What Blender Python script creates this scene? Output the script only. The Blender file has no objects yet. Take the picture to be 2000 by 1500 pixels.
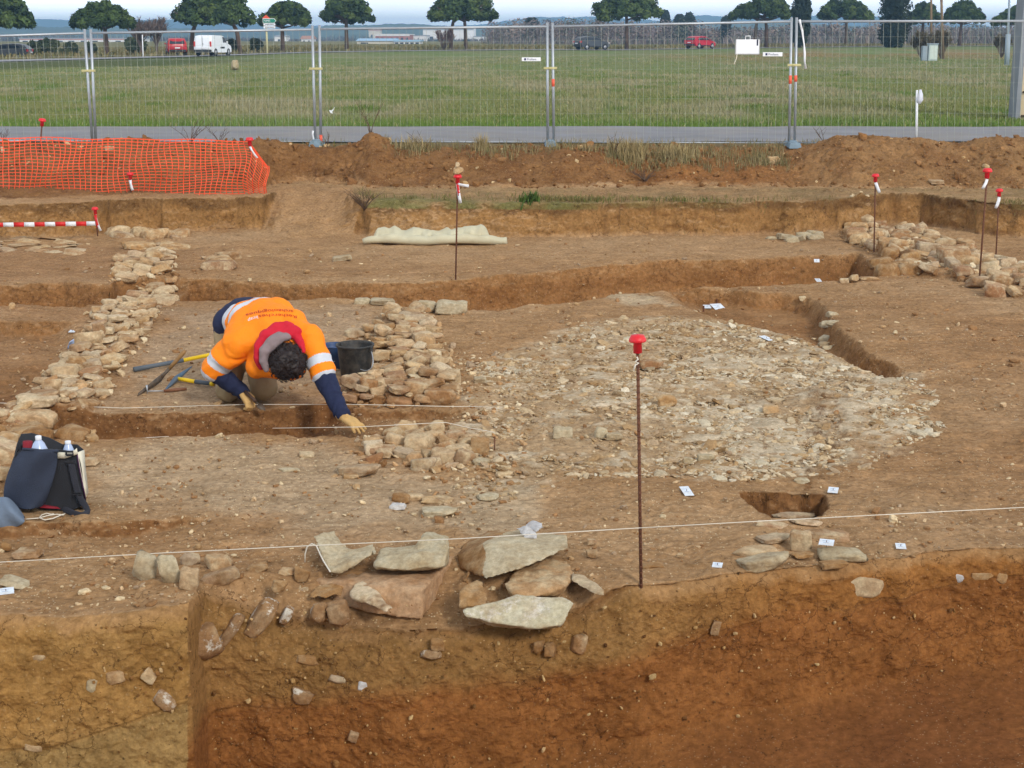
import bpy, bmesh, math, random
import numpy as np
from mathutils import Vector, Matrix, Quaternion
from mathutils.bvhtree import BVHTree

R = math.radians
scene = bpy.context.scene
COL = scene.collection

# ------------------------------------------------------------------ camera
F_PX, TILT, CZ = 2850.0, R(13.3), 2.5
cam_data = bpy.data.cameras.new("camera")
cam_data.sensor_width = 36.0
cam_data.lens = F_PX / 2000.0 * 36.0
cam_data.clip_start = 0.1
cam_data.clip_end = 20000.0
cam = bpy.data.objects.new("camera", cam_data)
cam.location = (0, 0, CZ)
cam.rotation_euler = (R(90) - TILT, 0, 0)
COL.objects.link(cam)
scene.camera = cam
scene.render.resolution_x, scene.render.resolution_y = 1024, 768

# ------------------------------------------------------------------ light
SUN_EL, SUN_AZ = R(33), R(150)          # azimuth clockwise from +Y : to the right and behind the camera
world = bpy.data.worlds.new("World")
scene.world = world
world.use_nodes = True
wn, wl = world.node_tree.nodes, world.node_tree.links
wn.clear()
w_out = wn.new("ShaderNodeOutputWorld")
w_bg = wn.new("ShaderNodeBackground")
w_sky = wn.new("ShaderNodeTexSky")
w_sky.sky_type = 'NISHITA'
w_sky.sun_disc = False
w_sky.sun_elevation = SUN_EL
w_sky.sun_rotation = SUN_AZ
w_sky.dust_density = 3.0
w_sky.air_density = 1.0
# thin cloud veil over the clear sky (an overcast, pale winter sky)
w_tc = wn.new("ShaderNodeTexCoord")
w_map = wn.new("ShaderNodeMapping")
w_map.inputs['Scale'].default_value = (1.0, 1.0, 5.0)
w_noise = wn.new("ShaderNodeTexNoise")
w_noise.inputs['Scale'].default_value = 3.0
w_noise.inputs['Detail'].default_value = 7.0
w_ramp = wn.new("ShaderNodeValToRGB")
w_ramp.color_ramp.elements[0].position = 0.36
w_ramp.color_ramp.elements[0].color = (0.72, 0.72, 0.72, 1)
w_ramp.color_ramp.elements[1].position = 0.60
w_ramp.color_ramp.elements[1].color = (0.97, 0.97, 0.97, 1)
w_mix = wn.new("ShaderNodeMixRGB")
w_mix.inputs['Color2'].default_value = (9.7, 10.1, 10.8, 1)
wl.new(w_tc.outputs['Generated'], w_map.inputs['Vector'])
wl.new(w_map.outputs['Vector'], w_noise.inputs['Vector'])
wl.new(w_noise.outputs['Fac'], w_ramp.inputs['Fac'])
wl.new(w_ramp.outputs['Color'], w_mix.inputs['Fac'])
wl.new(w_sky.outputs['Color'], w_mix.inputs['Color1'])
# haze brightens the veil towards the horizon
w_sep = wn.new("ShaderNodeSeparateXYZ"); wl.new(w_tc.outputs['Generated'], w_sep.inputs['Vector'])
w_r2 = wn.new("ShaderNodeValToRGB")
w_r2.color_ramp.elements[0].position = 0.0; w_r2.color_ramp.elements[0].color = (4.9, 4.7, 4.4, 1)
w_r2.color_ramp.elements[1].position = 0.12; w_r2.color_ramp.elements[1].color = (0.95, 0.95, 0.95, 1)
wl.new(w_sep.outputs['Z'], w_r2.inputs['Fac'])
w_mul = wn.new("ShaderNodeMixRGB"); w_mul.blend_type = 'MULTIPLY'; w_mul.inputs['Fac'].default_value = 1.0
wl.new(w_mix.outputs['Color'], w_mul.inputs['Color1']); wl.new(w_r2.outputs['Color'], w_mul.inputs['Color2'])
wl.new(w_mul.outputs['Color'], w_bg.inputs['Color'])
wl.new(w_bg.outputs['Background'], w_out.inputs['Surface'])
w_bg.inputs['Strength'].default_value = 0.09

sun_data = bpy.data.lights.new("sun", 'SUN')
sun_data.energy = 2.15
sun_data.angle = R(10)
sun_data.color = (1.0, 0.95, 0.87)
sun = bpy.data.objects.new("sun", sun_data)
COL.objects.link(sun)
sv = Vector((math.sin(SUN_AZ) * math.cos(SUN_EL), math.cos(SUN_AZ) * math.cos(SUN_EL), math.sin(SUN_EL)))
sun.rotation_euler = sv.to_track_quat('Z', 'Y').to_euler()

scene.view_settings.view_transform = 'Standard'
scene.view_settings.look = 'None'
scene.view_settings.exposure = 0.0
scene.view_settings.gamma = 1.0
scene.view_settings.use_curve_mapping = False
scene.cycles.max_bounces = 5
scene.cycles.diffuse_bounces = 3
scene.cycles.volume_bounces = 0
scene.cycles.transparent_max_bounces = 12

# ------------------------------------------------------------------ helpers
CT, ST = math.cos(TILT), math.sin(TILT)

def ray(px, py):
    a, b = (px - 1000.0) / F_PX, (750.0 - py) / F_PX
    return a, CT + b * ST, -ST + b * CT

def G(px, py, z=0.0):
    """point of the level z seen at photo pixel (px, py)"""
    dx, dy, dz = ray(px, py)
    t = (z - CZ) / dz
    return Vector((dx * t, dy * t, z))

def DP(px, py, Y):
    """point at the distance Y seen at photo pixel (px, py)"""
    dx, dy, dz = ray(px, py)
    t = Y / dy
    return Vector((dx * t, Y, CZ + dz * t))

def pxm(Y, z=0.0):
    """photo pixels per metre at distance Y"""
    return F_PX / (Y * CT + (CZ - z) * ST)

def s2l(c):
    return tuple(((v / 255.0) / 12.92 if v / 255.0 <= 0.04045 else ((v / 255.0 + 0.055) / 1.055) ** 2.4) for v in c)

def _hash(ix, iy, iz):
    n = (ix * np.uint32(374761393) + iy * np.uint32(668265263) + iz * np.uint32(2246822519)).astype(np.uint32)
    n = (n ^ (n >> np.uint32(13))) * np.uint32(1274126177)
    n = (n ^ (n >> np.uint32(16))) * np.uint32(2654435761)
    return ((n >> np.uint32(8)).astype(np.float32)) / np.float32(16777216.0)

def vnoise(x, y, z):
    x, y, z = np.broadcast_arrays(np.asarray(x, np.float32), np.asarray(y, np.float32), np.asarray(z, np.float32))
    fx, fy, fz = np.floor(x), np.floor(y), np.floor(z)
    ix, iy, iz = fx.astype(np.int64).astype(np.uint32), fy.astype(np.int64).astype(np.uint32), fz.astype(np.int64).astype(np.uint32)
    tx, ty, tz = x - fx, y - fy, z - fz
    tx = tx * tx * (3 - 2 * tx); ty = ty * ty * (3 - 2 * ty); tz = tz * tz * (3 - 2 * tz)
    o = np.uint32(1)
    def lerp(a, b, t): return a + (b - a) * t
    c00 = lerp(_hash(ix, iy, iz), _hash(ix + o, iy, iz), tx)
    c10 = lerp(_hash(ix, iy + o, iz), _hash(ix + o, iy + o, iz), tx)
    c01 = lerp(_hash(ix, iy, iz + o), _hash(ix + o, iy, iz + o), tx)
    c11 = lerp(_hash(ix, iy + o, iz + o), _hash(ix + o, iy + o, iz + o), tx)
    return lerp(lerp(c00, c10, ty), lerp(c01, c11, ty), tz) * 2 - 1

def fbm(x, y, z, octaves=4, gain=0.5, lac=2.03):
    s, a, f = 0.0, 1.0, 1.0
    for k in range(octaves):
        s = s + a * vnoise(x * f + 17.3 * k, y * f - 9.1 * k, z * f + 4.7 * k)
        a *= gain; f *= lac
    return s

def sstep(t):
    t = np.clip(t, 0, 1)
    return t * t * (3 - 2 * t)

def curve(pts, z=0.0):
    P = sorted([(G(a, b, z).x, G(a, b, z).y) for a, b in pts])
    X = np.array([p[0] for p in P]); Y = np.array([p[1] for p in P])
    return lambda x: np.interp(x, X, Y)

def poly_w(pts, z=0.0):
    return np.array([(G(a, b, z).x, G(a, b, z).y) for a, b in pts])

def in_poly(x, y, P):
    r = np.zeros(np.shape(x), bool)
    n = len(P)
    for i in range(n):
        x0, y0 = P[i]; x1, y1 = P[(i + 1) % n]
        c = ((y0 > y) != (y1 > y)) & (x < (x1 - x0) * (y - y0) / (y1 - y0 + 1e-12) + x0)
        r ^= c
    return r

def d_line(x, y, P, closed=False):
    d = np.full(np.shape(x), 1e9)
    n = len(P)
    for i in range(n if closed else n - 1):
        x0, y0 = P[i]; x1, y1 = P[(i + 1) % n]
        ex, ey = x1 - x0, y1 - y0
        t = np.clip(((x - x0) * ex + (y - y0) * ey) / (ex * ex + ey * ey + 1e-12), 0, 1)
        d = np.minimum(d, np.hypot(x - x0 - t * ex, y - y0 - t * ey))
    return d

def sd_poly(x, y, P):
    d = d_line(x, y, P, True)
    return np.where(in_poly(x, y, P), d, -d)      # positive inside

def tag(o, label=None, cat=None, group=None, kind=None):
    if label: o['label'] = label
    if cat: o['category'] = cat
    if group: o['group'] = group
    if kind: o['kind'] = kind
    return o

def link(o, parent=None):
    COL.objects.link(o)
    if parent is not None: o.parent = parent
    return o

def empty(name, loc, label=None, cat=None, group=None, rz=0.0):
    o = bpy.data.objects.new(name, None)
    o.empty_display_size = 0.1
    o.location = loc; o.rotation_euler = (0, 0, rz)
    return tag(link(o), label, cat, group)

def mesh_np(name, V, Fq, mats, parent=None, smooth=True, colors=None, tris=None, matidx=None):
    """V (n,3); Fq (m,k) faces of one size, optional tris (t,3)"""
    me = bpy.data.meshes.new(name)
    V = np.asarray(V, np.float32)
    loops, starts, n0 = [], [], 0
    for Fa in (Fq, tris):
        if Fa is None or len(Fa) == 0: continue
        Fa = np.asarray(Fa, np.int32)
        k = Fa.shape[1]
        starts.append(np.arange(len(Fa), dtype=np.int32) * k + n0)
        loops.append(Fa.ravel()); n0 += Fa.size
    L = np.concatenate(loops); S = np.concatenate(starts)
    me.vertices.add(len(V)); me.vertices.foreach_set('co', V.ravel())
    me.loops.add(len(L)); me.loops.foreach_set('vertex_index', L)
    me.polygons.add(len(S)); me.polygons.foreach_set('loop_start', S)
    for m in (mats if isinstance(mats, (list, tuple)) else [mats]): me.materials.append(m)
    if matidx is not None: me.polygons.foreach_set('material_index', np.asarray(matidx, np.int32))
    me.update(calc_edges=True)
    me.polygons.foreach_set('use_smooth', np.full(len(S), bool(smooth)))
    if colors is not None:
        at = me.color_attributes.new('soil', 'FLOAT_COLOR', 'POINT')
        c4 = np.ones((len(V), 4), np.float32); c4[:, :colors.shape[1]] = colors
        at.data.foreach_set('color', c4.ravel())
    o = bpy.data.objects.new(name, me)
    return link(o, parent)

class MB:
    """collects shapes into one mesh"""
    def __init__(self): self.v, self.f, self.mi = [], [], []
    def add(self, vs, fs, mi=0):
        b = len(self.v)
        self.v += [tuple(v) for v in vs]
        self.f += [tuple(b + i for i in f) for f in fs]
        self.mi += [mi] * len(fs)
    def box(self, c, s, mi=0, rot=None, taper=1.0):
        cx, cy, cz = c; hx, hy, hz = s[0] / 2, s[1] / 2, s[2] / 2
        vs = []
        for z, k in ((-hz, 1.0), (hz, taper)):
            for x, y in ((-hx, -hy), (hx, -hy), (hx, hy), (-hx, hy)):
                p = Vector((x * k, y * k, z))
                if rot is not None: p = rot @ p
                vs.append((p.x + cx, p.y + cy, p.z + cz))
        self.add(vs, [(3, 2, 1, 0), (4, 5, 6, 7), (0, 1, 5, 4), (1, 2, 6, 5), (2, 3, 7, 6), (3, 0, 4, 7)], mi)
    def tube(self, pts, r, n=8, mi=0, cap=True):
        pts = [Vector(p) for p in pts]
        rs = r if isinstance(r, (list, tuple)) else [r] * len(pts)
        rings, up = [], None
        for i, p in enumerate(pts):
            t = (pts[min(i + 1, len(pts) - 1)] - pts[max(i - 1, 0)])
            if t.length < 1e-9: t = Vector((0, 0, 1))
            t.normalize()
            if up is None: up = t.orthogonal().normalized()
            a = (up - t * up.dot(t))
            a = a.normalized() if a.length > 1e-6 else t.orthogonal().normalized()
            up = a; b = t.cross(a)
            rings.append([p + (a * math.cos(2 * math.pi * k / n) + b * math.sin(2 * math.pi * k / n)) * rs[i] for k in range(n)])
        vs = [q for ring in rings for q in ring]
        fs = []
        for i in range(len(pts) - 1):
            for k in range(n):
                fs.append((i * n + k, i * n + (k + 1) % n, (i + 1) * n + (k + 1) % n, (i + 1) * n + k))
        if cap:
            fs.append(tuple(range(n - 1, -1, -1))); fs.append(tuple((len(pts) - 1) * n + k for k in range(n)))
        self.add(vs, fs, mi)
    def lathe(self, prof, c=(0, 0, 0), n=24, mi=0, m=None):
        vs, fs = [], []
        for r, z in prof:
            for k in range(n):
                p = Vector((r * math.cos(2 * math.pi * k / n), r * math.sin(2 * math.pi * k / n), z))
                if m is not None: p = m @ p
                vs.append((p.x + c[0], p.y + c[1], p.z + c[2]))
        for i in range(len(prof) - 1):
            for k in range(n):
                fs.append((i * n + k, i * n + (k + 1) % n, (i + 1) * n + (k + 1) % n, (i + 1) * n + k))
        if prof[0][0] > 1e-6: fs.append(tuple(range(n - 1, -1, -1)))
        if prof[-1][0] > 1e-6: fs.append(tuple((len(prof) - 1) * n + k for k in range(n)))
        self.add(vs, fs, mi)
    def grid(self, rows, mi=0, close=False):
        nr, nc = len(rows), len(rows[0])
        vs = [p for r in rows for p in r]
        fs = [(i * nc + k, i * nc + (k + 1) % nc, (i + 1) * nc + (k + 1) % nc, (i + 1) * nc + k)
              for i in range(nr - 1) for k in range(nc if close else nc - 1)]
        self.add(vs, fs, mi)
    def build(self, name, mats, parent=None, smooth=False, bevel=0.0, auto=None, solid=0.0):
        me = bpy.data.meshes.new(name)
        me.from_pydata(self.v, [], self.f)
        for m in (mats if isinstance(mats, (list, tuple)) else [mats]): me.materials.append(m)
        me.polygons.foreach_set('material_index', self.mi)
        me.polygons.foreach_set('use_smooth', [smooth] * len(self.f))
        me.update()
        o = link(bpy.data.objects.new(name, me), parent)
        if solid:
            md = o.modifiers.new('solid', 'SOLIDIFY'); md.thickness = solid; md.offset = 0
        if bevel:
            md = o.modifiers.new('bevel', 'BEVEL'); md.width = bevel; md.segments = 2; md.limit_method = 'ANGLE'
        return o

# ------------------------------------------------------------------ materials
def new_mat(name):
    m = bpy.data.materials.new(name); m.use_nodes = True
    nt = m.node_tree
    return m, nt, nt.nodes.get('Principled BSDF')

def mat(name, rgb, rough=0.7, var=0.12, scale=6.0, bump=0.0, bscale=40.0, metal=0.0, spec=0.4, dirt=None, dirt_amt=0.0, dscale=3.0):
    """plain coloured surface with noise variation, optional dirt patches and bump; rgb in sRGB 0-255"""
    m, nt, b = new_mat(name)
    N, L = nt.nodes, nt.links
    tc = N.new('ShaderNodeTexCoord')
    n1 = N.new('ShaderNodeTexNoise'); n1.inputs['Scale'].default_value = scale; n1.inputs['Detail'].default_value = 5
    L.new(tc.outputs['Object'], n1.inputs['Vector'])
    c = s2l(rgb)
    r = N.new('ShaderNodeValToRGB')
    r.color_ramp.elements[0].position = 0.3; r.color_ramp.elements[1].position = 0.7
    r.color_ramp.elements[0].color = (*[v * (1 - var) for v in c], 1)
    r.color_ramp.elements[1].color = (*[min(1, v * (1 + var)) for v in c], 1)
    L.new(n1.outputs['Fac'], r.inputs['Fac'])
    out = r.outputs['Color']
    if dirt is not None:
        n2 = N.new('ShaderNodeTexNoise'); n2.inputs['Scale'].default_value = dscale; n2.inputs['Detail'].default_value = 8
        n2.inputs['Roughness'].default_value = 0.65
        L.new(tc.outputs['Object'], n2.inputs['Vector'])
        r2 = N.new('ShaderNodeValToRGB')
        r2.color_ramp.elements[0].position = 0.42; r2.color_ramp.elements[1].position = 0.68
        r2.color_ramp.elements[0].color = (0, 0, 0, 1); r2.color_ramp.elements[1].color = (dirt_amt,) * 3 + (1,)
        L.new(n2.outputs['Fac'], r2.inputs['Fac'])
        mx = N.new('ShaderNodeMixRGB'); mx.inputs['Color2'].default_value = (*s2l(dirt), 1)
        L.new(r2.outputs['Color'], mx.inputs['Fac']); L.new(out, mx.inputs['Color1'])
        out = mx.outputs['Color']
    L.new(out, b.inputs['Base Color'])
    b.inputs['Roughness'].default_value = rough
    b.inputs['Metallic'].default_value = metal
    b.inputs['Specular IOR Level'].default_value = spec
    if bump:
        n3 = N.new('ShaderNodeTexNoise'); n3.inputs['Scale'].default_value = bscale; n3.inputs['Detail'].default_value = 6
        L.new(tc.outputs['Object'], n3.inputs['Vector'])
        bp = N.new('ShaderNodeBump'); bp.inputs['Strength'].default_value = bump; bp.inputs['Distance'].default_value = 0.02
        L.new(n3.outputs['Fac'], bp.inputs['Height']); L.new(bp.outputs['Normal'], b.inputs['Normal'])
    return m

def soil_material():
    m, nt, b = new_mat('soil')
    N, L = nt.nodes, nt.links
    geo = N.new('ShaderNodeNewGeometry')
    at = N.new('ShaderNodeAttribute'); at.attribute_name = 'soil'
    def noise(scale, detail=6, rough=0.6):
        n = N.new('ShaderNodeTexNoise'); n.inputs['Scale'].default_value = scale
        n.inputs['Detail'].default_value = detail; n.inputs['Roughness'].default_value = rough
        L.new(geo.outputs['Position'], n.inputs['Vector']); return n
    def ramp(fac, p0, c0, p1, c1):
        r = N.new('ShaderNodeValToRGB'); e = r.color_ramp.elements
        e[0].position, e[1].position = p0, p1
        e[0].color = (*c0, 1); e[1].color = (*c1, 1); L.new(fac, r.inputs['Fac']); return r.outputs['Color']
    def mixn(mode, fac, a, c):
        x = N.new('ShaderNodeMixRGB'); x.blend_type = mode
        if isinstance(fac, float): x.inputs['Fac'].default_value = fac
        else: L.new(fac, x.inputs['Fac'])
        L.new(a, x.inputs['Color1'])
        if isinstance(c, tuple): x.inputs['Color2'].default_value = (*c, 1)
        else: L.new(c, x.inputs['Color2'])
        return x.outputs['Color']
    def math0(op, a, c):
        x = N.new('ShaderNodeMath'); x.operation = op; L.new(a, x.inputs[0]); x.inputs[1].default_value = c; return x.outputs[0]
    col = at.outputs['Color']
    n1 = noise(3.2, 8, 0.62); col = mixn('MULTIPLY', 1.0, col, ramp(n1.outputs['Fac'], 0.3, (0.80, 0.78, 0.75), 0.7, (1.16, 1.16, 1.17)))
    n2 = noise(28, 8, 0.72); col = mixn('MULTIPLY', 1.0, col, ramp(n2.outputs['Fac'], 0.3, (0.62, 0.59, 0.55), 0.7, (1.36, 1.37, 1.39)))
    mp = N.new('ShaderNodeMapping'); mp.inputs['Scale'].default_value = (1.1, 6.5, 6.5); L.new(geo.outputs['Position'], mp.inputs['Vector'])
    n4 = N.new('ShaderNodeTexNoise'); n4.inputs['Scale'].default_value = 2.4; n4.inputs['Detail'].default_value = 7; n4.inputs['Roughness'].default_value = 0.66; n4.inputs['Distortion'].default_value = 0.8
    L.new(mp.outputs['Vector'], n4.inputs['Vector'])
    lev_ = math0('GREATER_THAN', at.outputs['Alpha'], 0.42)
    col = mixn('MULTIPLY', lev_, col, ramp(n4.outputs['Fac'], 0.34, (0.80, 0.77, 0.73), 0.66, (1.14, 1.14, 1.15)))
    # dark crumbs and pale chips
    v1 = N.new('ShaderNodeTexVoronoi'); v1.inputs['Scale'].default_value = 36; v1.inputs['Randomness'].default_value = 1
    L.new(geo.outputs['Position'], v1.inputs['Vector'])
    sep = N.new('ShaderNodeSeparateColor'); L.new(v1.outputs['Color'], sep.inputs['Color'])
    def math_(op, a, bb):
        x = N.new('ShaderNodeMath'); x.operation = op
        for i, q in enumerate((a, bb)):
            if isinstance(q, (int, float)): x.inputs[i].default_value = q
            else: L.new(q, x.inputs[i])
        return x.outputs[0]
    size = math_('MULTIPLY', sep.outputs['Green'], 0.30)
    chip = math_('MULTIPLY', math_('LESS_THAN', v1.outputs['Distance'], size), math_('GREATER_THAN', sep.outputs['Red'], 0.80))
    col = mixn('MIX', math_('MULTIPLY', chip, math_('MULTIPLY', at.outputs['Alpha'], 0.75)), col, s2l((205, 180, 140)))
    v2 = N.new('ShaderNodeTexVoronoi'); v2.inputs['Scale'].default_value = 85
    L.new(geo.outputs['Position'], v2.inputs['Vector'])
    sep2 = N.new('ShaderNodeSeparateColor'); L.new(v2.outputs['Color'], sep2.inputs['Color'])
    chip2 = math_('MULTIPLY', math_('LESS_THAN', v2.outputs['Distance'], math_('MULTIPLY', sep2.outputs['Green'], 0.4)), math_('GREATER_THAN', sep2.outputs['Red'], 0.74))
    col = mixn('MIX', math_('MULTIPLY', chip2, math_('MULTIPLY', at.outputs['Alpha'], 0.9)), col, s2l((215, 195, 160)))
    dark = math_('MULTIPLY', math_('LESS_THAN', v1.outputs['Distance'], 0.22), math_('LESS_THAN', sep.outputs['Red'], 0.07))
    col = mixn('MIX', math_('MULTIPLY', dark, 0.6), col, s2l((62, 40, 22)))
    # shrinkage cracks and root holes in the cut clay (low alpha)
    vc = N.new('ShaderNodeTexVoronoi'); vc.feature = 'DISTANCE_TO_EDGE'; vc.inputs['Scale'].default_value = 7.5
    wv = N.new('ShaderNodeMixRGB'); wv.blend_type = 'ADD'; wv.inputs['Fac'].default_value = 0.16
    L.new(geo.outputs['Position'], wv.inputs['Color1']); nd = noise(9, 5, 0.6); L.new(nd.outputs['Color'], wv.inputs['Color2']); L.new(wv.outputs['Color'], vc.inputs['Vector'])
    crack = math_('MULTIPLY', math_('LESS_THAN', vc.outputs['Distance'], 0.012), math_('LESS_THAN', at.outputs['Alpha'], 0.42))
    crack = math_('MULTIPLY', crack, math_('GREATER_THAN', noise(2.3, 3, 0.5).outputs['Fac'], 0.50))
    col = mixn('MIX', math_('MULTIPLY', crack, 0.6), col, s2l((70, 42, 22)))
    L.new(col, b.inputs['Base Color'])
    b.inputs['Roughness'].default_value = 0.95
    b.inputs['Specular IOR Level'].default_value = 0.12
    h = math_('ADD', math_('MULTIPLY', n2.outputs['Fac'], 0.9), math_('MULTIPLY', chip, 0.25))
    n3 = noise(110, 6, 0.7); h = math_('ADD', h, math_('MULTIPLY', n3.outputs['Fac'], 0.35))
    h = math_('ADD', h, math_('MULTIPLY', dark, -0.5)); h = math_('ADD', h, math_('MULTIPLY', crack, -0.8)); h = math_('ADD', h, math_('MULTIPLY', n4.outputs['Fac'], math_('MULTIPLY', lev_, 0.7)))
    bp = N.new('ShaderNodeBump'); bp.inputs['Strength'].default_value = 0.75; bp.inputs['Distance'].default_value = 0.022
    L.new(h, bp.inputs['Height']); L.new(bp.outputs['Normal'], b.inputs['Normal'])
    return m
# ------------------------------------------------------------------ terrain
EDGE_PTS = [(-900, 1200), (-300, 1200), (0, 1197), (120, 1201), (250, 1200), (335, 1196), (364, 1190), (393, 1153), (405, 1149), (450, 1146), (520, 1150), (600, 1152),
            (700, 1160), (800, 1166), (880, 1164), (1000, 1160), (1120, 1156), (1250, 1150), (1330, 1142), (1420, 1130), (1540, 1118), (1640, 1106),
            (1730, 1094), (1770, 1096), (1800, 1089), (1900, 1080), (2000, 1076), (2300, 1066), (3000, 1050)]
edge_y = curve(EDGE_PTS)
def px_of_x(x, Y): return 1000 + x / Y * F_PX

t1_back = curve([(-900, 552), (-300, 552), (0, 555), (120, 553), (215, 557), (232, 550), (335, 541), (480, 547), (600, 549), (700, 551), (800, 549), (880, 545), (950, 537),
                 (1060, 531), (1200, 518), (1300, 513), (1400, 507), (1600, 497), (1700, 495), (1730, 497)])
t1_front = curve([(-900, 600), (-300, 600), (0, 600), (150, 602), (225, 596), (335, 592), (450, 585), (560, 583), (650, 578), (760, 590), (880, 603), (960, 601),
                  (1040, 591), (1120, 587), (1180, 576), (1210, 568), (1300, 563), (1400, 560), (1500, 553), (1600, 549), (1690, 546), (1730, 532)])
T1_END = G(1722, 520).x
T1_WALL = (G(222, 575).x, G(338, 575).x)
t2_back = curve([(20, 806), (100, 802), (200, 803), (350, 800), (480, 798), (560, 792), (640, 782), (700, 794), (800, 798), (890, 802), (960, 806)])
t2_front = curve([(20, 846), (100, 850), (200, 853), (300, 851), (400, 848), (480, 843), (540, 847), (600, 853), (700, 851), (800, 838), (900, 827), (960, 822)])
T2_X = (G(40, 826).x, G(925, 815).x)
sc_bot = curve([(-900, 470), (-200, 470), (0, 466), (150, 462), (205, 456), (300, 452), (500, 449), (512, 448), (530, 462), (600, 464), (690, 462), (706, 456), (722, 463), (1000, 463), (1300, 458), (1500, 456),
                (1640, 452), (1740, 438), (1800, 440), (1900, 455), (2000, 464), (2600, 464)])
sc_top = curve([(-900, 400), (0, 400), (200, 398), (400, 393), (508, 388), (540, 374), (600, 368), (680, 374), (708, 392), (760, 392), (1000, 395), (1250, 398), (1460, 402), (1700, 401), (2000, 405), (2600, 405)], 0.42)
toe_y = curve([(-900, 386), (0, 386), (480, 372), (540, 356), (600, 352), (690, 357), (720, 362), (850, 363), (1000, 362), (1300, 358), (1560, 360), (1700, 364), (2000, 364), (2600, 364)], 0.44)
CREST_Y = 22.35
_cp = [(-900, 278), (-200, 280), (0, 280), (70, 276), (150, 281), (205, 276), (240, 267), (290, 267), (318, 276), (400, 279), (440, 271), (480, 273), (505, 269), (530, 271), (560, 279), (585, 282), (612, 292), (650, 290), (690, 281),
       (708, 268), (722, 258), (736, 258), (752, 270), (772, 290), (830, 296), (900, 295), (1000, 297), (1050, 298), (1100, 290), (1160, 293), (1250, 299), (1400, 305), (1500, 308), (1548, 304),
       (1572, 291), (1610, 272), (1635, 261), (1650, 264), (1700, 262), (1740, 266), (1800, 268), (1835, 276), (1880, 277), (1945, 263), (1975, 267), (2100, 266), (2600, 268)]
_cx = np.array([DP(a, b, CREST_Y).x for a, b in _cp]); _cz = np.array([DP(a, b, CREST_Y).z for a, b in _cp])
Z_GR = 0.88
FENCE_Y = 22.95
PATH_Y0, PATH_Y1 = 23.6, 27.75
# far road : photo columns -> distance and level of its near edge
_rp = [-900, -200, 0, 200, 380, 500, 620, 800, 1000, 1200, 1400, 1700, 2000, 2900]
_ry = [127, 124, 122.5, 117, 112, 108, 103.5, 100.5, 98.5, 98.5, 95.5, 91.5, 90, 87]
_rd = [84, 90, 95, 105, 117, 124, 134, 146, 155, 160, 165, 176, 186, 210]
road_u = np.array([(p - 1000) / F_PX for p in _rp])
road_d = np.array(_rd, float)
road_z = np.array([DP(p, y, d).z for p, y, d in zip(_rp, _ry, _rd)])
def road_at(u): return np.interp(u, road_u, road_d), np.interp(u, road_u, road_z)

P_T3 = poly_w([(1285, 562), (1330, 558), (1420, 562), (1480, 570), (1530, 569), (1568, 574), (1596, 584), (1616, 597), (1626, 613), (1630, 630), (1650, 652), (1700, 687), (1745, 706), (1800, 732), (1725, 738), (1640, 706), (1560, 666), (1480, 646), (1400, 624), (1320, 592)])
L_T3 = P_T3[:14]; L_T3b = np.vstack([P_T3[13:], P_T3[:1]])
P_P1 = poly_w([(1442, 967), (1525, 963), (1612, 965), (1622, 990), (1610, 1012), (1560, 1022), (1505, 1014), (1456, 992)])
P_L1 = poly_w([(-600, 627), (0, 627), (90, 629), (165, 628), (190, 640), (170, 690), (120, 740), (20, 806), (-600, 840)])
P_L1b = P_L1[3:]
step2 = curve([(-900, 1018), (0, 1016), (120, 1012), (250, 1011), (330, 1004), (400, 1001), (430, 1010)])
STEP2_X = G(415, 1005).x
P_ST = poly_w([(600, 1075), (700, 1065), (900, 1065), (1130, 1050), (1180, 1130), (1120, 1180), (880, 1215), (640, 1200)])

slope_start = curve([(-900, 1150), (380, 1135), (450, 1130), (560, 1118), (620, 1112), (880, 1085), (1000, 1118), (1120, 1118), (1190, 1140), (2500, 1040)])
_sx = [-9.0, G(388, 1150).x, G(402, 1150).x, G(470, 1150).x, G(600, 1160).x, G(900, 1180).x, G(1110, 1160).x, G(1190, 1150).x, G(1230, 1150).x, 9.0]
WALL1 = [(-20, 830), (30, 795), (105, 738), (150, 680), (178, 640), (202, 606), (300, 600), (290, 645), (250, 690), (222, 725), (195, 775), (160, 826)]
WALL2 = [(758, 615), (828, 606), (850, 660), (862, 700), (892, 785), (830, 792), (672, 790), (668, 752), (742, 742), (742, 690), (720, 660)]
WALL4 = [(1650, 462), (1672, 443), (1740, 452), (1815, 458), (1826, 478), (1890, 484), (1925, 512), (2000, 525), (2160, 560), (2160, 605), (1940, 572), (1905, 548), (1800, 536), (1730, 505)]
WALL_PADS = [(poly_w(WALL1), 0.05), (poly_w(WALL2), 0.06), (poly_w(WALL4), 0.06)]
def lowfreq(x, y):
    return 0.028 * fbm(x * 0.55 + 3.1, y * 0.55, 0.3, 3) + 0.012 * fbm(x * 2.3, y * 2.3, 5.5, 3)

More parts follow.
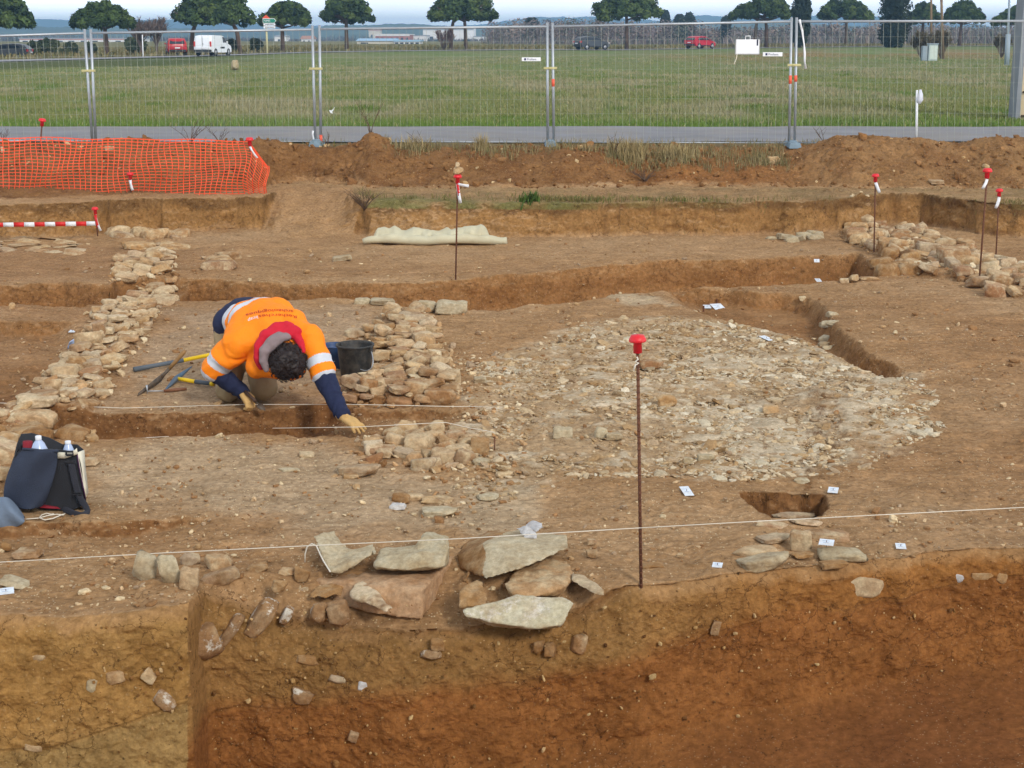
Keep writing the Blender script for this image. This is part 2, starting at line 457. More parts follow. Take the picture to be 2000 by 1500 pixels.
def height(x, y):
    """level of the ground sheet in front of the horizon, y beyond the section's edge"""
    x = np.asarray(x, float); y = np.asarray(y, float)
    wob = 0.05 * fbm(x * 2.1, 0.0, 3.0, 3) + 0.008 * fbm(x * 11.0, 0.0, 8.0, 2)
    h = lowfreq(x, y) * np.clip((20.5 - y) / 2.0, 0.25, 1)
    # back trench
    tb, tf = t1_back(x) + wob, t1_front(x) + wob * 1.4
    m = sstep((y - tf) / 0.15) * (1 - sstep((y - tb + 0.14) / 0.17)) * (1 - sstep((x - T1_END + 0.15) / 0.15))
    wall = sstep((x - T1_WALL[0]) / 0.06) * (1 - sstep((x - T1_WALL[1] + 0.06) / 0.06))
    h = h - 0.36 * m * (1 - 0.62 * wall)
    # the trench being dug
    tb, tf = t2_back(x) + wob * 0.6, t2_front(x) + wob * 0.8
    m = sstep((y - tf) / 0.09) * (1 - sstep((y - tb + 0.08) / 0.09)) * sstep((x - T2_X[0]) / 0.12) * (1 - sstep((x - T2_X[1] + 0.35) / 0.4))
    h = h - 0.19 * m * np.interp(x, [G(600, 825).x, G(660, 825).x, G(760, 820).x], [1.0, 0.42, 0.38])
    for Pw, up in WALL_PADS:
        x0, y0 = Pw.min(0) - 0.2; x1, y1 = Pw.max(0) + 0.2
        k = (x > x0) & (x < x1) & (y > y0) & (y < y1)
        if np.any(k):
            sdv = np.full(np.shape(x), -1.0); sdv[k] = sd_poly(x[k], y[k], Pw)
            h = h + up * sstep((sdv + 0.03) / 0.09)
    # shallow scoops
    near = (y > 7.0) & (y < 17)
    m = np.where(near & in_poly(x, y, P_T3), sstep(d_line(x, y, L_T3) / 0.13) * sstep(d_line(x, y, L_T3b) / 0.34), 0)
    h = h - 0.16 * m
    h = h - 0.24 * np.where((y < 8) & in_poly(x, y, P_P1), sstep(d_line(x, y, P_P1, True) / 0.05), 0)
    m = np.where(near & in_poly(x, y, P_L1), sstep(d_line(x, y, P_L1[:4]) / 0.10) * sstep(d_line(x, y, P_L1b) / 0.35), 0)
    h = h - 0.13 * m
    s2 = step2(x) + wob * 0.6
    h = h - 0.075 * sstep((s2 - y) / 0.07) * (1 - sstep((x - STEP2_X + 0.3) / 0.4)) * (1 - 0.5 * sstep((s2 - y) / 0.9))
    e = edge_y(x); st = slope_start(x)
    dip = np.interp(x, _sx, [0, 0, 0.10, 0.17, 0.19, 0.19, 0.15, 0.05, 0, 0])
    s = np.clip((st - y) / np.maximum(st - e, 0.05), 0, 1)
    h = h - dip * (0.5 * s + 0.5 * s * s) * (y < 8)
    # back scarp, ledge and spoil bank
    wb = wob * np.where(y > 17, 1.6, 0)
    b, t = sc_bot(x) + wb, sc_top(x) + wb
    s = np.clip((y - b) / np.maximum(t - b, 0.12), 0, 1)
    h = h + 0.42 * (0.45 * s + 0.55 * sstep(s))
    ty = toe_y(x) + wob * 2
    cz = np.interp(x, _cx, _cz)
    s = np.clip((y - ty) / np.maximum(CREST_Y - ty, 0.3), 0, 1)
    lump = 0.06 * fbm(x * 1.6, y * 1.6, 2.2, 4)
    bank = np.maximum(cz - 0.44, 0.2) * (0.55 * s + 0.45 * sstep(s)) + lump * np.sin(np.pi * np.clip(s, 0, 1)) * (y < CREST_Y)
    h = h + bank
    back = sstep((y - CREST_Y) / 0.55)
    z_far = far_level(x, y)
    return h * (1 - back) + z_far * back

def far_level(x, y):
    u = x / np.maximum(y, 5.0)
    d, z = road_at(u)
    start = np.interp(u, [-0.5, -0.2, -0.1, 0.0, 0.4], [0.80, 0.80, 0.72, 0.55, 0.45]) * d
    s = np.clip((y - start) / np.maximum(d - start, 1), 0, 1)
    base = Z_GR + (z - Z_GR) * (0.3 * s + 0.7 * sstep(s))
    out = np.clip((y - d - 30) / 200.0, 0, 1)
    base = base + out * (1.75 - z)
    rough = 0.10 * fbm(x * 0.12, y * 0.12, 7.7, 3) * np.clip((y - 29) / 10.0, 0, 1) * np.clip((d - 3 - y) / 8.0, 0, 1)
    return base + rough

# ---- the sheet : columns fan out from in front of the section, rows follow the slope
def build_ground():
    us = np.concatenate([np.linspace(-0.95, -0.42, 40)[:-1], np.linspace(-0.42, 0.42, 900), np.linspace(0.42, 0.95, 40)[1:]])
    nc = len(us)
    # the vertical section: x fixed by the column at the reference distance 6.3 m
    def xy(u, y): return u * y
    V, C = [], []
    xg = np.linspace(-9, 9, 60001); yg = edge_y(xg); ug = np.maximum.accumulate(xg / yg)
    xe = np.interp(us, ug, xg); ye = xe / np.where(np.abs(us) < 1e-9, 1e-9, us)
    ye = np.where(np.abs(us) < 1e-4, edge_y(xe), ye)
    ze = height(xe, ye)
    floor_z = np.interp(1000 + us * F_PX, [-900, 300, 800, 1300, 2000, 3000], [-1.02, -1.0, -0.98, -0.80, -0.62, -0.55])
    rows = []
    for y in np.linspace(-14, 1.2, 12): rows.append(np.stack([us * 12 + us * 0, np.full(nc, y), np.full(nc, 0.9)], 1))
    for k, y in enumerate(np.linspace(1.3, 1.6, 8)): rows.append(np.stack([us * (12 - 4 * (k + 1) / 8), np.full(nc, y), 0.9 + (floor_z - 0.9) * (k / 7)], 1))
    yb = ye - 0.16
    for k in range(1, 50):
        f = k / 50.0
        y = 1.6 + (yb - 0.5 - 1.6) * f
        rows.append(np.stack([us * (8 + (yb - 8) * f), y, floor_z + 0.02 * fbm(us * y * 2, y * 2, 1.1, 3)], 1))
    n_face = 330
    for k in range(n_face + 1):
        s = k / n_face
        zz = floor_z + (ze - floor_z) * s
        flare = 0.5 * np.clip(1 - s / 0.16, 0, 1) ** 2
        y = yb + 0.16 * s - flare
        # bumps, slabs and a soft upper lip
        lip = 0.06 * np.clip((s - 0.93) / 0.07, 0, 1) ** 2
        y = y + lip
        x = us * (yb + 0.16 * s)
        n = 0.022 * fbm(x * 3.0, zz * 3.0, 0.0, 3) + 0.013 * fbm(x * 11, zz * 11, 3.0, 5, 0.62) + 0.006 * np.abs(fbm(x * 7, zz * 9, 6.0, 3)) * np.where(1000 + us * F_PX < 372, 1.5, 1.0)
        rows.append(np.stack([x, y - n, zz], 1))
    n_rows_face_end = len(rows)
    # the surface : equal steps along the slope as it is seen from the section
    n_s = 1050
    Yf = None
    S = np.zeros((n_s, nc, 3), np.float32)
    tt = np.concatenate([np.linspace(0, 1, 4200)])
    for i0 in range(0, nc, 140):
        i1 = min(nc, i0 + 140)
        inv0, inv1 = 1.0 / (ye[i0:i1] + 0.04), 1.0 / 30.0
        Y = 1.0 / (inv0[None, :] + (inv1 - inv0)[None, :] * tt[:, None])
        X = us[i0:i1][None, :] * Y
        Hh = height(X, Y)
        ang = (Hh - CZ) / Y
        al = np.abs(np.diff(ang, axis=0)) * 1.0 + 0.25 * np.abs(np.diff(Hh, axis=0)) / Y[1:] + 0.15 * np.abs(np.diff(Y, axis=0)) / Y[1:] ** 2 * 2.5
        cum = np.concatenate([np.zeros((1, i1 - i0)), np.cumsum(al, axis=0)], 0)
        for j in range(i1 - i0):
            c = cum[:, j]
            q = np.linspace(0, c[-1], n_s)
            S[:, i0 + j, 1] = np.interp(q, c, Y[:, j])
    K = 18
    pad = np.pad(S[:, :, 1].astype(float), ((0, 0), (K, K)), mode='edge')
    cs = np.concatenate([np.zeros((n_s, 1)), np.cumsum(pad, axis=1)], 1)
    inner = ((cs[:, 2 * K + 1:] - cs[:, :-2 * K - 1]) / (2 * K + 1))
    fr = np.clip(np.arange(n_s) / 60.0, 0, 1)[:, None]
    S[:, :, 1] = np.maximum.accumulate(inner * fr + S[:, :, 1] * (1 - fr), axis=0)
    S[:, :, 0] = us[None, :] * S[:, :, 1]
    S[:, :, 2] = height(S[:, :, 0], S[:, :, 1])
    rows += [S[i] for i in range(1, n_s)]
    # out to the horizon
    for y in np.concatenate([np.linspace(30.3, 230, 170), np.geomspace(240, 4300, 22)]):
        x = us * y
        rows.append(np.stack([x, np.full(nc, y), far_level(x, np.full(nc, y))], 1))
    P = np.stack(rows).astype(np.float32)
    nr = len(P)
    # small roughness along the normal
    du = np.gradient(P, axis=1); dv = np.gradient(P, axis=0)
    Nn = np.cross(du, dv); Nn /= np.linalg.norm(Nn, axis=2, keepdims=True) + 1e-12
    a, b = n_rows_face_end, n_rows_face_end + n_s - 1
    Q = P[a:b]
    x, y, z = Q[..., 0], Q[..., 1], Q[..., 2]
    steep = np.clip(1 - np.abs(Nn[a:b][..., 2]), 0, 1)
    amp = np.where(y < 18.5, 1.0, np.where(y < 20.6, 1.5, 2.2)) * np.where(y > 23.2, 0.0, 1.0)
    n = 0.010 * fbm(x * 7, y * 7, z * 9, 3) + 0.006 * fbm(x * 24, y * 24, z * 24 + 5, 2)
    n = n + 0.028 * steep * fbm(x * 5, y * 5, z * 7 + 9, 4)
    mort = sd_poly(x, y, P_MORTAR)
    n = n + 0.012 * np.clip(mort / 0.3, 0, 1) * (fbm(x * 9, y * 9, 1.7, 3))
    P[a:b] += (Nn[a:b] * (n * amp)[..., None]).astype(np.float32)
    C = soil_colour(P, a)
    idx = np.arange(nr * nc, dtype=np.int32).reshape(nr, nc)
    Fq = np.stack([idx[:-1, :-1], idx[:-1, 1:], idx[1:, 1:], idx[1:, :-1]], -1).reshape(-1, 4)
    o = mesh_np('ground', P.reshape(-1, 3), Fq, [SOIL], smooth=True, colors=C.reshape(-1, 4))
    tag(o, kind='structure')
    return o

P_MORTAR = poly_w([(900, 850), (905, 790), (960, 720), (1010, 680), (1100, 645), (1190, 622), (1330, 616), (1480, 632), (1560, 650), (1640, 690), (1710, 712), (1770, 740), (1795, 775), (1770, 800), (1820, 835),
                   (1800, 860), (1720, 880), (1620, 920), (1500, 935), (1380, 940), (1240, 925), (1100, 935), (1000, 960), (900, 985), (880, 960), (960, 900)])
P_GREY = poly_w([(180, 880), (400, 850), (600, 860), (900, 930), (980, 990), (860, 1050), (560, 1040), (400, 990), (180, 980)])
P_GREY2 = poly_w([(330, 605), (430, 592), (760, 600), (740, 640), (690, 700), (660, 770), (480, 790), (230, 795), (250, 720), (310, 650)])
P_NWH = poly_w([(1170, 575), (1220, 566), (1290, 572), (1300, 592), (1240, 600), (1190, 590)])
P_W3 = poly_w([(820, 940), (930, 930), (1040, 950), (1060, 1000), (1000, 1060), (900, 1050), (860, 1000)])

def soil_colour(P, a):
    x, y, z = P[..., 0].astype(float), P[..., 1].astype(float), P[..., 2].astype(float)
    shape = x.shape
    C = np.zeros(shape + (3,), np.float32)
    def setc(w, rgb):
        c = np.array(s2l(rgb), np.float32)
        C[:] = C * (1 - w[..., None]) + c * w[..., None]
    n1 = fbm(x * 0.8, y * 0.8, z * 0.8, 4); n2 = fbm(x * 3.1, y * 3.1, z * 3.1 + 7, 3); n3 = fbm(x * 9, y * 9, z * 9 + 2, 3)
    one = np.ones(shape)
    setc(one, (168, 133, 94))
    px = 1000 + x / np.maximum(y * CT + (CZ - z) * ST, 0.5) * F_PX
    # right half a little browner, left-centre greyer
    setc(np.clip((px - 1500) / 500, 0, 1) * 0.6 * (y < 18), (154, 117, 80))
    setc(np.clip((450 - px) / 300 + 0.3 * n1, 0, 1) * 0.45 * (y < 18) * (y > 9), (152, 114, 80))
    setc(np.clip(n1 * 0.9, 0, 1) * 0.5, (150, 114, 78))
    setc(np.clip(-n1 * 0.9 + 0.15 * n2, 0, 1) * 0.55, (182, 152, 116))
    g = sd_poly(x, y, P_GREY); setc(np.clip(g / 0.5 + 0.4 + 0.5 * n2, 0, 1) * (g > -0.4) * 0.7, (184, 162, 132))
    g = sd_poly(x, y, P_GREY2); setc(np.clip(g / 0.5 + 0.4 + 0.5 * n2, 0, 1) * (g > -0.4) * 0.65, (178, 154, 126))
    mo = sd_poly(x, y, P_MORTAR)
    w = np.clip(mo / 0.25 + 0.3 + 0.6 * n2, 0, 1) * (mo > -0.3)
    setc(w * 0.8, (178, 152, 118))
    # chalky patches in the mortar floor
    right = np.clip((px - 900) / 800, 0, 1)
    setc(w * np.clip(n3 * 1.2 + n2 * 0.8 - 0.15 + 0.5 * right, 0, 1) * 0.75, (212, 198, 172))
    g = sd_poly(x, y, P_NWH); setc(np.clip(g / 0.25 + 0.3 + 0.7 * n2, 0, 1) * (g > -0.3) * 0.7, (198, 180, 150))
    g = sd_poly(x, y, P_W3); setc(np.clip(g / 0.2 + 0.3 + 0.9 * n2, 0, 1) * (g > -0.2) * 0.6, (186, 165, 135))
    # steep cut faces show the clay
    dv = np.gradient(P, axis=0); du = np.gradient(P, axis=1)
    Nn = np.cross(du, dv); nz = np.abs(Nn[..., 2]) / (np.linalg.norm(Nn, axis=2) + 1e-12)
    st = np.clip((0.86 - nz) / 0.35, 0, 1)
    mid = (y > 7.0) & (y < 18.0)
    setc(st * mid * 0.8, (144, 102, 60))
    below = np.clip((-0.06 - z) / 0.08, 0, 1) * mid
    setc(below * 0.75 * np.clip(0.8 + 0.4 * n2, 0.3, 1), (140, 98, 58))
    setc(np.maximum(below, st * mid) * (y < 10.8) * 0.8, (126, 88, 54))
    # back scarp : dark turf line above ochre clay
    b = (y > 18.0) & (y < 21.0)
    setc(st * b * 0.85 * np.clip((z - 0.0) / 0.05, 0, 1), (148, 110, 64))
    setc(np.clip(st * 1.4, 0, 1) * b * np.clip((z - 0.27 + 0.05 * n2) / 0.06, 0, 1) * 0.75, (104, 76, 46))
    lev = b & (nz > 0.75) & (z > 0.36)
    setc(np.clip(0.55 + 0.5 * n2, 0, 1) * lev * (px > 690), (140, 118, 82))
    # grass thin on the front of the ledge
    front = np.clip(1 - (y - sc_top(x)) / 0.55, 0, 1) * (px > 700) * (z > 0.34) * (y > 18.5)
    setc(np.clip(front * (0.8 + 0.9 * n2), 0, 1) * 0.8, (112, 112, 66))
    # the wheel track along the foot of the bank
    tr = np.clip(1 - np.abs(y - toe_y(x) + 0.35) / 0.3, 0, 1) * (px > 540) * (y > 19)
    setc(tr * np.clip(0.6 + 0.5 * n1, 0, 1) * 0.7, (168, 138, 98))
    # spoil bank
    bk = np.clip((y - toe_y(x)) / 0.12, 0, 1) * (y < 23.3) * (y > 18)
    setc(bk, (140, 102, 64))
    setc(bk * np.clip((px - 1450) / 150, 0, 1) * 0.8, (158, 122, 82))
    setc(bk * np.clip(0.3 + n2 * 0.9, 0, 1) * 0.5, (112, 74, 42))
    redz = np.clip((px - 1050) / 150, 0, 1) * np.clip((1620 - px) / 150, 0, 1)
    setc(bk * redz * np.clip(0.6 + n1 * 0.6, 0, 1) * 0.65, (148, 98, 54))
    setc(bk * np.clip(n3 - 0.25, 0, 1) * 0.5, (176, 132, 82))
    # verge by the fence
    v = np.clip((y - 22.7) / 0.3, 0, 1)
    setc(v, (122, 108, 78))
    # field
    v = np.clip((y - 27.5) / 0.4, 0, 1)
    nn = fbm(x * 0.25, y * 0.10, 3.3, 4); n4 = fbm(x * 1.1, y * 0.35, 1.3, 3)
    setc(v, (110, 126, 74))
    setc(v * np.clip(0.5 + nn * 0.9, 0, 1) * 0.7, (128, 126, 92))
    setc(v * np.clip(n4 * 0.8, 0, 1) * 0.6, (84, 104, 48))
    setc(v * np.clip((31.5 - y) / 3.0, 0, 1) * 0.7, (84, 116, 44))
    d, zr = road_at(x / np.maximum(y, 5)); 
    bank = v * np.clip((y - 0.80 * d) / (0.06 * d), 0, 1) * np.clip((560 - px) / 200, 0, 1) * (y < d + 1)
    setc(bank * 0.85, (76, 86, 46))
    or_ = v * np.clip(1 - np.abs(y / d - 0.74) / 0.16, 0, 1) * np.clip((px - 1250) / 150, 0, 1)
    setc(or_ * np.clip(0.55 + nn, 0, 1) * 0.7, (146, 112, 74))
    setc(v * np.clip((y - d - 6) / 2, 0, 1) * np.clip((y - d) / 10, 0, 1), (116, 112, 70))
    # ---- section faces
    sec = np.zeros(shape, bool); sec[20:a] = True
    sw = sec.astype(float)
    def bpoly(pts):
        # strata boundary as level over x on the face (y about 6.3)
        q = [(DP(p, q_, 6.3).x, DP(p, q_, 6.3).z) for p, q_ in pts]
        return np.interp(x, [k[0] for k in q], [k[1] for k in q])
    xw = x + 0.02 * n3
    left = sec & (px < 367 + 3 * n2)
    setc(sw, (140, 98, 50))
    b0 = bpoly([(0, 1160), (1250, 1160), (1300, 1158), (1500, 1146), (1700, 1128), (1750, 1132), (1830, 1128), (2000, 1140)])
    b1 = bpoly([(0, 1392), (370, 1420), (420, 1395), (570, 1385), (640, 1375), (760, 1352), (900, 1342), (1100, 1325), (1300, 1290), (1500, 1252), (1560, 1240), (1690, 1250), (1850, 1232), (2000, 1215)]) + 0.010 * n2 + 0.006 * n3
    b2 = bpoly([(0, 1700), (900, 1540), (1250, 1470), (1340, 1432), (1500, 1422), (1620, 1395), (1800, 1372), (2000, 1362)]) + 0.01 * n2
    setc(sw, (139, 91, 48))
    up_ = np.clip((z - b1 + 0.02 + 0.03 * n3) / 0.09, 0, 1); lo_ = 1 - up_
    setc(sw * up_, (140, 104, 60))
    setc(sw * np.clip((z - b1) / 0.05, 0, 1) * np.clip(0.5 + n1, 0, 1) * 0.6, (134, 104, 64))
    setc(sw * (z > b1) * np.clip((px - 1250) / 350, 0, 1) * 0.85, (144, 97, 50))
    setc(sw * np.clip((z - b0 + 0.02 * n2) / 0.03, 0, 1), (146, 100, 54))
    setc(sw * lo_ * np.clip(0.25 + n1 * 0.8, 0, 1) * 0.6, (131, 84, 44))
    setc(sw * np.clip((b2 - z + 0.03 * n3) / 0.16, 0, 1) * 0.8, (116, 72, 40))
    # thin dark seams between the layers
    for bb, wd, am in ((b1, 0.006, 0.55), (b2 , 0.006, 0.4), (b0, 0.005, 0.45)):
        setc(sw * np.clip(1 - np.abs(z - bb) / wd, 0, 1) * np.clip(0.7 + n2, 0, 1) * am, (74, 44, 22))
    lz1 = bpoly([(0, 1412), (120, 1405), (200, 1385), (300, 1352), (372, 1330)])
    lw = left.astype(float)
    setc(lw, (156, 121, 72))
    setc(lw * np.clip(0.4 + n2, 0, 1) * 0.5, (150, 110, 58))
    setc(lw * np.clip((lz1 - z) / 0.02, 0, 1) * 0.7, (148, 122, 78))
    setc(lw * np.clip(1 - np.abs(z - lz1) / 0.008, 0, 1) * 0.6, (92, 66, 34))
    setc(lw * np.clip((z + 0.10 + 0.04 * n2) / 0.05, 0, 1) * 0.7, (156, 118, 68))
    topz = z[a:a + 1] * 1.0
    over = np.clip(1 - (topz - z - 0.015 - 0.03 * n3 * (1 + 0 * x)) / 0.05, 0, 1) * sw
    setc(over * 0.75, (158, 122, 82))
    near = np.zeros(shape, bool); near[:20] = True
    setc(near.astype(float), (130, 112, 76))
    C *= SOIL_GAIN
    C *= np.where(left, 1.12, np.where(sec, 1.03 + 0.11 * up_, 1.0))[..., None]
    C *= np.where(bk > 0.5, 0.86, 1.0)[..., None]
    chip = np.where(sec, 0.30, 1.0) * np.where(y > 17.5, 0.5, 1.0) * np.where(y > 23.3, 0.0, 1.0) * np.where(below + st > 0.5, 0.4, 1.0) * np.where(near, 0.3, 1.0)
    chip = chip * np.clip(0.75 + 0.6 * n2, 0.2, 1.3)
    return np.concatenate([C, chip[..., None].astype(np.float32)], -1)
SOIL_GAIN = 0.99
SOIL = soil_material()
GROUND = build_ground()
ASPHALT = mat('asphalt', (128, 128, 132), 0.9, 0.14, 1.2, 0.3, 60, dirt=(146, 134, 116), dirt_amt=0.45, dscale=0.7)

def ribbon(name, x0, x1, near, far, zf, m, dz=0.012, nx=900, ny=6):
    rows = []
    xs = np.linspace(x0, x1, nx)
    for k in range(ny + 1):
        y = near(xs) + (far(xs) - near(xs)) * k / ny
        rows.append(np.stack([xs, y, zf(xs, y) + dz], 1))
    P = np.stack(rows); idx = np.arange(P.shape[0] * P.shape[1]).reshape(P.shape[:2])
    Fq = np.stack([idx[:-1, :-1], idx[:-1, 1:], idx[1:, 1:], idx[1:, :-1]], -1).reshape(-1, 4)
    return mesh_np(name, P.reshape(-1, 3), Fq, [m])
path = tag(ribbon('path', -28, 28, lambda x: PATH_Y0 + 0.10 * fbm(x * 0.8, 0, 0, 4) + 0 * x, lambda x: PATH_Y1 + 0.14 * fbm(x * 0.9, 3.0, 0, 5), far_level, ASPHALT, 0.025), kind='structure')

def fan_ribbon(name, off0, off1, m, dz, nu=240, u0=-0.6, u1=0.6):
    us = np.linspace(u0, u1, nu)
    d, z = road_at(us)
    rows = []
    for k in range(5):
        y = d + off0 + (off1 - off0) * k / 4
        rows.append(np.stack([us * y, y, far_level(us * y, y) + dz], 1))
    P = np.stack(rows); idx = np.arange(P.shape[0] * P.shape[1]).reshape(P.shape[:2])
    Fq = np.stack([idx[:-1, :-1], idx[:-1, 1:], idx[1:, 1:], idx[1:, :-1]], -1).reshape(-1, 4)
    return tag(mesh_np(name, P.reshape(-1, 3), Fq, [m]), kind='structure')
WHITE_LINE = mat('road_paint', (225, 222, 215), 0.8, 0.05)
fan_ribbon('road', 0.0, 9.0, mat('road_asphalt', (140, 140, 142), 0.9, 0.06, 0.3), 0.05)
# ------------------------------------------------------------------ stones
rng = np.random.default_rng(7)
random.seed(11)

def ico(sub):
    bm = bmesh.new(); bmesh.ops.create_icosphere(bm, subdivisions=sub, radius=1.0)
    V = np.array([v.co[:] for v in bm.verts]); Fq = np.array([[v.index for v in f.verts] for f in bm.faces])
    bm.free(); return V / np.linalg.norm(V, axis=1, keepdims=True), Fq
ICO = {k: ico(k) for k in (2, 3, 4, 5)}

def stone_shape(seed, sub=4, blocky=0.35, p=60, rough=1.0):
    r = np.random.default_rng(seed)
    D, Fq = ICO[sub]
    nrm, dd = [], []
    for ax in range(3):
        for sg in (-1, 1):
            n = np.zeros(3); n[ax] = sg; n += r.normal(0, 0.16, 3); nrm.append(n / np.linalg.norm(n)); dd.append(r.uniform(0.72, 0.9))
    for _ in range(r.integers(7, 14)):
        n = r.normal(0, 1, 3); nrm.append(n / np.linalg.norm(n)); dd.append(r.uniform(0.78, 1.05) + 0.25 * blocky)
    nrm, dd = np.array(nrm), np.array(dd)
    dot = np.maximum(D @ nrm.T, 1e-3)
    q = dd[None, :] / dot
    rad = (np.sum(q ** (-p), axis=1)) ** (-1.0 / p)
    s = seed * 3.7
    rad *= 1 + rough * (0.075 * fbm(D[:, 0] * 2 + s, D[:, 1] * 2, D[:, 2] * 2, 3) + 0.032 * fbm(D[:, 0] * 8, D[:, 1] * 8 + s, D[:, 2] * 8, 3))
    V = D * rad[:, None]
    lo, hi = V.min(0), V.max(0)
    return (V - (lo + hi) / 2) / ((hi - lo) / 2), Fq

def stone_material(name, tints, dirt=(150, 112, 70), dirt_amt=0.75, pale=(214, 196, 160), pale_amt=0.5, white=0.0):
    tints = list(tints) * (2 if len(tints) == 1 else 1)
    m, nt, b = new_mat(name); N, L = nt.nodes, nt.links
    geo = N.new('ShaderNodeNewGeometry'); oi = N.new('ShaderNodeObjectInfo')
    r = N.new('ShaderNodeValToRGB'); r.color_ramp.interpolation = 'LINEAR'
    while len(r.color_ramp.elements) < len(tints): r.color_ramp.elements.new(0.5)
    for i, t in enumerate(tints):
        r.color_ramp.elements[i].position = i / max(1, len(tints) - 1); r.color_ramp.elements[i].color = (*s2l(t), 1)
    L.new(oi.outputs['Random'], r.inputs['Fac'])
    def nz(scale, rough=0.65):
        n = N.new('ShaderNodeTexNoise'); n.inputs['Scale'].default_value = scale; n.inputs['Detail'].default_value = 8
        n.inputs['Roughness'].default_value = rough; L.new(geo.outputs['Position'], n.inputs['Vector']); return n.outputs['Fac']
    def rp(f, a, b_, hi):
        q = N.new('ShaderNodeValToRGB'); q.color_ramp.elements[0].position = a; q.color_ramp.elements[1].position = b_
        q.color_ramp.elements[0].color = (0, 0, 0, 1); q.color_ramp.elements[1].color = (hi, hi, hi, 1); L.new(f, q.inputs['Fac']); return q.outputs['Color']
    def mx(f, a, c, mode='MIX'):
        x = N.new('ShaderNodeMixRGB'); x.blend_type = mode
        if isinstance(f, float): x.inputs['Fac'].default_value = f
        else: L.new(f, x.inputs['Fac'])
        L.new(a, x.inputs['Color1'])
        if isinstance(c, tuple): x.inputs['Color2'].default_value = (*c, 1)
        else: L.new(c, x.inputs['Color2'])
        return x.outputs['Color']
    col = r.outputs['Color']
    col = mx(rp(nz(9), 0.45, 0.62, pale_amt), col, s2l(pale))
    if white: col = mx(rp(nz(7, 0.75), 0.53, 0.58, white), col, s2l((226, 220, 206)))
    col = mx(rp(nz(5.5, 0.7), 0.48, 0.66, dirt_amt), col, s2l(dirt))
    g = N.new('ShaderNodeValToRGB'); g.color_ramp.elements[0].position = 0.3; g.color_ramp.elements[1].position = 0.7
    g.color_ramp.elements[0].color = (0.60, 0.57, 0.54, 1); g.color_ramp.elements[1].color = (1.16, 1.16, 1.16, 1); L.new(nz(38, 0.75), g.inputs['Fac'])
    col = mx(1.0, col, g.outputs['Color'], 'MULTIPLY')
    L.new(col, b.inputs['Base Color']); b.inputs['Roughness'].default_value = 0.9; b.inputs['Specular IOR Level'].default_value = 0.2
    bp = N.new('ShaderNodeBump'); bp.inputs['Strength'].default_value = 0.6; bp.inputs['Distance'].default_value = 0.012
    L.new(nz(45, 0.75), bp.inputs['Height']); L.new(bp.outputs['Normal'], b.inputs['Normal'])
    return m
LIME = stone_material('limestone', [(184, 144, 100), (212, 186, 148), (170, 128, 86), (180, 160, 134), (202, 168, 122), (164, 120, 84), (222, 204, 172), (186, 144, 94), (196, 170, 134), (158, 122, 90)], pale_amt=0.7, dirt=(146, 108, 68), dirt_amt=0.85)
PALE = stone_material('grey_limestone', [(186, 170, 138), (196, 180, 148), (178, 160, 130)], dirt=(152, 124, 84), dirt_amt=0.65, pale=(206, 198, 172), pale_amt=0.5)
BROWN = stone_material('stained_stone', [(168, 128, 82), (158, 118, 74), (176, 138, 92)], dirt=(136, 96, 54), dirt_amt=0.8, pale_amt=0.35)
CRUST = stone_material('lime_crusted_stone', [(160, 124, 86), (150, 116, 82)], dirt=(134, 94, 54), dirt_amt=0.5, white=0.95, pale_amt=0.3)
GREYB = stone_material('white_flint', [(204, 202, 200), (190, 190, 192)], dirt_amt=0.25, pale=(228, 226, 222))

STONES = [stone_shape(40 + i, 4 if i < 12 else 3) for i in range(16)]
STONE_ME = {}
def stone_data(i, m):
    key = (i % len(STONES), m.name)
    if key not in STONE_ME:
        V, Fq = STONES[key[0]]
        o = mesh_np('stone', V, Fq, [m]); STONE_ME[key] = o.data
        bpy.data.objects.remove(o)
    return STONE_ME[key]

def put_stone(name, c, dims, rz=0.0, tilt=(0, 0), m=None, parent=None, seed=None):
    o = bpy.data.objects.new(name, stone_data(random.randrange(99) if seed is None else seed, m or LIME))
    o.location = c; o.scale = (dims[0] / 2, dims[1] / 2, dims[2] / 2); o.rotation_euler = (tilt[0], tilt[1], rz)
    return link(o, parent)

def Hs(x, y): return float(height(np.array([x]), np.array([y]))[0])

def ground_at(px, py):
    """where the photo ray meets the ground sheet"""
    z = 0.0
    for _ in range(6):
        p = G(px, py, z); z = 0.5 * z + 0.5 * Hs(p.x, p.y)
    return G(px, py, z)

def stone_px(x0, y0, x1, y1, label=None, m=None, depth=0.75, rot=0.0, roll=0.0, name='stone', seed=None, lift=0.0, group=None, cat='stone', sink=0.12, parent=None):
    """a stone that fills the photo box, standing on the ground at its lower edge"""
    b = ground_at((x0 + x1) / 2, y1)
    k = pxm(b.y, b.z)
    w = (x1 - x0) / k
    hp = (y1 - y0) / k
    d = w * depth
    ang = math.atan2(CZ - b.z, b.y)
    h = (hp - d * math.sin(ang)) / math.cos(ang)
    if h < 0.5 * hp:
        h = 0.5 * hp; d = max(0.04, (hp - h * math.cos(ang)) / math.sin(ang))
    c = Vector((b.x, b.y + d * 0.5, b.z + h * (0.5 - 0.5 * sink) + lift))
    # the y0..y1 box shows the part above the soil: add the buried part below
    o = put_stone(name, c, (w * 1.04, d * 1.1, h * (1 + sink)), rot, (0, roll), m, parent, seed)
    if parent is None: tag(o, label, cat, group)
    return o

def face_pt(px, py):
    """point of the cut section under the photo pixel"""
    Y = 6.2
    for _ in range(5):
        p = DP(px, py, Y); zf = float(np.interp(px, [300, 800, 1300, 2000], [-1.0, -0.98, -0.8, -0.62]))
        Y = float(edge_y(p.x)) - 0.16 * (1 - np.clip((p.z - zf) / (0 - zf), 0, 1))
    return DP(px, py, Y)

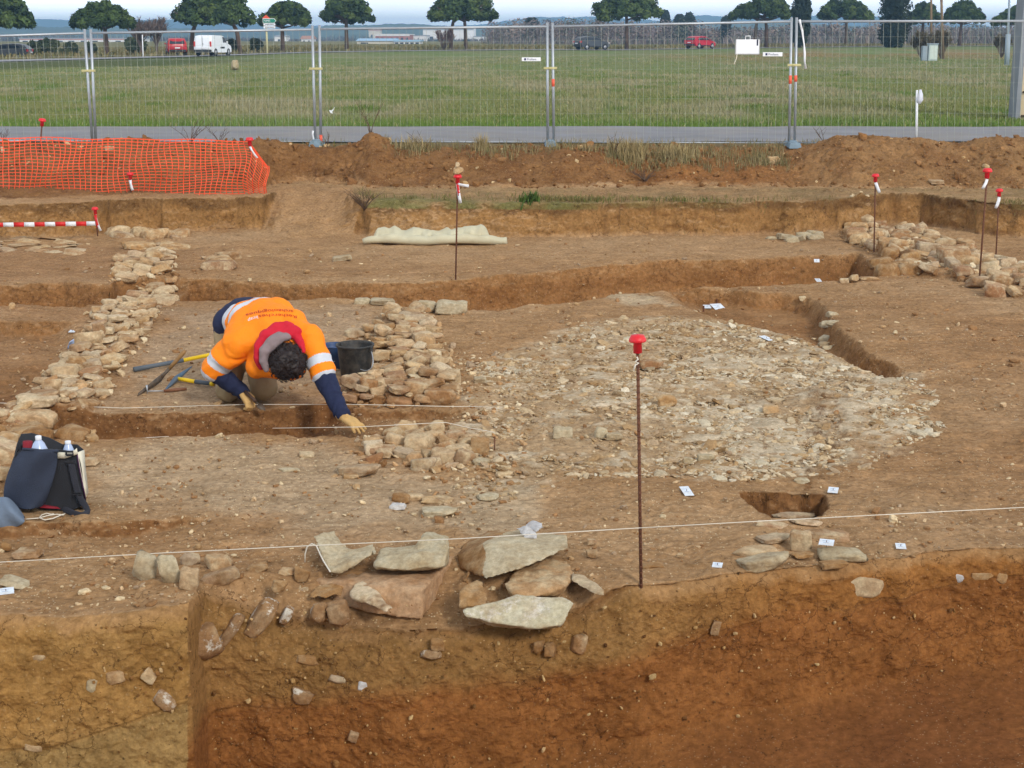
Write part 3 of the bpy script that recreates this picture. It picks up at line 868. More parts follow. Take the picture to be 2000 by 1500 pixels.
def stone_face(x0, y0, x1, y1, label, m=None, rot=0.0, out=0.35, name='stone', thick=0.8, seed=None):
    """a stone sticking out of the section; rot turns it in the plane of the face"""
    p = face_pt((x0 + x1) / 2, (y0 + y1) / 2); k = pxm(p.y, p.z)
    w, h = (x1 - x0) / k, (y1 - y0) / k
    t = min(w, h) * thick
    o = put_stone(name, (p.x, p.y + t * (0.5 - out), p.z), (w, t, h), 0.0, (0, rot), m or BROWN, None, seed)
    return tag(o, label, 'stone')

# ---- walls : each ruin is one thing, its stones are its parts
def wall(name, label, cat, polys, n, size, height_, along=0.0, m=None, seed=1, flat=0.6, jitter=0.5, extra=(), group=None):
    r = np.random.default_rng(seed)
    P = [poly_w(p) for p in polys]
    allp = np.vstack(P); lo, hi = allp.min(0), allp.max(0)
    cx, cy = allp.mean(0)
    root = empty(name, (cx, cy, Hs(cx, cy)), label, cat, group)
    inv = Matrix.Translation(root.location).inverted()
    placed = []
    sizes = np.sort(r.uniform(size[0], size[1], 4000) * (0.6 + 0.4 * r.random(4000)))[::-1]
    tries = 0
    for s in sizes:
        if len(placed) >= n: break
        for _ in range(14):
            x, y = r.uniform(lo[0], hi[0]), r.uniform(lo[1], hi[1])
            if not any(bool(in_poly(np.array([x]), np.array([y]), q)[0]) for q in P): continue
            if all((x - a) ** 2 + (y - b) ** 2 > (0.51 * (s + c)) ** 2 for a, b, c in placed):
                placed.append((x, y, s)); break
    xs = np.array([p[0] for p in placed]); ys = np.array([p[1] for p in placed])
    zs = height(xs, ys)
    for (x, y, s), z in zip(placed, zs):
        ar = r.uniform(0.6, 0.95)
        hh = s * r.uniform(flat * 0.55, flat * 1.05)
        o = put_stone('stone', Vector((x, y, z + height_ * r.uniform(0.0, 0.35) + hh * r.uniform(-0.12, 0.18))) - root.location, (s * 1.06, s * ar * 1.02, hh),
                      along + r.normal(0, jitter), (r.normal(0, 0.16), r.normal(0, 0.16)), m or LIME, root, int(r.integers(0, 99)))
    for (x0, y0, x1, y1) in extra:
        o = stone_px(x0, y0, x1, y1, parent=root, sink=0.25)
        o.location = Vector(o.location) - root.location
    return root

wall('rubble_wall', 'long diagonal low wall of tan rubble stones running back left of the kneeling person', 'stone wall',
     [WALL1], 98, (0.05, 0.18), 0.10, along=0.9, seed=3, flat=0.46,
     extra=[(12, 790, 102, 833), (25, 762, 105, 798), (140, 640, 198, 678), (128, 690, 165, 720), (180, 628, 205, 660), (78, 735, 118, 768), (100, 706, 150, 740)])
wall('rubble_wall', 'narrow wall of flat stacked stones crossing the back trench at left', 'stone wall',
     [[(236, 502), (330, 500), (333, 545), (330, 594), (222, 594), (228, 550)]], 98, (0.06, 0.23), 0.14, along=0.0, seed=5, flat=0.5, jitter=0.25)
wall('rubble_wall', 'L shaped low wall of ochre stones to the right of the black bucket', 'stone wall',
     [WALL2], 98, (0.05, 0.165), 0.16, along=0.1, seed=8, flat=0.55, jitter=0.4,
     extra=[(702, 733, 738, 768), (828, 752, 890, 792), (802, 682, 860, 714), (808, 650, 850, 682), (770, 606, 828, 634), (790, 740, 835, 770), (755, 765, 805, 795)])
wall('stone_heap', 'heap of loose tan stones in front of the worker\'s trench, below the strings', 'stone heap',
     [[(716, 884), (730, 866), (780, 842), (890, 838), (926, 872), (924, 902), (850, 918), (800, 905), (780, 880), (725, 906)]], 40, (0.04, 0.14), 0.05, along=0.2, seed=12, flat=0.8,
     extra=[(710, 862, 770, 888), (788, 842, 850, 882), (862, 862, 922, 900), (800, 886, 852, 922), (840, 870, 890, 905), (868, 836, 912, 866)])
wall('rubble_wall', 'wide spread of tumbled wall stones by the two rusty stakes at far right', 'stone wall',
     [WALL4], 98, (0.06, 0.25), 0.10, along=-0.5, seed=17, flat=0.7,
     extra=[(1795, 470, 1845, 500), (1840, 478, 1902, 520), (1870, 485, 1915, 520), (1895, 537, 1945, 562), (1925, 552, 1966, 580), (1656, 447, 1700, 470)])
wall('stone_heap', 'flat pale stones on the ground just below the red and white tape', 'stone heap',
     [[(-60, 470), (60, 466), (118, 468), (178, 488), (150, 498), (90, 492), (-60, 486)]], 22, (0.08, 0.30), 0.0, seed=21, flat=0.16)
wall('stone_heap', 'row of tan boulders at the foot of the back bank right of the tape', 'stone heap',
     [[(230, 458), (280, 456), (352, 458), (354, 466), (300, 470), (232, 468)]], 12, (0.16, 0.34), 0.05, seed=22, flat=0.6)
wall('stone_heap', 'few thin slabs behind the narrow wall crossing the trench', 'stone heap',
     [[(244, 488), (262, 478), (300, 480), (346, 482), (352, 488), (290, 492)]], 8, (0.16, 0.4), 0.03, seed=23, flat=0.3)
wall('stone_heap', 'small pile of slanting stones standing alone right of the narrow trench wall', 'stone heap',
     [[(404, 530), (408, 508), (450, 500), (462, 516), (440, 530)]], 9, (0.14, 0.36), 0.08, seed=24, flat=0.5)
wall('stone_heap', 'low rubble at the dark end of the back trench under the far right wall', 'stone heap',
     [[(1716, 512), (1740, 500), (1790, 520), (1780, 532), (1730, 536)]], 14, (0.12, 0.28), 0.05, seed=25, flat=0.9, m=BROWN)
wall('stone_heap', 'pale rubble lying in the bottom of the scarp near the back trench, right', 'stone heap',
     [[(1505, 464), (1530, 460), (1600, 458), (1604, 464), (1550, 470)]], 9, (0.08, 0.22), 0.08, seed=26, flat=0.6, m=PALE)
wall('stone_heap', 'small grey stones stuck in the bend of the shallow curved scarp', 'stone heap',
     [[(1598, 648), (1602, 622), (1628, 612), (1640, 634), (1624, 652)]], 7, (0.05, 0.12), 0.03, seed=27, flat=0.7, m=PALE)
wall('stone_heap', 'dark soil covered stones lying behind the black shoulder bag', 'stone heap',
     [[(-30, 858), (0, 842), (60, 842), (160, 842), (225, 842), (228, 858), (120, 862)]], 14, (0.08, 0.24), 0.05, seed=28, flat=0.7, m=BROWN)
wall('stone_heap', 'tan stones half hidden at the left edge beside the shoulder bag', 'stone heap',
     [[(-60, 960), (-60, 865), (18, 862), (14, 900), (4, 960)]], 12, (0.12, 0.26), 0.08, seed=29, flat=0.8)

# ---- the large stones along the edge of the section
def hull_stone(name, hulls, m, label, rough=0.009, voxel=0.010, parent=None, cat='stone', scale=14):
    bm = bmesh.new()
    for pts in hulls:
        vs = [bm.verts.new(DP(*p)) for p in pts]
        r = bmesh.ops.convex_hull(bm, input=vs)
        bmesh.ops.delete(bm, geom=[g for g in set(r['geom_interior']) | set(r['geom_unused']) if isinstance(g, bmesh.types.BMVert)], context='VERTS')
    return remeshed(name, bm, m, label, rough, voxel, parent, cat, scale)

def eval_mesh(o):
    dg = bpy.context.evaluated_depsgraph_get(); dg.update()
    me = bpy.data.meshes.new_from_object(o.evaluated_get(dg))
    return me

def remeshed(name, bm, m, label, rough, voxel, parent=None, cat='stone', scale=14, smooth=2):
    me = bpy.data.meshes.new(name); bm.to_mesh(me); bm.free()
    o = link(bpy.data.objects.new(name, me))
    md = o.modifiers.new('r', 'REMESH'); md.mode = 'VOXEL'; md.voxel_size = voxel; md.use_smooth_shade = True
    if smooth:
        md = o.modifiers.new('s', 'SMOOTH'); md.factor = 0.5; md.iterations = smooth
    me2 = eval_mesh(o)
    o.modifiers.clear(); o.data = me2; me2.name = name
    n = len(me2.vertices); V = np.zeros(n * 3, np.float32); me2.vertices.foreach_get('co', V); V = V.reshape(-1, 3)
    Nn = np.zeros(n * 3, np.float32); me2.vertices.foreach_get('normal', Nn); Nn = Nn.reshape(-1, 3)
    dsp = rough * fbm(V[:, 0] * scale, V[:, 1] * scale, V[:, 2] * scale, 5, 0.55)
    V = V + Nn * dsp[:, None]; c = V.mean(0)
    me2.vertices.foreach_set('co', (V - c).ravel().astype(np.float32)); me2.update()
    me2.materials.clear(); me2.materials.append(m)
    me2.polygons.foreach_set('use_smooth', [True] * len(me2.polygons))
    o.location = c
    if parent is not None:
        o.parent = parent; o.location = Vector(c) - parent.location
    elif label: tag(o, label, cat)
    return o

hull_stone('stone_block', [[(612, 1048, 6.80), (652, 1036, 6.95), (690, 1078, 6.72), (662, 1120, 6.55), (643, 1116, 6.55), (628, 1085, 6.68), (640, 1050, 7.0), (668, 1090, 6.85), (655, 1112, 6.75)],
            [(642, 1117, 6.55), (664, 1120, 6.55), (734, 1080, 6.62), (728, 1062, 6.75), (702, 1084, 6.68), (672, 1080, 6.72), (650, 1108, 6.75), (725, 1070, 6.85)]], PALE,
           'pale greenish V shaped broken stone with the loose white cord end on it')
hull_stone('stone_block', [[(730, 1100, 6.58), (744, 1073, 6.72), (805, 1068, 6.72), (840, 1075, 6.6), (868, 1106, 6.52), (800, 1113, 6.50), (734, 1109, 6.54), (750, 1072, 7.0), (840, 1066, 7.0), (740, 1108, 6.9)],
            [(805, 1072, 6.66), (824, 1046, 6.74), (868, 1050, 6.72), (874, 1076, 6.6), (868, 1106, 6.52), (820, 1112, 6.5), (836, 1040, 7.0), (876, 1048, 6.98), (876, 1104, 6.85)]], PALE,
           'pale notched stone with a brown right end, lying on the big brown slab')
SLABM = stone_material('pinkish_slab', [(190, 154, 118)], dirt=(172, 124, 78), dirt_amt=0.6, pale=(208, 180, 146), pale_amt=0.4)
hull_stone('stone_slab', [[(616, 1132, 6.62), (690, 1104, 6.95), (888, 1074, 7.05), (894, 1082, 6.92), (826, 1150, 6.40), (732, 1144, 6.43), (824, 1212, 6.37), (736, 1200, 6.40), (892, 1128, 6.90), (618, 1168, 6.6), (690, 1190, 6.45)]], SLABM,
           'big brown slab with a sharp front corner under the two pale stones', rough=0.008)
hull_stone('stone_block', [[(893, 1084, 6.82), (910, 1058, 7.1), (948, 1060, 6.74), (952, 1132, 6.48), (1014, 1112, 6.48), (985, 1056, 6.74), (1066, 1090, 6.58), (1034, 1034, 7.1), (958, 1034, 7.2), (898, 1112, 6.74), (1060, 1044, 6.9)],
            [(985, 1060, 6.72), (1014, 1112, 6.48), (1112, 1070, 6.66), (1108, 1044, 6.85), (1060, 1040, 7.0), (1066, 1092, 6.56), (1100, 1060, 6.95)]], PALE,
           'largest block, brown left side, pale front, two white stones on top', rough=0.006, scale=9)
big = bpy.data.objects['stone_block.002']; big.data.materials.append(BROWN)
for p_ in big.data.polygons:
    if p_.center.x < -0.115 - 0.25 * p_.center.z + 0.012 * math.sin(p_.center.z * 60) + 0.5 * max(0, p_.center.y): p_.material_index = 1
hull_stone('stone', [[(1006, 1032, 6.9), (1030, 1024, 6.9), (1052, 1044, 6.82), (1046, 1056, 6.8), (1020, 1050, 6.82), (1030, 1030, 7.0)]], GREYB, 'bluish white stone leaning on the largest block', rough=0.004)
hull_stone('stone', [[(1022, 1026, 7.0), (1040, 1014, 7.05), (1060, 1022, 7.0), (1064, 1034, 6.92), (1046, 1040, 6.9), (1045, 1020, 7.15)]], GREYB, 'white rounded stone at the very top of the largest block', rough=0.004)
hull_stone('boulder', [[(985, 1140, 6.45), (1010, 1108, 6.65), (1070, 1090, 6.75), (1112, 1096, 6.72), (1123, 1118, 6.6), (1105, 1146, 6.4), (1050, 1166, 6.34), (1000, 1156, 6.38), (1060, 1095, 6.95), (1010, 1180, 6.4), (1100, 1160, 6.45)]], LIME,
           'rounded tan boulder under the right end of the largest block', rough=0.010)
hull_stone('stone', [[(1110, 1120, 6.55), (1125, 1118, 6.6), (1180, 1152, 6.32), (1184, 1164, 6.28), (1160, 1162, 6.28), (1116, 1136, 6.45), (1150, 1130, 6.6)]], LIME, 'long thin tan stone sloping down right of the rounded boulder')
hull_stone('stone', [[(895, 1185, 6.28), (898, 1155, 6.35), (930, 1130, 6.48), (945, 1134, 6.46), (953, 1165, 6.32), (948, 1184, 6.27), (925, 1135, 6.6), (905, 1192, 6.35)]], BROWN, 'triangular brown stone above the tip of the long white stone')
hull_stone('stone', [[(897, 1140, 6.5), (918, 1113, 6.62), (920, 1122, 6.58), (915, 1140, 6.48), (900, 1144, 6.47), (912, 1118, 6.7)]], BROWN, 'small upright brown stone below the left side of the largest block')
hull_stone('stone', [[(902, 1191, 6.24), (960, 1176, 6.30), (1010, 1164, 6.34), (1100, 1166, 6.32), (1122, 1176, 6.28), (1098, 1220, 6.17), (1050, 1228, 6.15), (980, 1220, 6.17), (908, 1204, 6.21), (1060, 1175, 6.6), (940, 1190, 6.5), (1085, 1225, 6.45), (960, 1222, 6.4)]],
           stone_material('white_crusted_slab', [(198, 188, 158)], dirt=(176, 146, 106), dirt_amt=0.5, pale=(212, 206, 182), pale_amt=0.7, white=0.9), 'long white crusted stone set into the top of the cut earth face', rough=0.007)
hull_stone('stone', [[(598, 1168, 6.45), (610, 1150, 6.52), (672, 1130, 6.6), (682, 1142, 6.55), (668, 1165, 6.42), (610, 1172, 6.42), (660, 1140, 6.7)]], BROWN, 'brown stone on the left end of the big slab\'s front')
hull_stone('stone', [[(680, 1165, 6.42), (688, 1138, 6.5), (708, 1132, 6.52), (730, 1145, 6.46), (770, 1188, 6.22), (755, 1196, 6.2), (700, 1176, 6.34), (720, 1150, 6.6), (750, 1180, 6.4)]], LIME, 'tan wedge stone sliding down in front of the big slab')
for q in [(257, 1074, 306, 1136, 'grey egg shaped stone, leftmost of the front row', PALE, 0.5, 0.12), (308, 1078, 350, 1142, 'knobbly grey stone standing second in the front row', PALE, 0.5, -0.3),
          (350, 1077, 390, 1106, 'round yellowish stone behind the cube shaped one', LIME, 0.7, 0), (350, 1104, 386, 1152, 'cube shaped stone with a white top face, front row', LIME, 0.7, 0.05),
          (394, 1077, 450, 1116, 'rough yellow stone at the back right of the front row', LIME, 0.7, 0), (394, 1104, 467, 1150, 'oblong tan stone lying at the right end of the front row', LIME, 0.6, -0.35),
          (480, 1095, 523, 1121, 'half buried tan stone right of the front row', BROWN, 0.7, -0.2), (544, 1106, 576, 1124, 'small flat tan stone left of the curly cord', LIME, 0.7, 0),
          (572, 1103, 604, 1140, 'small upright grey brown stone left of the V shaped stone', BROWN, 0.6, 0.2), (580, 1143, 602, 1158, 'little round tan stone at the left end of the slab', LIME, 0.8, 0),
          (22, 1066, 76, 1092, 'tan pyramid stone at left edge near the string', LIME, 0.7, 0), (-10, 1124, 52, 1152, 'pale wedge stone at left edge above the paper label', PALE, 0.7, 0.2),
          (0, 1056, 20, 1076, 'small brown stone at the left edge above the string', BROWN, 0.8, 0), (242, 1024, 282, 1036, 'thin tan sliver lying on the low step', LIME, 0.5, 0),
          (655, 900, 742, 932, 'long flat tan stone lying in front of the heap', LIME, 0.45, 0), (765, 958, 800, 982, 'brownish pebble left of the scattered stones', BROWN, 0.7, 0),
          (760, 980, 792, 996, 'small bluish grey stone near the scattered stones', GREYB, 0.7, 0), (822, 984, 892, 1012, 'flat grey topped stone in the middle foreground', PALE, 0.7, 0),
          (822, 963, 884, 986, 'tan stone just behind the flat grey topped one', LIME, 0.7, 0), (930, 960, 975, 980, 'white stone right of the scattered tan stones', PALE, 0.7, 0),
          (792, 960, 830, 980, 'buried tan stone between two scattered stones', LIME, 0.7, 0), (670, 922, 700, 938, 'reddish tan pebble in front of the long flat stone', LIME, 0.8, 0),
          (582, 880, 612, 896, 'roundish tan stone left of the long flat one', LIME, 0.8, 0), (540, 912, 584, 922, 'thin flat pale stone on bare ground at centre left', PALE, 0.4, 0),
          (922, 892, 958, 910, 'white stone right of the stone heap', PALE, 0.7, 0), (918, 850, 955, 888, 'brown stone between the heap and the mortar floor', BROWN, 0.6, 0),
          (868, 718, 900, 752, 'yellow block lying alone right of the L shaped wall', LIME, 0.7, 0), (925, 734, 950, 750, 'small grey stone beyond the yellow block', PALE, 0.7, 0),
          (672, 638, 716, 660, 'flat pinkish stone behind the black bucket', LIME, 0.7, 0), (810, 584, 854, 612, 'grey capped stone on the trench edge, left of two', PALE, 0.7, 0),
          (850, 583, 912, 614, 'wide grey capped stone on the trench edge, right of two', PALE, 0.6, 0), (692, 580, 724, 596, 'small white stone on the trench edge', PALE, 0.7, 0),
          (722, 580, 770, 596, 'pinkish white flat stone on the trench edge', PALE, 0.6, 0), (648, 497, 686, 510, 'slanting grey slab lying alone beyond the back trench', PALE, 0.5, -0.15),
          (1248, 700, 1298, 720, 'flat tan stone just right of the tall red capped stake', LIME, 0.5, 0), (1335, 892, 1356, 906, 'curved grey shard on the mortar floor', PALE, 0.6, 0.2),
          (1363, 884, 1396, 902, 'whitish stone on the near side of the mortar floor', PALE, 0.6, 0), (1162, 830, 1190, 858, 'upright white stone in the mortar floor', PALE, 0.7, 0),
          (1184, 842, 1216, 862, 'dark grey stone beside the upright white one', PALE, 0.7, 0), (1080, 830, 1118, 858, 'white chalky lump on the left of the mortar floor', PALE, 0.7, 0),
          (1285, 768, 1322, 796, 'big tan lump in the middle of the mortar floor', LIME, 0.7, 0), (1490, 788, 1524, 808, 'tan white lump in the right of the mortar floor', LIME, 0.7, 0),
          (1640, 542, 1660, 553, 'small stone at the trench end, left of two', LIME, 0.7, 0), (1660, 535, 1680, 551, 'peaked stone at the trench end, right of two', LIME, 0.7, 0),
          (1680, 538, 1720, 548, 'long flat stone at the trench end by the wall', LIME, 0.5, 0), (1552, 930, 1582, 946, 'white stone above the small square pit', PALE, 0.7, 0),
          (1254, 1098, 1300, 1112, 'half buried pinkish stone right of the tall stake', BROWN, 0.6, 0), (1145, 1072, 1168, 1090, 'small light triangular stone right of the largest block', LIME, 0.6, 0),
          (1148, 1050, 1165, 1066, 'small tan stone above the triangular one', LIME, 0.8, 0), (140, 890, 190, 910, 'flat orange tan stone right of the bag', LIME, 0.6, 0),
          (430, 112, 468, 138, None, None, 0, 0)][:-1]:
    stone_px(q[0], q[1], q[2], q[3], q[4], q[5], q[6], roll=q[7])
# the stones right of the tall stake, below the square pit
for q in [(1512, 998, 1604, 1018, 'flat tan stone at the back of the right hand pile', LIME, 0.5), (1480, 1016, 1545, 1034, 'thin stone on the left of the right hand pile, under the string', LIME, 0.6), (1546, 1012, 1612, 1028, 'broad stone under the string in the right hand pile', LIME, 0.6),
          (1574, 1026, 1662, 1058, 'large slab with a tan edge, right of the pile', LIME, 0.6), (1484, 1038, 1546, 1062, 'yellowish stone left in the right hand pile', LIME, 0.6), (1544, 1032, 1586, 1076, 'yellow upright block in the middle of the right hand pile', LIME, 0.5),
          (1434, 1062, 1526, 1092, 'long brown stone behind the whitest stone of the pile', LIME, 0.5), (1446, 1074, 1546, 1116, 'whitest stone, at the front left of the right hand pile', PALE, 0.5), (1548, 1074, 1590, 1092, 'small brown stone in the right hand pile', BROWN, 0.7),
          (1604, 1062, 1700, 1100, 'flat grey stone with the paper label on it', PALE, 0.6), (1605, 1090, 1660, 1114, 'brown stone at the edge under the flat grey stone', BROWN, 0.6)]:
    stone_px(q[0], q[1], q[2], q[3], q[4], q[5], q[6], rot=random.uniform(-0.35, 0.35), roll=random.uniform(-0.12, 0.12))
# stones sticking out of the cut earth
for q in [(355, 1212, 438, 1286, 'large ribbed brown stone leaning out of the section corner', CRUST, -0.45), (395, 1188, 478, 1306, None, None, 0), (474, 1168, 544, 1262, None, None, 0)][:1]:
    stone_face(q[0], q[1], q[2], q[3], q[4], q[5], q[6], out=0.75)
def bar_face(px0, py0, px1, py1, wpx, label, m):
    p0, p1 = face_pt(px0, py0), face_pt(px1, py1); c = (p0 + p1) / 2; k = pxm(c.y, c.z)
    L = (p1 - p0).length; a = math.atan2(p1.z - p0.z, p1.x - p0.x)
    o = put_stone('stone', (c.x, c.y + 0.03, c.z), (L * 1.03, wpx / k * 1.3, wpx / k), 0, (0, -a), m, None, 5)
    return tag(o, label, 'stone')
bar_face(404, 1296, 470, 1204, 24, 'thin crusted stone leaning like a bar right of the ribbed one', CRUST)
bar_face(482, 1250, 530, 1180, 38, 'crusted leaning stone with white veins, third at the corner', CRUST)
bar_face(548, 1224, 566, 1192, 20, 'short crusted stone right of the leaning stones', CRUST)
for q in [(604, 1178, 642, 1222, 'crusted brown stone low under the slab, left of two', CRUST, 0.2), (636, 1176, 682, 1222, 'crusted brown stone low under the slab, right of two', CRUST, -0.2), (530, 1130, 560, 1160, 'brown stone in the soil above the leaning stones', BROWN, 0.3),
          (1646, 1126, 1732, 1168, 'oval pitted stone in the upper right of the section', LIME, 0.05), (1112, 1240, 1152, 1284, 'rounded whitish stone in the section below the long white stone', LIME, 0.2), (1040, 1250, 1064, 1276, 'dark pebble in the section, left of two', BROWN, 0), (1062, 1256, 1088, 1286, 'greyish pebble in the section, right of two', BROWN, 0),
          (820, 1270, 864, 1290, 'whitish flat stone in the middle of the section', CRUST, 0.1), (840, 1248, 868, 1272, 'brown pebble on top of a whitish flat stone', BROWN, 0), (568, 1344, 612, 1380, 'square brown stone low in the section', CRUST, 0.2), (574, 1280, 634, 1302, 'flat mottled stone in the section at centre left', BROWN, 0.1),
          (698, 1330, 720, 1350, 'small white stone in the section', GREYB, 0), (166, 1328, 192, 1356, 'grey angular stone in the left ochre section', PALE, 0.1), (208, 1308, 244, 1336, 'faint ochre stone in the left section', LIME, -0.4), (46, 1274, 90, 1292, 'tile shaped stone in the left ochre section', LIME, -0.1),
          (46, 1452, 82, 1468, 'tile shaped fragment low in the left section', LIME, 0.1), (306, 1346, 344, 1400, 'white veined stone in the left section near the corner', CRUST, -0.9), (278, 1306, 306, 1338, 'slanting sliver in the left section', LIME, -0.8), (1388, 1212, 1408, 1242, 'white spotted stone in the section below the paper labels', CRUST, 0.3),
          (1858, 1120, 1882, 1140, 'white chip in the section at far right', GREYB, 0.3), (1896, 1118, 1940, 1136, 'tan stone in the section at far right, left of two', BROWN, 0), (1940, 1118, 1972, 1144, 'tan stone in the section at far right, right of two', BROWN, 0.2), (640, 1318, 676, 1336, 'cream curved fragment in the section', LIME, 0.1), (680, 1428, 700, 1450, 'cream root shaped bit low in the section', LIME, 0.4)]:
    stone_face(q[0], q[1], q[2], q[3], q[4], q[5], q[6])
# stones in the spoil banks
for q in [(738, 268, 764, 290, 'squared tan boulder on the small pointed mound', LIME), (1500, 304, 1524, 322, 'tan boulder on the turf edge, left of two', LIME), (1520, 302, 1552, 316, 'long tan stone on the turf edge, right of two', LIME), (1424, 306, 1436, 318, 'small tan stone on the cut turf edge', LIME),
          (1622, 298, 1644, 312, 'tan stone on the face of the right bank', LIME), (1790, 410, 1812, 426, 'cream boulder in the scarp at far right', LIME), (1818, 350, 1846, 360, 'flat stone at the foot of the right bank', LIME), (1680, 266, 1690, 278, 'small yellow stone on top of the right bank', LIME),
          (418, 272, 436, 290, 'tan stone behind the right part of the orange netting', LIME), (204, 284, 222, 296, 'tan stone behind the middle of the orange netting', LIME), (352, 316, 368, 330, 'tan stone low behind the orange netting', LIME), (0, 286, 8, 298, 'pale stone behind the left end of the orange netting', LIME)]:
    stone_px(q[0], q[1], q[2], q[3], q[4], q[5], 0.8)

# ---- gravel and crumbs : nobody could count them
def scatter(name, X, Y, Z, S, shapes, mats, cols, sink=0.15, flat=0.6, smooth=False):
    n = len(X); V, Fq = [], []; C = []
    r = np.random.default_rng(len(X) + 3)
    base = [stone_shape(900 + i, 2, rough=1.6) for i in range(shapes)]
    off = 0
    for k in range(shapes):
        idx = np.nonzero(np.arange(n) % shapes == k)[0]
        if len(idx) == 0: continue
        B, F0 = base[k]
        a = r.uniform(0, 6.283, len(idx)); ca, sa = np.cos(a), np.sin(a)
        sx, sy, sz = S[idx] * r.uniform(0.7, 1.3, len(idx)), S[idx] * r.uniform(0.6, 1.0, len(idx)), S[idx] * flat * r.uniform(0.6, 1.3, len(idx))
        bx, by, bz = B[None, :, 0] * sx[:, None], B[None, :, 1] * sy[:, None], B[None, :, 2] * sz[:, None]
        t = r.normal(0, 0.3, len(idx))[:, None]
        bz = bz + bx * t
        P = np.stack([bx * ca[:, None] - by * sa[:, None] + X[idx][:, None], bx * sa[:, None] + by * ca[:, None] + Y[idx][:, None], bz + (Z[idx] + sz * (1 - 2 * sink))[:, None]], -1)
        V.append(P.reshape(-1, 3))
        Fq.append((F0[None] + (np.arange(len(idx)) * len(B))[:, None, None] + off).reshape(-1, 3))
        C.append(np.repeat(cols[idx], len(B), 0)); off += len(idx) * len(B)
    o = mesh_np(name, np.vstack(V), None, mats, smooth=smooth, colors=np.vstack(C), tris=np.vstack(Fq))
    return tag(o, kind='stuff')

def attr_mat(name, rough=0.9, bump=0.3, trans=0.0):
    m, nt, b = new_mat(name); N, L = nt.nodes, nt.links
    at = N.new('ShaderNodeAttribute'); at.attribute_name = 'soil'
    geo = N.new('ShaderNodeNewGeometry'); n = N.new('ShaderNodeTexNoise'); n.inputs['Scale'].default_value = 60; n.inputs['Detail'].default_value = 5
    L.new(geo.outputs['Position'], n.inputs['Vector'])
    r = N.new('ShaderNodeValToRGB'); r.color_ramp.elements[0].position = .3; r.color_ramp.elements[1].position = .7
    r.color_ramp.elements[0].color = (.72, .70, .68, 1); r.color_ramp.elements[1].color = (1.15, 1.15, 1.15, 1); L.new(n.outputs['Fac'], r.inputs['Fac'])
    x = N.new('ShaderNodeMixRGB'); x.blend_type = 'MULTIPLY'; x.inputs['Fac'].default_value = 1
    L.new(at.outputs['Color'], x.inputs['Color1']); L.new(r.outputs['Color'], x.inputs['Color2']); L.new(x.outputs['Color'], b.inputs['Base Color'])
    b.inputs['Roughness'].default_value = rough; b.inputs['Specular IOR Level'].default_value = 0.15
    return m
GRAVEL = attr_mat('gravel')

def pick_cols(n, table, r):
    t = np.array([s2l(c) for c in table]); return (t[r.integers(0, len(t), n)] * r.uniform(0.8, 1.12, (n, 1))).astype(np.float32)

r0 = np.random.default_rng(5)
n = 11500
px_, py_ = r0.uniform(-250, 2250, n), 470 + (1200 - 470) * r0.random(n) ** 0.9
gp = np.array([G(a, b, 0.0)[:2] for a, b in zip(px_, py_)])
ok = gp[:, 1] > edge_y(gp[:, 0]) + 0.05
clump = fbm(gp[:, 0] * 1.1, gp[:, 1] * 1.1, 4.4, 3) + 0.25 * r0.normal(size=n)
ok &= clump + 0.6 * (sd_poly(gp[:, 0], gp[:, 1], P_GREY2) > 0) + 0.3 * (sd_poly(gp[:, 0], gp[:, 1], P_GREY) > 0) > -0.10
gp = gp[ok]; k = len(gp)
S = np.clip(0.0068 * np.exp(r0.normal(0, 0.55, k)), 0.003, 0.032) * np.clip(gp[:, 1] / 9, 0.8, 1.5)
scatter('gravel', gp[:, 0], gp[:, 1], height(gp[:, 0], gp[:, 1]), S, 6, [GRAVEL], pick_cols(k, [(178, 146, 106), (200, 172, 134), (164, 124, 84), (150, 112, 74), (212, 190, 152), (172, 148, 120)], r0) , sink=0.3)
# small stones between the large ones of the ruins
XS, YS, SS = [], [], []
for Pq, cnt, s0 in ((poly_w(WALL1), 420, 0.022), (poly_w(WALL2), 420, 0.020), (poly_w(WALL4), 460, 0.030), (poly_w([(236, 502), (330, 500), (333, 545), (330, 594), (222, 594), (228, 550)]), 300, 0.024), (poly_w([(690, 890), (712, 845), (780, 832), (900, 832), (935, 872), (930, 915), (840, 930), (760, 915)]), 160, 0.016),
                     (poly_w([(880, 690), (960, 690), (1010, 800), (1000, 960), (900, 1020), (840, 1000), (900, 860)]), 420, 0.012)):
    lo, hi = Pq.min(0) - 0.06, Pq.max(0) + 0.06
    x_, y_ = r0.uniform(lo[0], hi[0], cnt * 3), r0.uniform(lo[1], hi[1], cnt * 3); k_ = sd_poly(x_, y_, Pq) > -0.07
    x_, y_ = x_[k_][:cnt], y_[k_][:cnt]; XS.append(x_); YS.append(y_); SS.append(np.clip(s0 * np.exp(r0.normal(0, 0.4, len(x_))), 0.006, 0.06))
XS, YS, SS = np.concatenate(XS), np.concatenate(YS), np.concatenate(SS); k = len(XS)
scatter('small_rubble', XS, YS, height(XS, YS), SS, 6, [GRAVEL], pick_cols(k, [(190, 154, 112), (210, 186, 148), (168, 130, 90), (178, 154, 124), (216, 198, 164), (150, 112, 74)], r0), sink=0.25, flat=0.6)
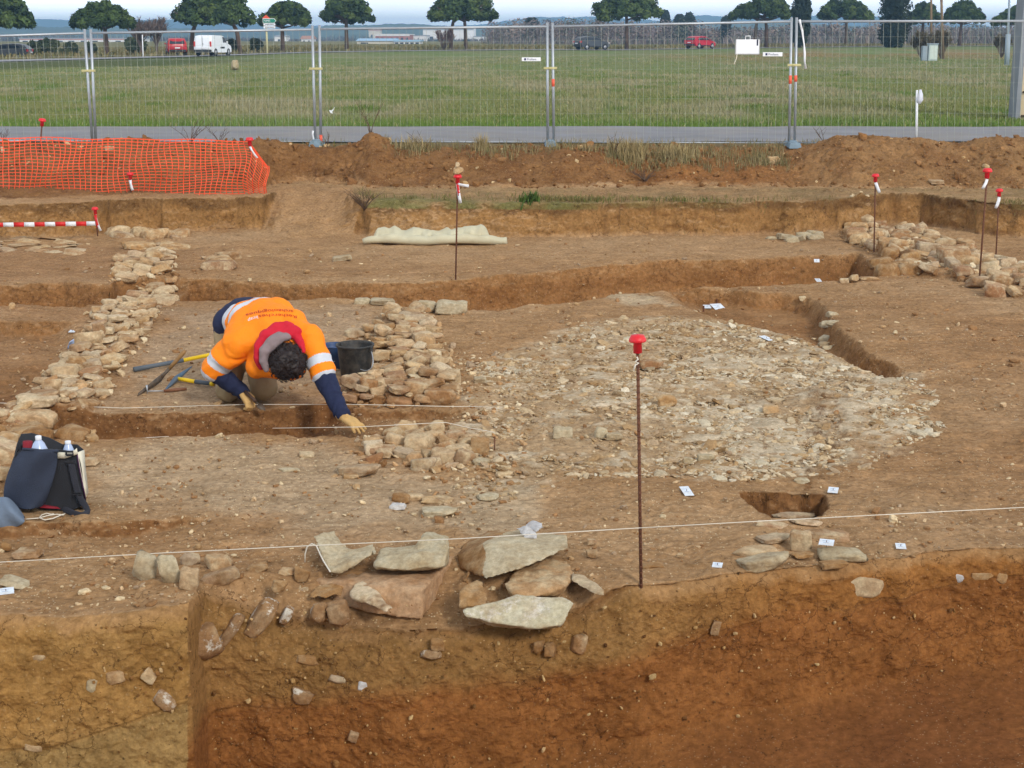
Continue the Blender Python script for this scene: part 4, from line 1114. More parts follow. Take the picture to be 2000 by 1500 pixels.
# rubble of the mortar floor
n = 34000
lo, hi = P_MORTAR.min(0), P_MORTAR.max(0)
X, Y = r0.uniform(lo[0] - 0.1, hi[0] + 0.1, n), r0.uniform(lo[1] - 0.1, hi[1] + 0.1, n)
sd = sd_poly(X, Y, P_MORTAR) + 0.26 * fbm(X * 1.6, Y * 1.6, 1.0, 4)
u = (X / Y * F_PX + 1000 - 900) / 800
cl = fbm(X * 1.8, Y * 1.8, 9.0, 3)
ok = (sd > -0.03) & (cl + 0.3 * r0.normal(size=n) + 0.15 * (u - 0.5) > -0.55)
X, Y, cl, u = X[ok], Y[ok], cl[ok], u[ok]; k = len(X)
S = np.clip(0.0088 * np.exp(r0.normal(0, 0.68, k)), 0.003, 0.06)
c = pick_cols(k, [(176, 148, 110), (190, 166, 130), (162, 132, 94), (172, 148, 118), (198, 178, 146)], r0)
wht = (r0.random(k) < np.clip(0.05 + 0.4 * cl + 0.35 * (u - 0.3), 0, 0.6))
c[wht] = pick_cols(int(wht.sum()), [(202, 188, 160), (194, 176, 146), (210, 198, 174)], r0)
scatter('rubble', X, Y, height(X, Y), S, 6, [GRAVEL], c, sink=0.66, flat=0.42)
# stones and clods of the spoil bank
n = 3200
X = r0.uniform(-10.5, 10.5, n); Y = r0.uniform(20.8, 23.2, n)
Y0 = toe_y(X) - 0.2
ok = Y > Y0
X, Y = X[ok], Y[ok]; k = len(X)
S = np.clip(0.015 * np.exp(r0.normal(0, 0.6, k)), 0.006, 0.08)
c = pick_cols(k, [(132, 94, 58), (142, 104, 66), (118, 84, 50), (150, 112, 72), (134, 96, 58)], r0)
l = r0.random(k) < 0.10
c[l] = pick_cols(int(l.sum()), [(204, 176, 132), (190, 158, 112)], r0); S[l] *= 0.8
scatter('clods', X, Y, height(X, Y), S, 6, [GRAVEL], c, sink=0.35, flat=0.8)
# crumbs and chips in the section
n = 1500
pxs, pys = r0.uniform(-150, 2150, n), 1180 + 330 * r0.random(n) ** 1.3
pts = []
for a, b in zip(pxs, pys):
    p = face_pt(a, b)
    if p.z < -0.02: pts.append(p)
pts = np.array([p[:] for p in pts]); k = len(pts)
S = np.clip(0.003 * np.exp(r0.normal(0, 0.55, k)), 0.002, 0.018)
c = pick_cols(k, [(176, 140, 90), (196, 164, 118), (120, 84, 46), (150, 108, 62), (104, 70, 38), (190, 160, 112)], r0)
scatter('chips', pts[:, 0], pts[:, 1] - 0.012, pts[:, 2], S, 5, [GRAVEL], c, sink=0.5, flat=0.9)

# ------------------------------------------------------------------ grass
GRASS = attr_mat('grass', 0.8)
def blades(name, X, Y, Z, Hh, W, cols, lean=0.35, kind='stuff', r=None):
    r = r or np.random.default_rng(len(X))
    n = len(X); a = r.uniform(0, 6.283, n); la = r.uniform(0, 6.283, n)
    ln = Hh * r.normal(0, lean, n)
    bx, by = np.cos(a) * W * 0.5, np.sin(a) * W * 0.5
    tx, ty = np.cos(la) * ln, np.sin(la) * ln
    P = np.zeros((n, 5, 3), np.float32)
    P[:, 0] = np.stack([X - bx, Y - by, Z - 0.02], 1); P[:, 1] = np.stack([X + bx, Y + by, Z - 0.02], 1)
    P[:, 2] = np.stack([X + bx * 0.8 + tx * 0.4, Y + by * 0.8 + ty * 0.4, Z + Hh * 0.55], 1); P[:, 3] = np.stack([X - bx * 0.8 + tx * 0.4, Y - by * 0.8 + ty * 0.4, Z + Hh * 0.55], 1)
    P[:, 4] = np.stack([X + tx, Y + ty, Z + Hh * (1 - 0.25 * np.minimum(1, np.abs(ln) / Hh))], 1)
    b = (np.arange(n) * 5)[:, None]
    o = mesh_np(name, P.reshape(-1, 3), b + np.array([[0, 1, 2, 3]]), [GRASS], smooth=False, colors=np.repeat(cols, 5, 0), tris=b + np.array([[3, 2, 4]]))
    if kind: tag(o, kind=kind)
    return o
def tufts(X, Y, per, spread, r):
    k = len(X)
    return np.repeat(X, per) + r.normal(0, 1, k * per) * np.repeat(spread, per), np.repeat(Y, per) + r.normal(0, 1, k * per) * np.repeat(spread, per)

r1 = np.random.default_rng(21)
n = 42000
a = r1.uniform(-250, 2250, n); v = r1.random(n)
ang0, ang1 = (CZ - Z_GR) / 27.9, (CZ - Z_GR) / 130.0
Y = (CZ - Z_GR) / (ang1 + (ang0 - ang1) * v); u = (a - 1000) / F_PX
d, zr = road_at(u); ok = Y < d * np.where(a < 720, 0.93, 0.99)
u, Y = u[ok], Y[ok]; X = u * Y; d = d[ok]
sp = 0.05 + 0.0016 * Y
X, Y = tufts(X, Y, 5, sp, r1); Z = far_level(X, Y)
big = fbm(X * 0.22, Y * 0.09, 3.3, 4); sml = fbm(X * 0.9, Y * 0.35, 6.3, 3)
Hh = np.clip((0.13 + 0.10 * np.clip(big + 0.4, 0, 1)) * r1.uniform(0.5, 1.5, len(X)), 0.04, 0.45)
Hh = np.where(Y < 31, Hh * 0.5, Hh * 0.52)
Hh = Hh * np.interp(Y / np.repeat(d, 5), [0, 0.7, 0.84, 1.0], [1, 1, 0.35, 0.15])
W = 0.005 + 0.0004 * Y
col = np.array(s2l((124, 128, 80)))[None] * np.ones((len(X), 1))
def cm(w, c): 
    global col
    col = col * (1 - w[:, None]) + np.array(s2l(c))[None] * w[:, None]
cm(np.clip(0.45 + 1.9 * big, 0, 1) * 0.85, (150, 143, 114)); cm(np.clip(sml * 1.3, 0, 1), (94, 116, 54)); cm(np.clip((32 - Y) / 3.5, 0, 1) * 0.75, (92, 124, 48))
px = 1000 + X / Y * F_PX; dd, _ = road_at(X / Y)
cm(np.clip((Y / dd - 0.80) / 0.05, 0, 1) * np.clip((600 - px) / 200, 0, 1) * 0.9, (88, 98, 54))
cm(np.clip(1 - np.abs(Y / dd - 0.74) / 0.17, 0, 1) * np.clip((px - 1250) / 150, 0, 1) * np.clip(0.6 + big, 0, 1) * 0.7, (150, 116, 76))
cm((r1.random(len(X)) < 0.07) * 0.7, (166, 152, 116))
col = (col * r1.uniform(1.0, 1.32, (len(X), 1))).astype(np.float32)
blades('grass', X, Y, Z, Hh, W, col, 0.4, r=r1)

# thin turf on the front of the ledge, dry grass along the fence
X = r1.uniform(-2.3, 8.5, 2600); off = np.abs(r1.normal(0, 0.28, len(X))) + 0.10
Y = sc_top(X) + off
ok = (height(X, Y) > 0.33) & ((1000 + X / Y * F_PX) > 708) & (fbm(X * 1.3, Y * 2, 3.1, 3) + 0.25 * r1.normal(size=len(X)) > -0.1)
X, Y = X[ok], Y[ok]
X, Y = tufts(X, Y, 5, np.full(len(X), 0.035), r1)
k = len(X); col = pick_cols(k, [(112, 112, 58), (140, 126, 82), (96, 108, 52), (156, 136, 92), (126, 108, 68)], r1)
blades('turf', X, Y, height(X, Y), r1.uniform(0.03, 0.10, k), np.full(k, 0.008), col, 0.8, r=r1)
# green weeds on the ledge
for pxx, lab in ((1035, 'dark green leafy weed on the turf ledge right of the middle stake'), (870, None)):
    if lab is None: continue
    p = ground_at(pxx, 397); k = 60
    X, Y = p.x + r1.normal(0, 0.07, k), p.y + r1.normal(0, 0.05, k)
    tag(blades('weed', X, Y, height(X, Y), r1.uniform(0.08, 0.2, k), np.full(k, 0.022), pick_cols(k, [(74, 98, 42), (88, 110, 50), (64, 88, 40)], r1), 0.6, None, r1), lab, 'weed')
def strip(px0, px1, y0, y1, n, hh, table, per=6, w=0.009, lean=0.5, sp=0.05, name='dry_grass'):
    X0 = r1.uniform(G(px0, 290, Z_GR).x, G(px1, 290, Z_GR).x, n); Y0 = r1.uniform(y0, y1, n)
    ok = fbm(X0 * 1.2, Y0 * 1.2, 8.1, 3) + 0.2 * r1.normal(size=n) > -0.25
    X0, Y0 = X0[ok], Y0[ok]
    X, Y = tufts(X0, Y0, per, np.full(len(X0), sp), r1); k = len(X)
    return blades(name, X, Y, height(X, Y), hh * r1.uniform(0.4, 1.3, k), np.full(k, w), pick_cols(k, table, r1), lean, r=r1)
DRY = [(150, 136, 98), (130, 122, 84), (166, 148, 106), (112, 110, 70), (140, 130, 96)]
strip(760, 1010, 22.1, 22.8, 190, 0.14, DRY); strip(1180, 1530, 21.9, 22.8, 420, 0.13, DRY); strip(1000, 1180, 22.3, 22.8, 60, 0.14, DRY)
strip(-200, 2200, 22.9, 23.5, 420, 0.12, DRY + [(104, 112, 58)], per=4)
def tussock(pxx, yy, k, hh, sp, label):
    p = G(pxx, 292, Z_GR); X, Y = p.x + r1.normal(0, sp, k), yy + r1.normal(0, sp * 0.6, k)
    return tag(blades('grass_tussock', X, Y, height(X, Y), 0.8 * hh * r1.uniform(0.4, 1.2, k), np.full(k, 0.010), pick_cols(k, [(170, 152, 108), (150, 136, 96), (182, 164, 120)], r1), 0.42, None, r1), label, 'grass tussock')
tussock(1238, 22.2, 260, 0.42, 0.10, 'tall straw coloured grass tussock on the bank below the white board')
tussock(1215, 22.3, 160, 0.34, 0.10, 'grey dry tussock just left of the tall straw tussock')
tussock(938, 22.5, 150, 0.34, 0.06, 'pale narrow tussock by the fence left of the middle post pair')
tussock(808, 22.5, 160, 0.30, 0.12, 'bushy grey green tussock right of the pointed mound')
tussock(1330, 22.3, 320, 0.26, 0.14, 'low wide dry tussock left of the right hand post pair')

# bare weeds and twigs
TWIG = mat('twig', (92, 72, 56), 0.9, 0.15)
def weed(px, z0, y, hh, n, label, spread=0.5, seed=1, rad=0.006):
    r = random.Random(seed); b = MB(); p = DP(px, 290, y) if y > 21.8 else DP(px, 400 if y < 20 else 340, y); p.z = Hs(p.x, p.y) - 0.02
    for k in range(n):
        a = r.uniform(0, 6.28); l = hh * r.uniform(0.5, 1.1); dx, dy = math.cos(a) * spread * l, math.sin(a) * spread * l * 0.5
        pts = [p + Vector((dx * t ** 1.3 + r.uniform(-.01, .01), dy * t, l * (t - 0.18 * t * t))) for t in (0, .25, .5, .75, 1)]
        b.tube(pts, [rad, rad * .8, rad * .65, rad * .5, rad * .3], 5)
        for j in range(2):
            q = pts[2 + j]; b.tube([q, q + Vector((r.uniform(-.12, .12), r.uniform(-.05, .05), r.uniform(.05, .16))) * hh * 2], [rad * .5, rad * .25], 4)
    o = b.build('dry_weed', TWIG, smooth=True)
    return tag(o, label, 'dry weed')
weed(725, 0, 22.5, 0.62, 5, 'tall bare weed growing behind the small pointed mound', 0.35, 2)
weed(372, 0, 22.5, 0.42, 9, 'bare arching twigs above the right half of the orange netting', 0.9, 3)
weed(430, 0, 22.5, 0.36, 6, 'bare twigs beside the red cap at the netting\'s end', 0.8, 4)
weed(8, 0, 22.4, 0.30, 4, 'dark bare weed at the left edge behind the netting', 0.3, 5)
weed(640, 0, 22.6, 0.34, 3, 'thin bare weed right of the second post pair', 0.4, 6)
weed(830, 0, 22.5, 0.40, 5, 'bare stems leaning left over the bushy tussock', 0.9, 7)
weed(1200, 0, 22.3, 0.42, 5, 'bare stems above the straw tussock', 0.4, 8)
weed(1610, 0, 22.7, 0.36, 3, 'thin bare weed left of the right hand bank', 0.6, 9)

weed(712, 0, 19.25, 0.34, 26, 'dark tangle of bare roots at the left end of the turf ledge', 0.9, 12, 0.005)
weed(1260, 0, 21.7, 0.20, 22, 'dry root clump sticking out of the brown bank below the tall straw tussock', 1.3, 13, 0.006)
# ------------------------------------------------------------------ site objects
STEEL = mat('galvanised_steel', (168, 174, 180), 0.45, 0.08, 20, metal=0.55, spec=0.5)
WIRE = mat('wire', (160, 166, 156), 0.5, 0.08, 20, metal=0.3)
RUST = mat('rusty_iron', (104, 66, 46), 0.85, 0.25, 40, 0.4, 120)
REDCAP = mat('red_plastic', (222, 24, 44), 0.45, 0.05, 10, spec=0.4, dirt=(150, 96, 70), dirt_amt=0.35, dscale=30)
WHITE = mat('white_sheet', (226, 228, 232), 0.6, 0.04, 10)
PAPER = mat('paper', (222, 232, 242), 0.7, 0.04, 10, dirt=(176, 150, 116), dirt_amt=0.45, dscale=16)
INK = mat('ink', (40, 46, 70), 0.7, 0.0)
NAVYINK = mat('navy_print', (28, 36, 84), 0.6, 0.0)
STRING = mat('string', (222, 214, 198), 0.9, 0.08)
REDTAPE = mat('red_tape', (206, 36, 34), 0.5, 0.05)

def text_mesh(body, size, extrude=0.0):
    cu = bpy.data.curves.new('text', 'FONT'); cu.body = body; cu.size = size; cu.extrude = extrude; cu.align_x = 'LEFT'
    o = link(bpy.data.objects.new('text', cu)); me = eval_mesh(o)
    V = [v.co.copy() for v in me.vertices]; Fs = [tuple(p.vertices) for p in me.polygons]
    bpy.data.objects.remove(o); return V, Fs

# ---- fence : five mesh panels
def pt_fence(px, py): 
    # the fence runs a little nearer on the right
    Y = FENCE_Y + 0.15 - 0.30 * (px - 1000) / 1000.0
    return DP(px, py, Y)
panels = [((-300, 72, -268, 285), (165, 57, 180, 272), 'steel mesh fence panel at the left edge behind the orange netting'),
          ((177, 57, 187, 272), (610, 50, 616, 288), 'steel mesh fence panel in front of the white van'),
          ((624, 49, 627, 290), (1069, 44, 1070, 285), 'steel mesh fence panel with the small white sign at its right end'),
          ((1079, 44, 1082, 287), (1546, 34, 1541, 288), 'steel mesh fence panel carrying the white board'),
          ((1556, 34, 1552, 288), (2040, 33, 2034, 290), 'steel mesh fence panel at the right behind the brown bank')]
PANEL = []
for (a, b, lab) in panels:
    at, ab = pt_fence(a[0], a[1]), pt_fence(a[2], a[3]); bt, bb = pt_fence(b[0], b[1]), pt_fence(b[2], b[3])
    for t, q in ((at, ab), (bt, bb)):
        d = (t - q); s = (q.z - (Z_GR - 0.02)) / max(0.01, d.z); q -= d * s
    root = empty('mesh_fence', ab, lab, 'fence panel', 'mesh fence panels along the path')
    L = lambda p: p - ab
    for t, q in ((at, ab), (bt, bb)):
        m_ = MB(); m_.tube([L(q), L(t)], 0.021, 10); m_.build('post', STEEL, root, True)
    rail = MB(); tt0, tt1 = at - Vector((0, 0, 0.06)), bt - Vector((0, 0, 0.06)); rail.tube([L(tt0), L(tt1)], 0.018, 8); rail.build('top_rail', STEEL, root, True)
    low0, low1 = ab + Vector((0, 0, 0.07)), bb + Vector((0, 0, 0.07))
    rail = MB(); rail.tube([L(low0), L(low1)], 0.009, 8); rail.build('bottom_rail', STEEL, root, True)
    w = MB(); n = 34
    for k in range(1, n):
        f = k / n
        w.tube([L(low0.lerp(low1, f)), L(tt0.lerp(tt1, f)) + Vector((0, 0, 0.03))], 0.0020, 4, cap=False)
    for k in range(1, 8):
        f = k / 8
        w.tube([L(low0.lerp(tt0, f)), L(low1.lerp(tt1, f))], 0.0012, 4, cap=False)
    w.build('mesh', WIRE, root)
    PANEL.append((root, at, ab, bt, bb))
CLAMP = mat('yellow_zinc', (186, 178, 130), 0.5, 0.1, metal=0.4)
for i, (px, py, w, lab) in enumerate([(173, 138, 20, 'zinc clamp joining the posts at the left pair'), (617, 134, 20, 'zinc clamp joining the posts right of the van'), (1075, 133, 20, 'yellowish clamp joining the middle post pair'), (1551, 127, 20, 'yellow clamp joining the post pair with the ribbon')]):
    p = pt_fence(px, py); b = MB(); hw = w / pxm(p.y, p.z) / 2
    b.box((-hw, 0, 0), (0.05, 0.055, 0.035)); b.box((hw, 0, 0), (0.05, 0.055, 0.035)); b.box((0, -0.02, 0), (2 * hw, 0.02, 0.035)); b.tube([(-0.02, -0.06, 0), (-0.02, 0.04, 0)], 0.008, 6)
    o = b.build('clamp', CLAMP, bevel=0.006); o.location = p; tag(o, lab, 'clamp', 'fence clamps')
CONC = mat('blue_grey_concrete', (120, 138, 150), 0.85, 0.12, 8, 0.3)
for px, lab in ((1547, 'blue grey fence foot under the post pair with the ribbon'), (1075, 'fence foot under the middle post pair'), (619, 'fence foot under the post pair right of the van')):
    p = pt_fence(px, 288); p.z = Z_GR + 0.055
    b = MB(); b.box((0, 0, -0.03), (0.20, 0.6, 0.09), taper=0.8); b.box((0, 0, 0.02), (0.12, 0.2, 0.03))
    o = b.build('fence_ballast', CONC, bevel=0.02); o.location = p; tag(o, lab, 'fence foot', 'fence feet')
# red white bands on posts
BAND = mat('orange_band', (226, 96, 70), 0.5, 0.05)
for (i, side, y0, y1) in ((3, 1, 148, 164), (4, 0, 148, 160), (3, 0, 150, 165), (2, 0, 262, 280)):
    root, at, ab, bt, bb = PANEL[i]; t, q = (at, ab) if side == 0 else (bt, bb)
    d = (t - q); f0 = (285 - y1) / 245; f1 = (285 - y0) / 245
    b = MB(); b.tube([q + d * f0 - ab, q + d * f1 - ab], 0.0245, 10); b.build('band', BAND, root, True)

def plate(name, px0, py0, px1, py1, Y, m, label, cat, thick=0.012):
    a, b_ = DP(px0, py0, Y), DP(px1, py1, Y); c = (a + b_) / 2
    root = empty(name, c, label, cat)
    b = MB(); b.box((0, 0, 0), (abs(b_.x - a.x), thick, abs(a.z - b_.z))); b.build('panel', m, root, bevel=0.003)
    return root, abs(b_.x - a.x), abs(a.z - b_.z)
for (x0, y0, x1, y1, Y, lab) in ((1019, 112, 1056, 119.5, 22.98, 'small white supplier sign left of the middle post pair'), (1490, 102, 1528, 110, 22.90, 'small white supplier sign right of the white board')):
    root, w, h = plate('fence_sign', x0, y0, x1, y1, Y, WHITE, lab, 'sign')
    b = MB(); b.box((-w * 0.32, -0.009, 0), (h * 0.5, 0.003, h * 0.56)); b.build('emblem', NAVYINK, root)
    V, Fs = text_mesh('Prolians', h * 0.78)
    xm = max(v.x for v in V); k = min(1.0, w * 0.60 / xm)
    b = MB(); b.add([(-w * 0.22 + v.x * k, -0.009, -h * 0.25 + v.y) for v in V], Fs); b.build('lettering', NAVYINK, root)
# white board hung on the fence
root, w, h = plate('board', 1438, 77, 1482, 105, 22.86, WHITE, 'white board with a carrying handle hung on the fence', 'board', 0.02)
b = MB(); b.tube([(-0.035, 0, h / 2), (-0.035, 0, h / 2 + 0.05), (0.035, 0, h / 2 + 0.05), (0.035, 0, h / 2)], 0.008, 6); b.build('handle', WHITE, root, True)
b = MB(); b.box((w * 0.42, -0.013, h * 0.28), (0.022, 0.003, 0.09)); b.build('print', INK, root)
GREYTRIM = mat('board_edge', (150, 152, 150), 0.6)
b = MB()
for q in (((0, 0, -h / 2 - 0.006), (w + 0.02, 0.022, 0.012)), ((-w / 2 - 0.006, 0, 0), (0.012, 0.022, h)), ((w / 2 + 0.006, 0, 0), (0.012, 0.022, h))): b.box(*q)
b.build('frame', GREYTRIM, root)
b = MB(); b.tube([(-w / 2 + 0.02, -0.01, -h / 2), (-w / 2 + 0.01, -0.012, -h / 2 - 0.07), (-w / 2 - 0.02, -0.01, -h / 2 - 0.15)], 0.006, 5); b.build('tie', STRING, root)

def tape_strip(name, pts, w, m, label, cat, parent=None, twist=0.4, alt=None, seg=1):
    """a thin ribbon through the points"""
    b = MB(); pts = [Vector(p) for p in pts]; rows = []
    for i, p in enumerate(pts):
        t = (pts[min(i + 1, len(pts) - 1)] - pts[max(i - 1, 0)]).normalized()
        side = t.cross(Vector((0, 1, 0)))
        if side.length < 0.2: side = Vector((0, 0, 1))
        side.normalize(); side = Quaternion(t, twist * math.sin(i * 1.3)) @ side
        rows.append([p - side * w / 2, p + side * w / 2])
    if alt is None: b.grid(rows)
    else:
        for i in range(len(rows) - 1): b.grid(rows[i:i + 2], mi=(i // seg) % 2)
    o = b.build(name, [m] if alt is None else [m, alt], parent, True, solid=0.002)
    if parent is None: tag(o, label, cat)
    return o
P = [pt_fence(x, y) - Vector((0, 0.03, 0)) for x, y in ((1561, 38), (1563, 48), (1566, 60), (1568, 74), (1570, 88), (1571, 104), (1571, 120), (1573, 134))]
tape_strip('ribbon', P, 0.035, WHITE, 'long white ribbon hanging beside the right hand post pair', 'ribbon', twist=0.9)
P = [pt_fence(x, y) - Vector((0, 0.03, 0)) for x, y in ((612, 255), (611, 262), (613, 272), (616, 282))]
tape_strip('ribbon', P, 0.03, WHITE, 'short white tape tied low on the post pair right of the van', 'ribbon')

# ---- rusty stakes with red caps
def stake(px_b, py_b, px_t, py_t, label, tape=None, z=None, cap=True, scale=1.0, gnd=None):
    p = gnd if gnd is not None else ground_at(px_b, py_b)
    top = DP(px_t, py_t, p.y)
    root = empty('stake', p, label, 'stake', 'rusty iron stakes with red caps')
    t = top - p; ax = t.normalized(); H = t.length
    b = MB(); b.tube([-ax * 0.06, ax * (H - 0.02)], 0.0075 * scale, 10)
    n = int(H / 0.03)
    for k in range(n): b.tube([ax * (k * 0.03), ax * (k * 0.03 + 0.007)], 0.0086 * scale, 8)
    b.build('bar', RUST, root, True)
    q = Vector((0, 0, 1)).rotation_difference(ax).to_matrix()
    s = scale
    c = MB(); c.lathe([(0.0, 0.0 + H), (0.030 * s, H - 0.004), (0.038 * s, H - 0.020 * s), (0.040 * s, H - 0.030 * s), (0.036 * s, H - 0.034 * s), (0.019 * s, H - 0.036 * s), (0.020 * s, H - 0.085 * s), (0.0, H - 0.085 * s)][::-1], n=24, m=q)
    c.build('cap', REDCAP, root, True)
    for (dx, dz, L, w, m) in (tape or ()):
        st = ax * (H - 0.09 * s)
        pts = [st + Vector((0, -0.012, 0)), st + Vector((dx * 0.3, -0.03, dz * 0.35)), st + Vector((dx * 0.7, -0.035, dz * 0.75)), st + Vector((dx, -0.03, dz))]
        tape_strip('tape', pts, w, m, None, None, root, 0.5)
    return root, H, ax
st1 = stake(1252, 1143, 1245, 653, 'tall near stake with a big red mushroom cap and string knot')
stake(890, 545, 894, 340, 'stake with two small stones balanced on its red cap', [(0.12, -0.02, 0.1, 0.032, WHITE), (0.03, -0.20, 0.1, 0.035, WHITE), (0.02, -0.12, 0.1, 0.03, REDTAPE)], scale=1.15)
stake(1707, 492, 1710, 339, 'stake with white tag standing left of the far right wall', [(0.05, -0.12, 0.1, 0.036, WHITE)], scale=1.15)
stake(1912, 556, 1929, 328, 'leaning stake with white tag, taller of the far right two', [(-0.05, -0.10, 0.1, 0.03, WHITE)], scale=1.25)
stake(1945, 503, 1952, 368, 'shorter stake with white tag at far right', [(-0.04, -0.13, 0.1, 0.036, WHITE)], scale=1.1)
stake(190, 452, 185, 404, 'short stake holding the red and white tape', [(0.06, -0.20, 0.1, 0.03, WHITE), (0.03, -0.16, 0.1, 0.04, REDTAPE)], scale=1.1)
def at_y(px, y): 
    p = DP(px, 400, y); p.z = Hs(p.x, y); return p
NET_Y = lambda px: 20.3
stake(0, 0, 83, 231, 'stake with a red cap poking up above the left of the netting', gnd=at_y(85, 21.6), scale=1.35)
stake(0, 0, 254, 336, 'stake with white tag in the middle of the orange netting', [(0.03, -0.14, 0.1, 0.04, WHITE)], gnd=at_y(257, 20.1), scale=1.2)
stake(0, 0, 487, 268, 'stake with red cap at the right end of the netting', [(0.10, -0.16, 0.1, 0.032, WHITE)], gnd=at_y(496, 20.45), scale=1.4)
# two stones on the cap of the middle stake
p = ground_at(890, 545)
for (x0, y0, x1, y1, lab) in ((885, 326, 906, 339.5, 'flat block balanced on the red cap of the middle stake'), (889, 317, 898, 326.5, 'small round stone on top of the balanced block')):
    a, b_ = DP(x0, y0, p.y), DP(x1, y1, p.y)
    o = put_stone('stone', (a + b_) / 2, (b_.x - a.x, 0.10, a.z - b_.z + 0.004), 0, (0, 0), LIME, None, 3); tag(o, lab, 'stone')

# ---- orange netting
NETM = mat('orange_plastic', (236, 84, 44), 0.5, 0.05, spec=0.4)
NETM.node_tree.nodes['Principled BSDF'].inputs['Subsurface Weight'].default_value = 0.0
def net():
    root = empty('safety_netting', DP(250, 390, 20.2), 'orange plastic safety netting sagging in front of the spoil bank', 'netting')
    top_pts = [(-500, 268), (0, 270), (60, 268), (160, 271), (250, 272), (330, 272), (420, 274), (487, 276), (500, 296), (520, 326)]
    bot_pts = [(-500, 400), (0, 395), (120, 393), (200, 391), (330, 388), (420, 383), (480, 383), (505, 396), (522, 396)]
    tx, ty = zip(*top_pts); bx, by = zip(*bot_pts)
    b = MB(); nr, cell = 20, 10.2
    cols = list(np.arange(-480, 526, 11.0)) + [524.0]
    r = random.Random(4)
    g = []
    ph = [r.uniform(-2.2, 2.2) for _ in cols]
    for ci, c in enumerate(cols):
        col = []
        t, q = np.interp(c, tx, ty), np.interp(c, bx, by)
        for k in range(nr + 1):
            f = k / nr
            x = c + 4.0 * math.sin(c * 0.016 + f * 3.2) * math.sin(math.pi * f) + 1.8 * math.sin(f * 9 + c * 0.05) + ph[ci] * 0.5 * math.sin(math.pi * f) - 3 * f * (c > 480)
            y = t + (q - t) * f + 1.2 * math.sin(c * 0.045 + f * 7)
            Y = 20.55 - 0.45 * (1 - abs(2 * f - 1)) * 0.5 - 0.35 * f + 0.06 * math.sin(c * 0.03 + f * 5)
            col.append(DP(x, y, Y) - root.location)
        g.append(col)
    def strap(pts, w, d):
        rows = []
        for i, p in enumerate(pts):
            t = (pts[min(i + 1, len(pts) - 1)] - pts[max(i - 1, 0)]).normalized()
            s = t.cross(Vector((0, 1, 0))).normalized()
            rows.append([p - s * w / 2 + Vector((0, -d, 0)), p + s * w / 2 + Vector((0, -d, 0)), p + s * w / 2 + Vector((0, d, 0)), p - s * w / 2 + Vector((0, d, 0))])
        b.grid(rows, close=True)
    for col in g: strap(col, 0.010, 0.0015)
    for k in range(nr + 1): strap([c[k] for c in g], 0.009 if k not in (0, 1, nr) else 0.014, 0.0015)
    b.build('mesh', NETM, root)
    return root
net()

# ---- red and white barrier tape
P = []
a, e = ground_at(190, 452), None
for k in range(31):
    f = k / 30; px = -420 + (189 + 420) * f
    P.append(DP(px, 436.5 + 3 * math.sin(math.pi * f), a.y - 0.02))
tape_strip('barrier_tape', P, 0.055, REDTAPE, 'red and white striped barrier tape tied to a short stake at left', 'tape', twist=0.12, alt=WHITE, seg=1)

# ---- strings
def string(pts, label, r=0.0022, m=None, name='string'):
    b = MB(); b.tube(pts, r, 6); return tag(b.build(name, m or STRING, smooth=True), label, 'string')
yk = st1[0].location.y
kn = DP(1251, 1031, yk - 0.012)
P = [DP(-160, 1106, 6.75), DP(0, 1098, 6.72), DP(300, 1081, 6.64), DP(600, 1066, 6.56), DP(900, 1052, 6.48), kn]
string(P, 'white setting out line crossing the foreground left of the tall stake')
string([kn, DP(1500, 1017, 6.72), DP(1750, 1004, 7.05), DP(2000, 991, 7.4), DP(2300, 975, 7.8)], 'white setting out line from the tall stake to the right edge')
string([DP(1244, 697, yk - 0.012), DP(1246, 702, yk - 0.016), DP(1241, 706, yk - 0.016), DP(1247, 709, yk - 0.016), DP(1241, 713, yk - 0.014), DP(1238, 724, yk - 0.016)], 'knot of white string just below the big red cap', 0.004)
string([ground_at(-60, 812) + Vector((0, 0, .08)), ground_at(0, 806) + Vector((0, 0, .07)), DP(240, 797, ground_at(240, 800).y), DP(480, 790, ground_at(480, 793).y - .1), DP(700, 790, 9.62), DP(880, 794, 9.52), ground_at(945, 797) + Vector((0, 0, .012))], 'white string passing behind the worker\'s hands above the trench')
string([ground_at(270, 857) + Vector((0, 0, .004)), ground_at(330, 854) + Vector((0, 0, .006)), ground_at(520, 842) + Vector((0, 0, .02)), DP(700, 834, 9.0), DP(870, 825, 9.05), ground_at(920, 842) + Vector((0, 0, .02)), ground_at(966, 853) + Vector((0, 0, .03))], 'white string along the near side of the worker\'s trench')
b = MB(); q = ground_at(966, 878); b.tube([q - Vector((0, 0, .05)), q + Vector((0, 0, .085))], 0.004, 6); tag(b.build('nail', RUST, smooth=True), 'thin iron pin at the right end of the near string', 'nail')
P = [DP(596, 1098, 6.72), DP(596, 1082, 6.72), DP(600, 1068, 6.72), DP(609, 1062, 6.72), DP(618, 1066, 6.70), DP(624, 1080, 6.66), DP(632, 1096, 6.58), DP(642, 1112, 6.50), DP(645, 1117, 6.48)]
string(P, 'curly white cord end arching over the V shaped stone', 0.0035, name='cord')
def gp_(px, py, up=0.006): return ground_at(px, py) + Vector((0, 0, up))
P = [gp_(50, 1016), gp_(76, 1014)] + [gp_(x, y, 0.010) for x, y in ((95, 1010), (112, 1008), (124, 1009), (128, 1006), (118, 1010), (104, 1016), (88, 1019), (77, 1015), (82, 1009), (92, 1006), (100, 1008), (106, 1007))]
string(P, 'small loop of white cord lying beside the bag', 0.0032, name='cord')

LBINK = mat('faded_ink', (176, 190, 210), 0.7, 0.0)
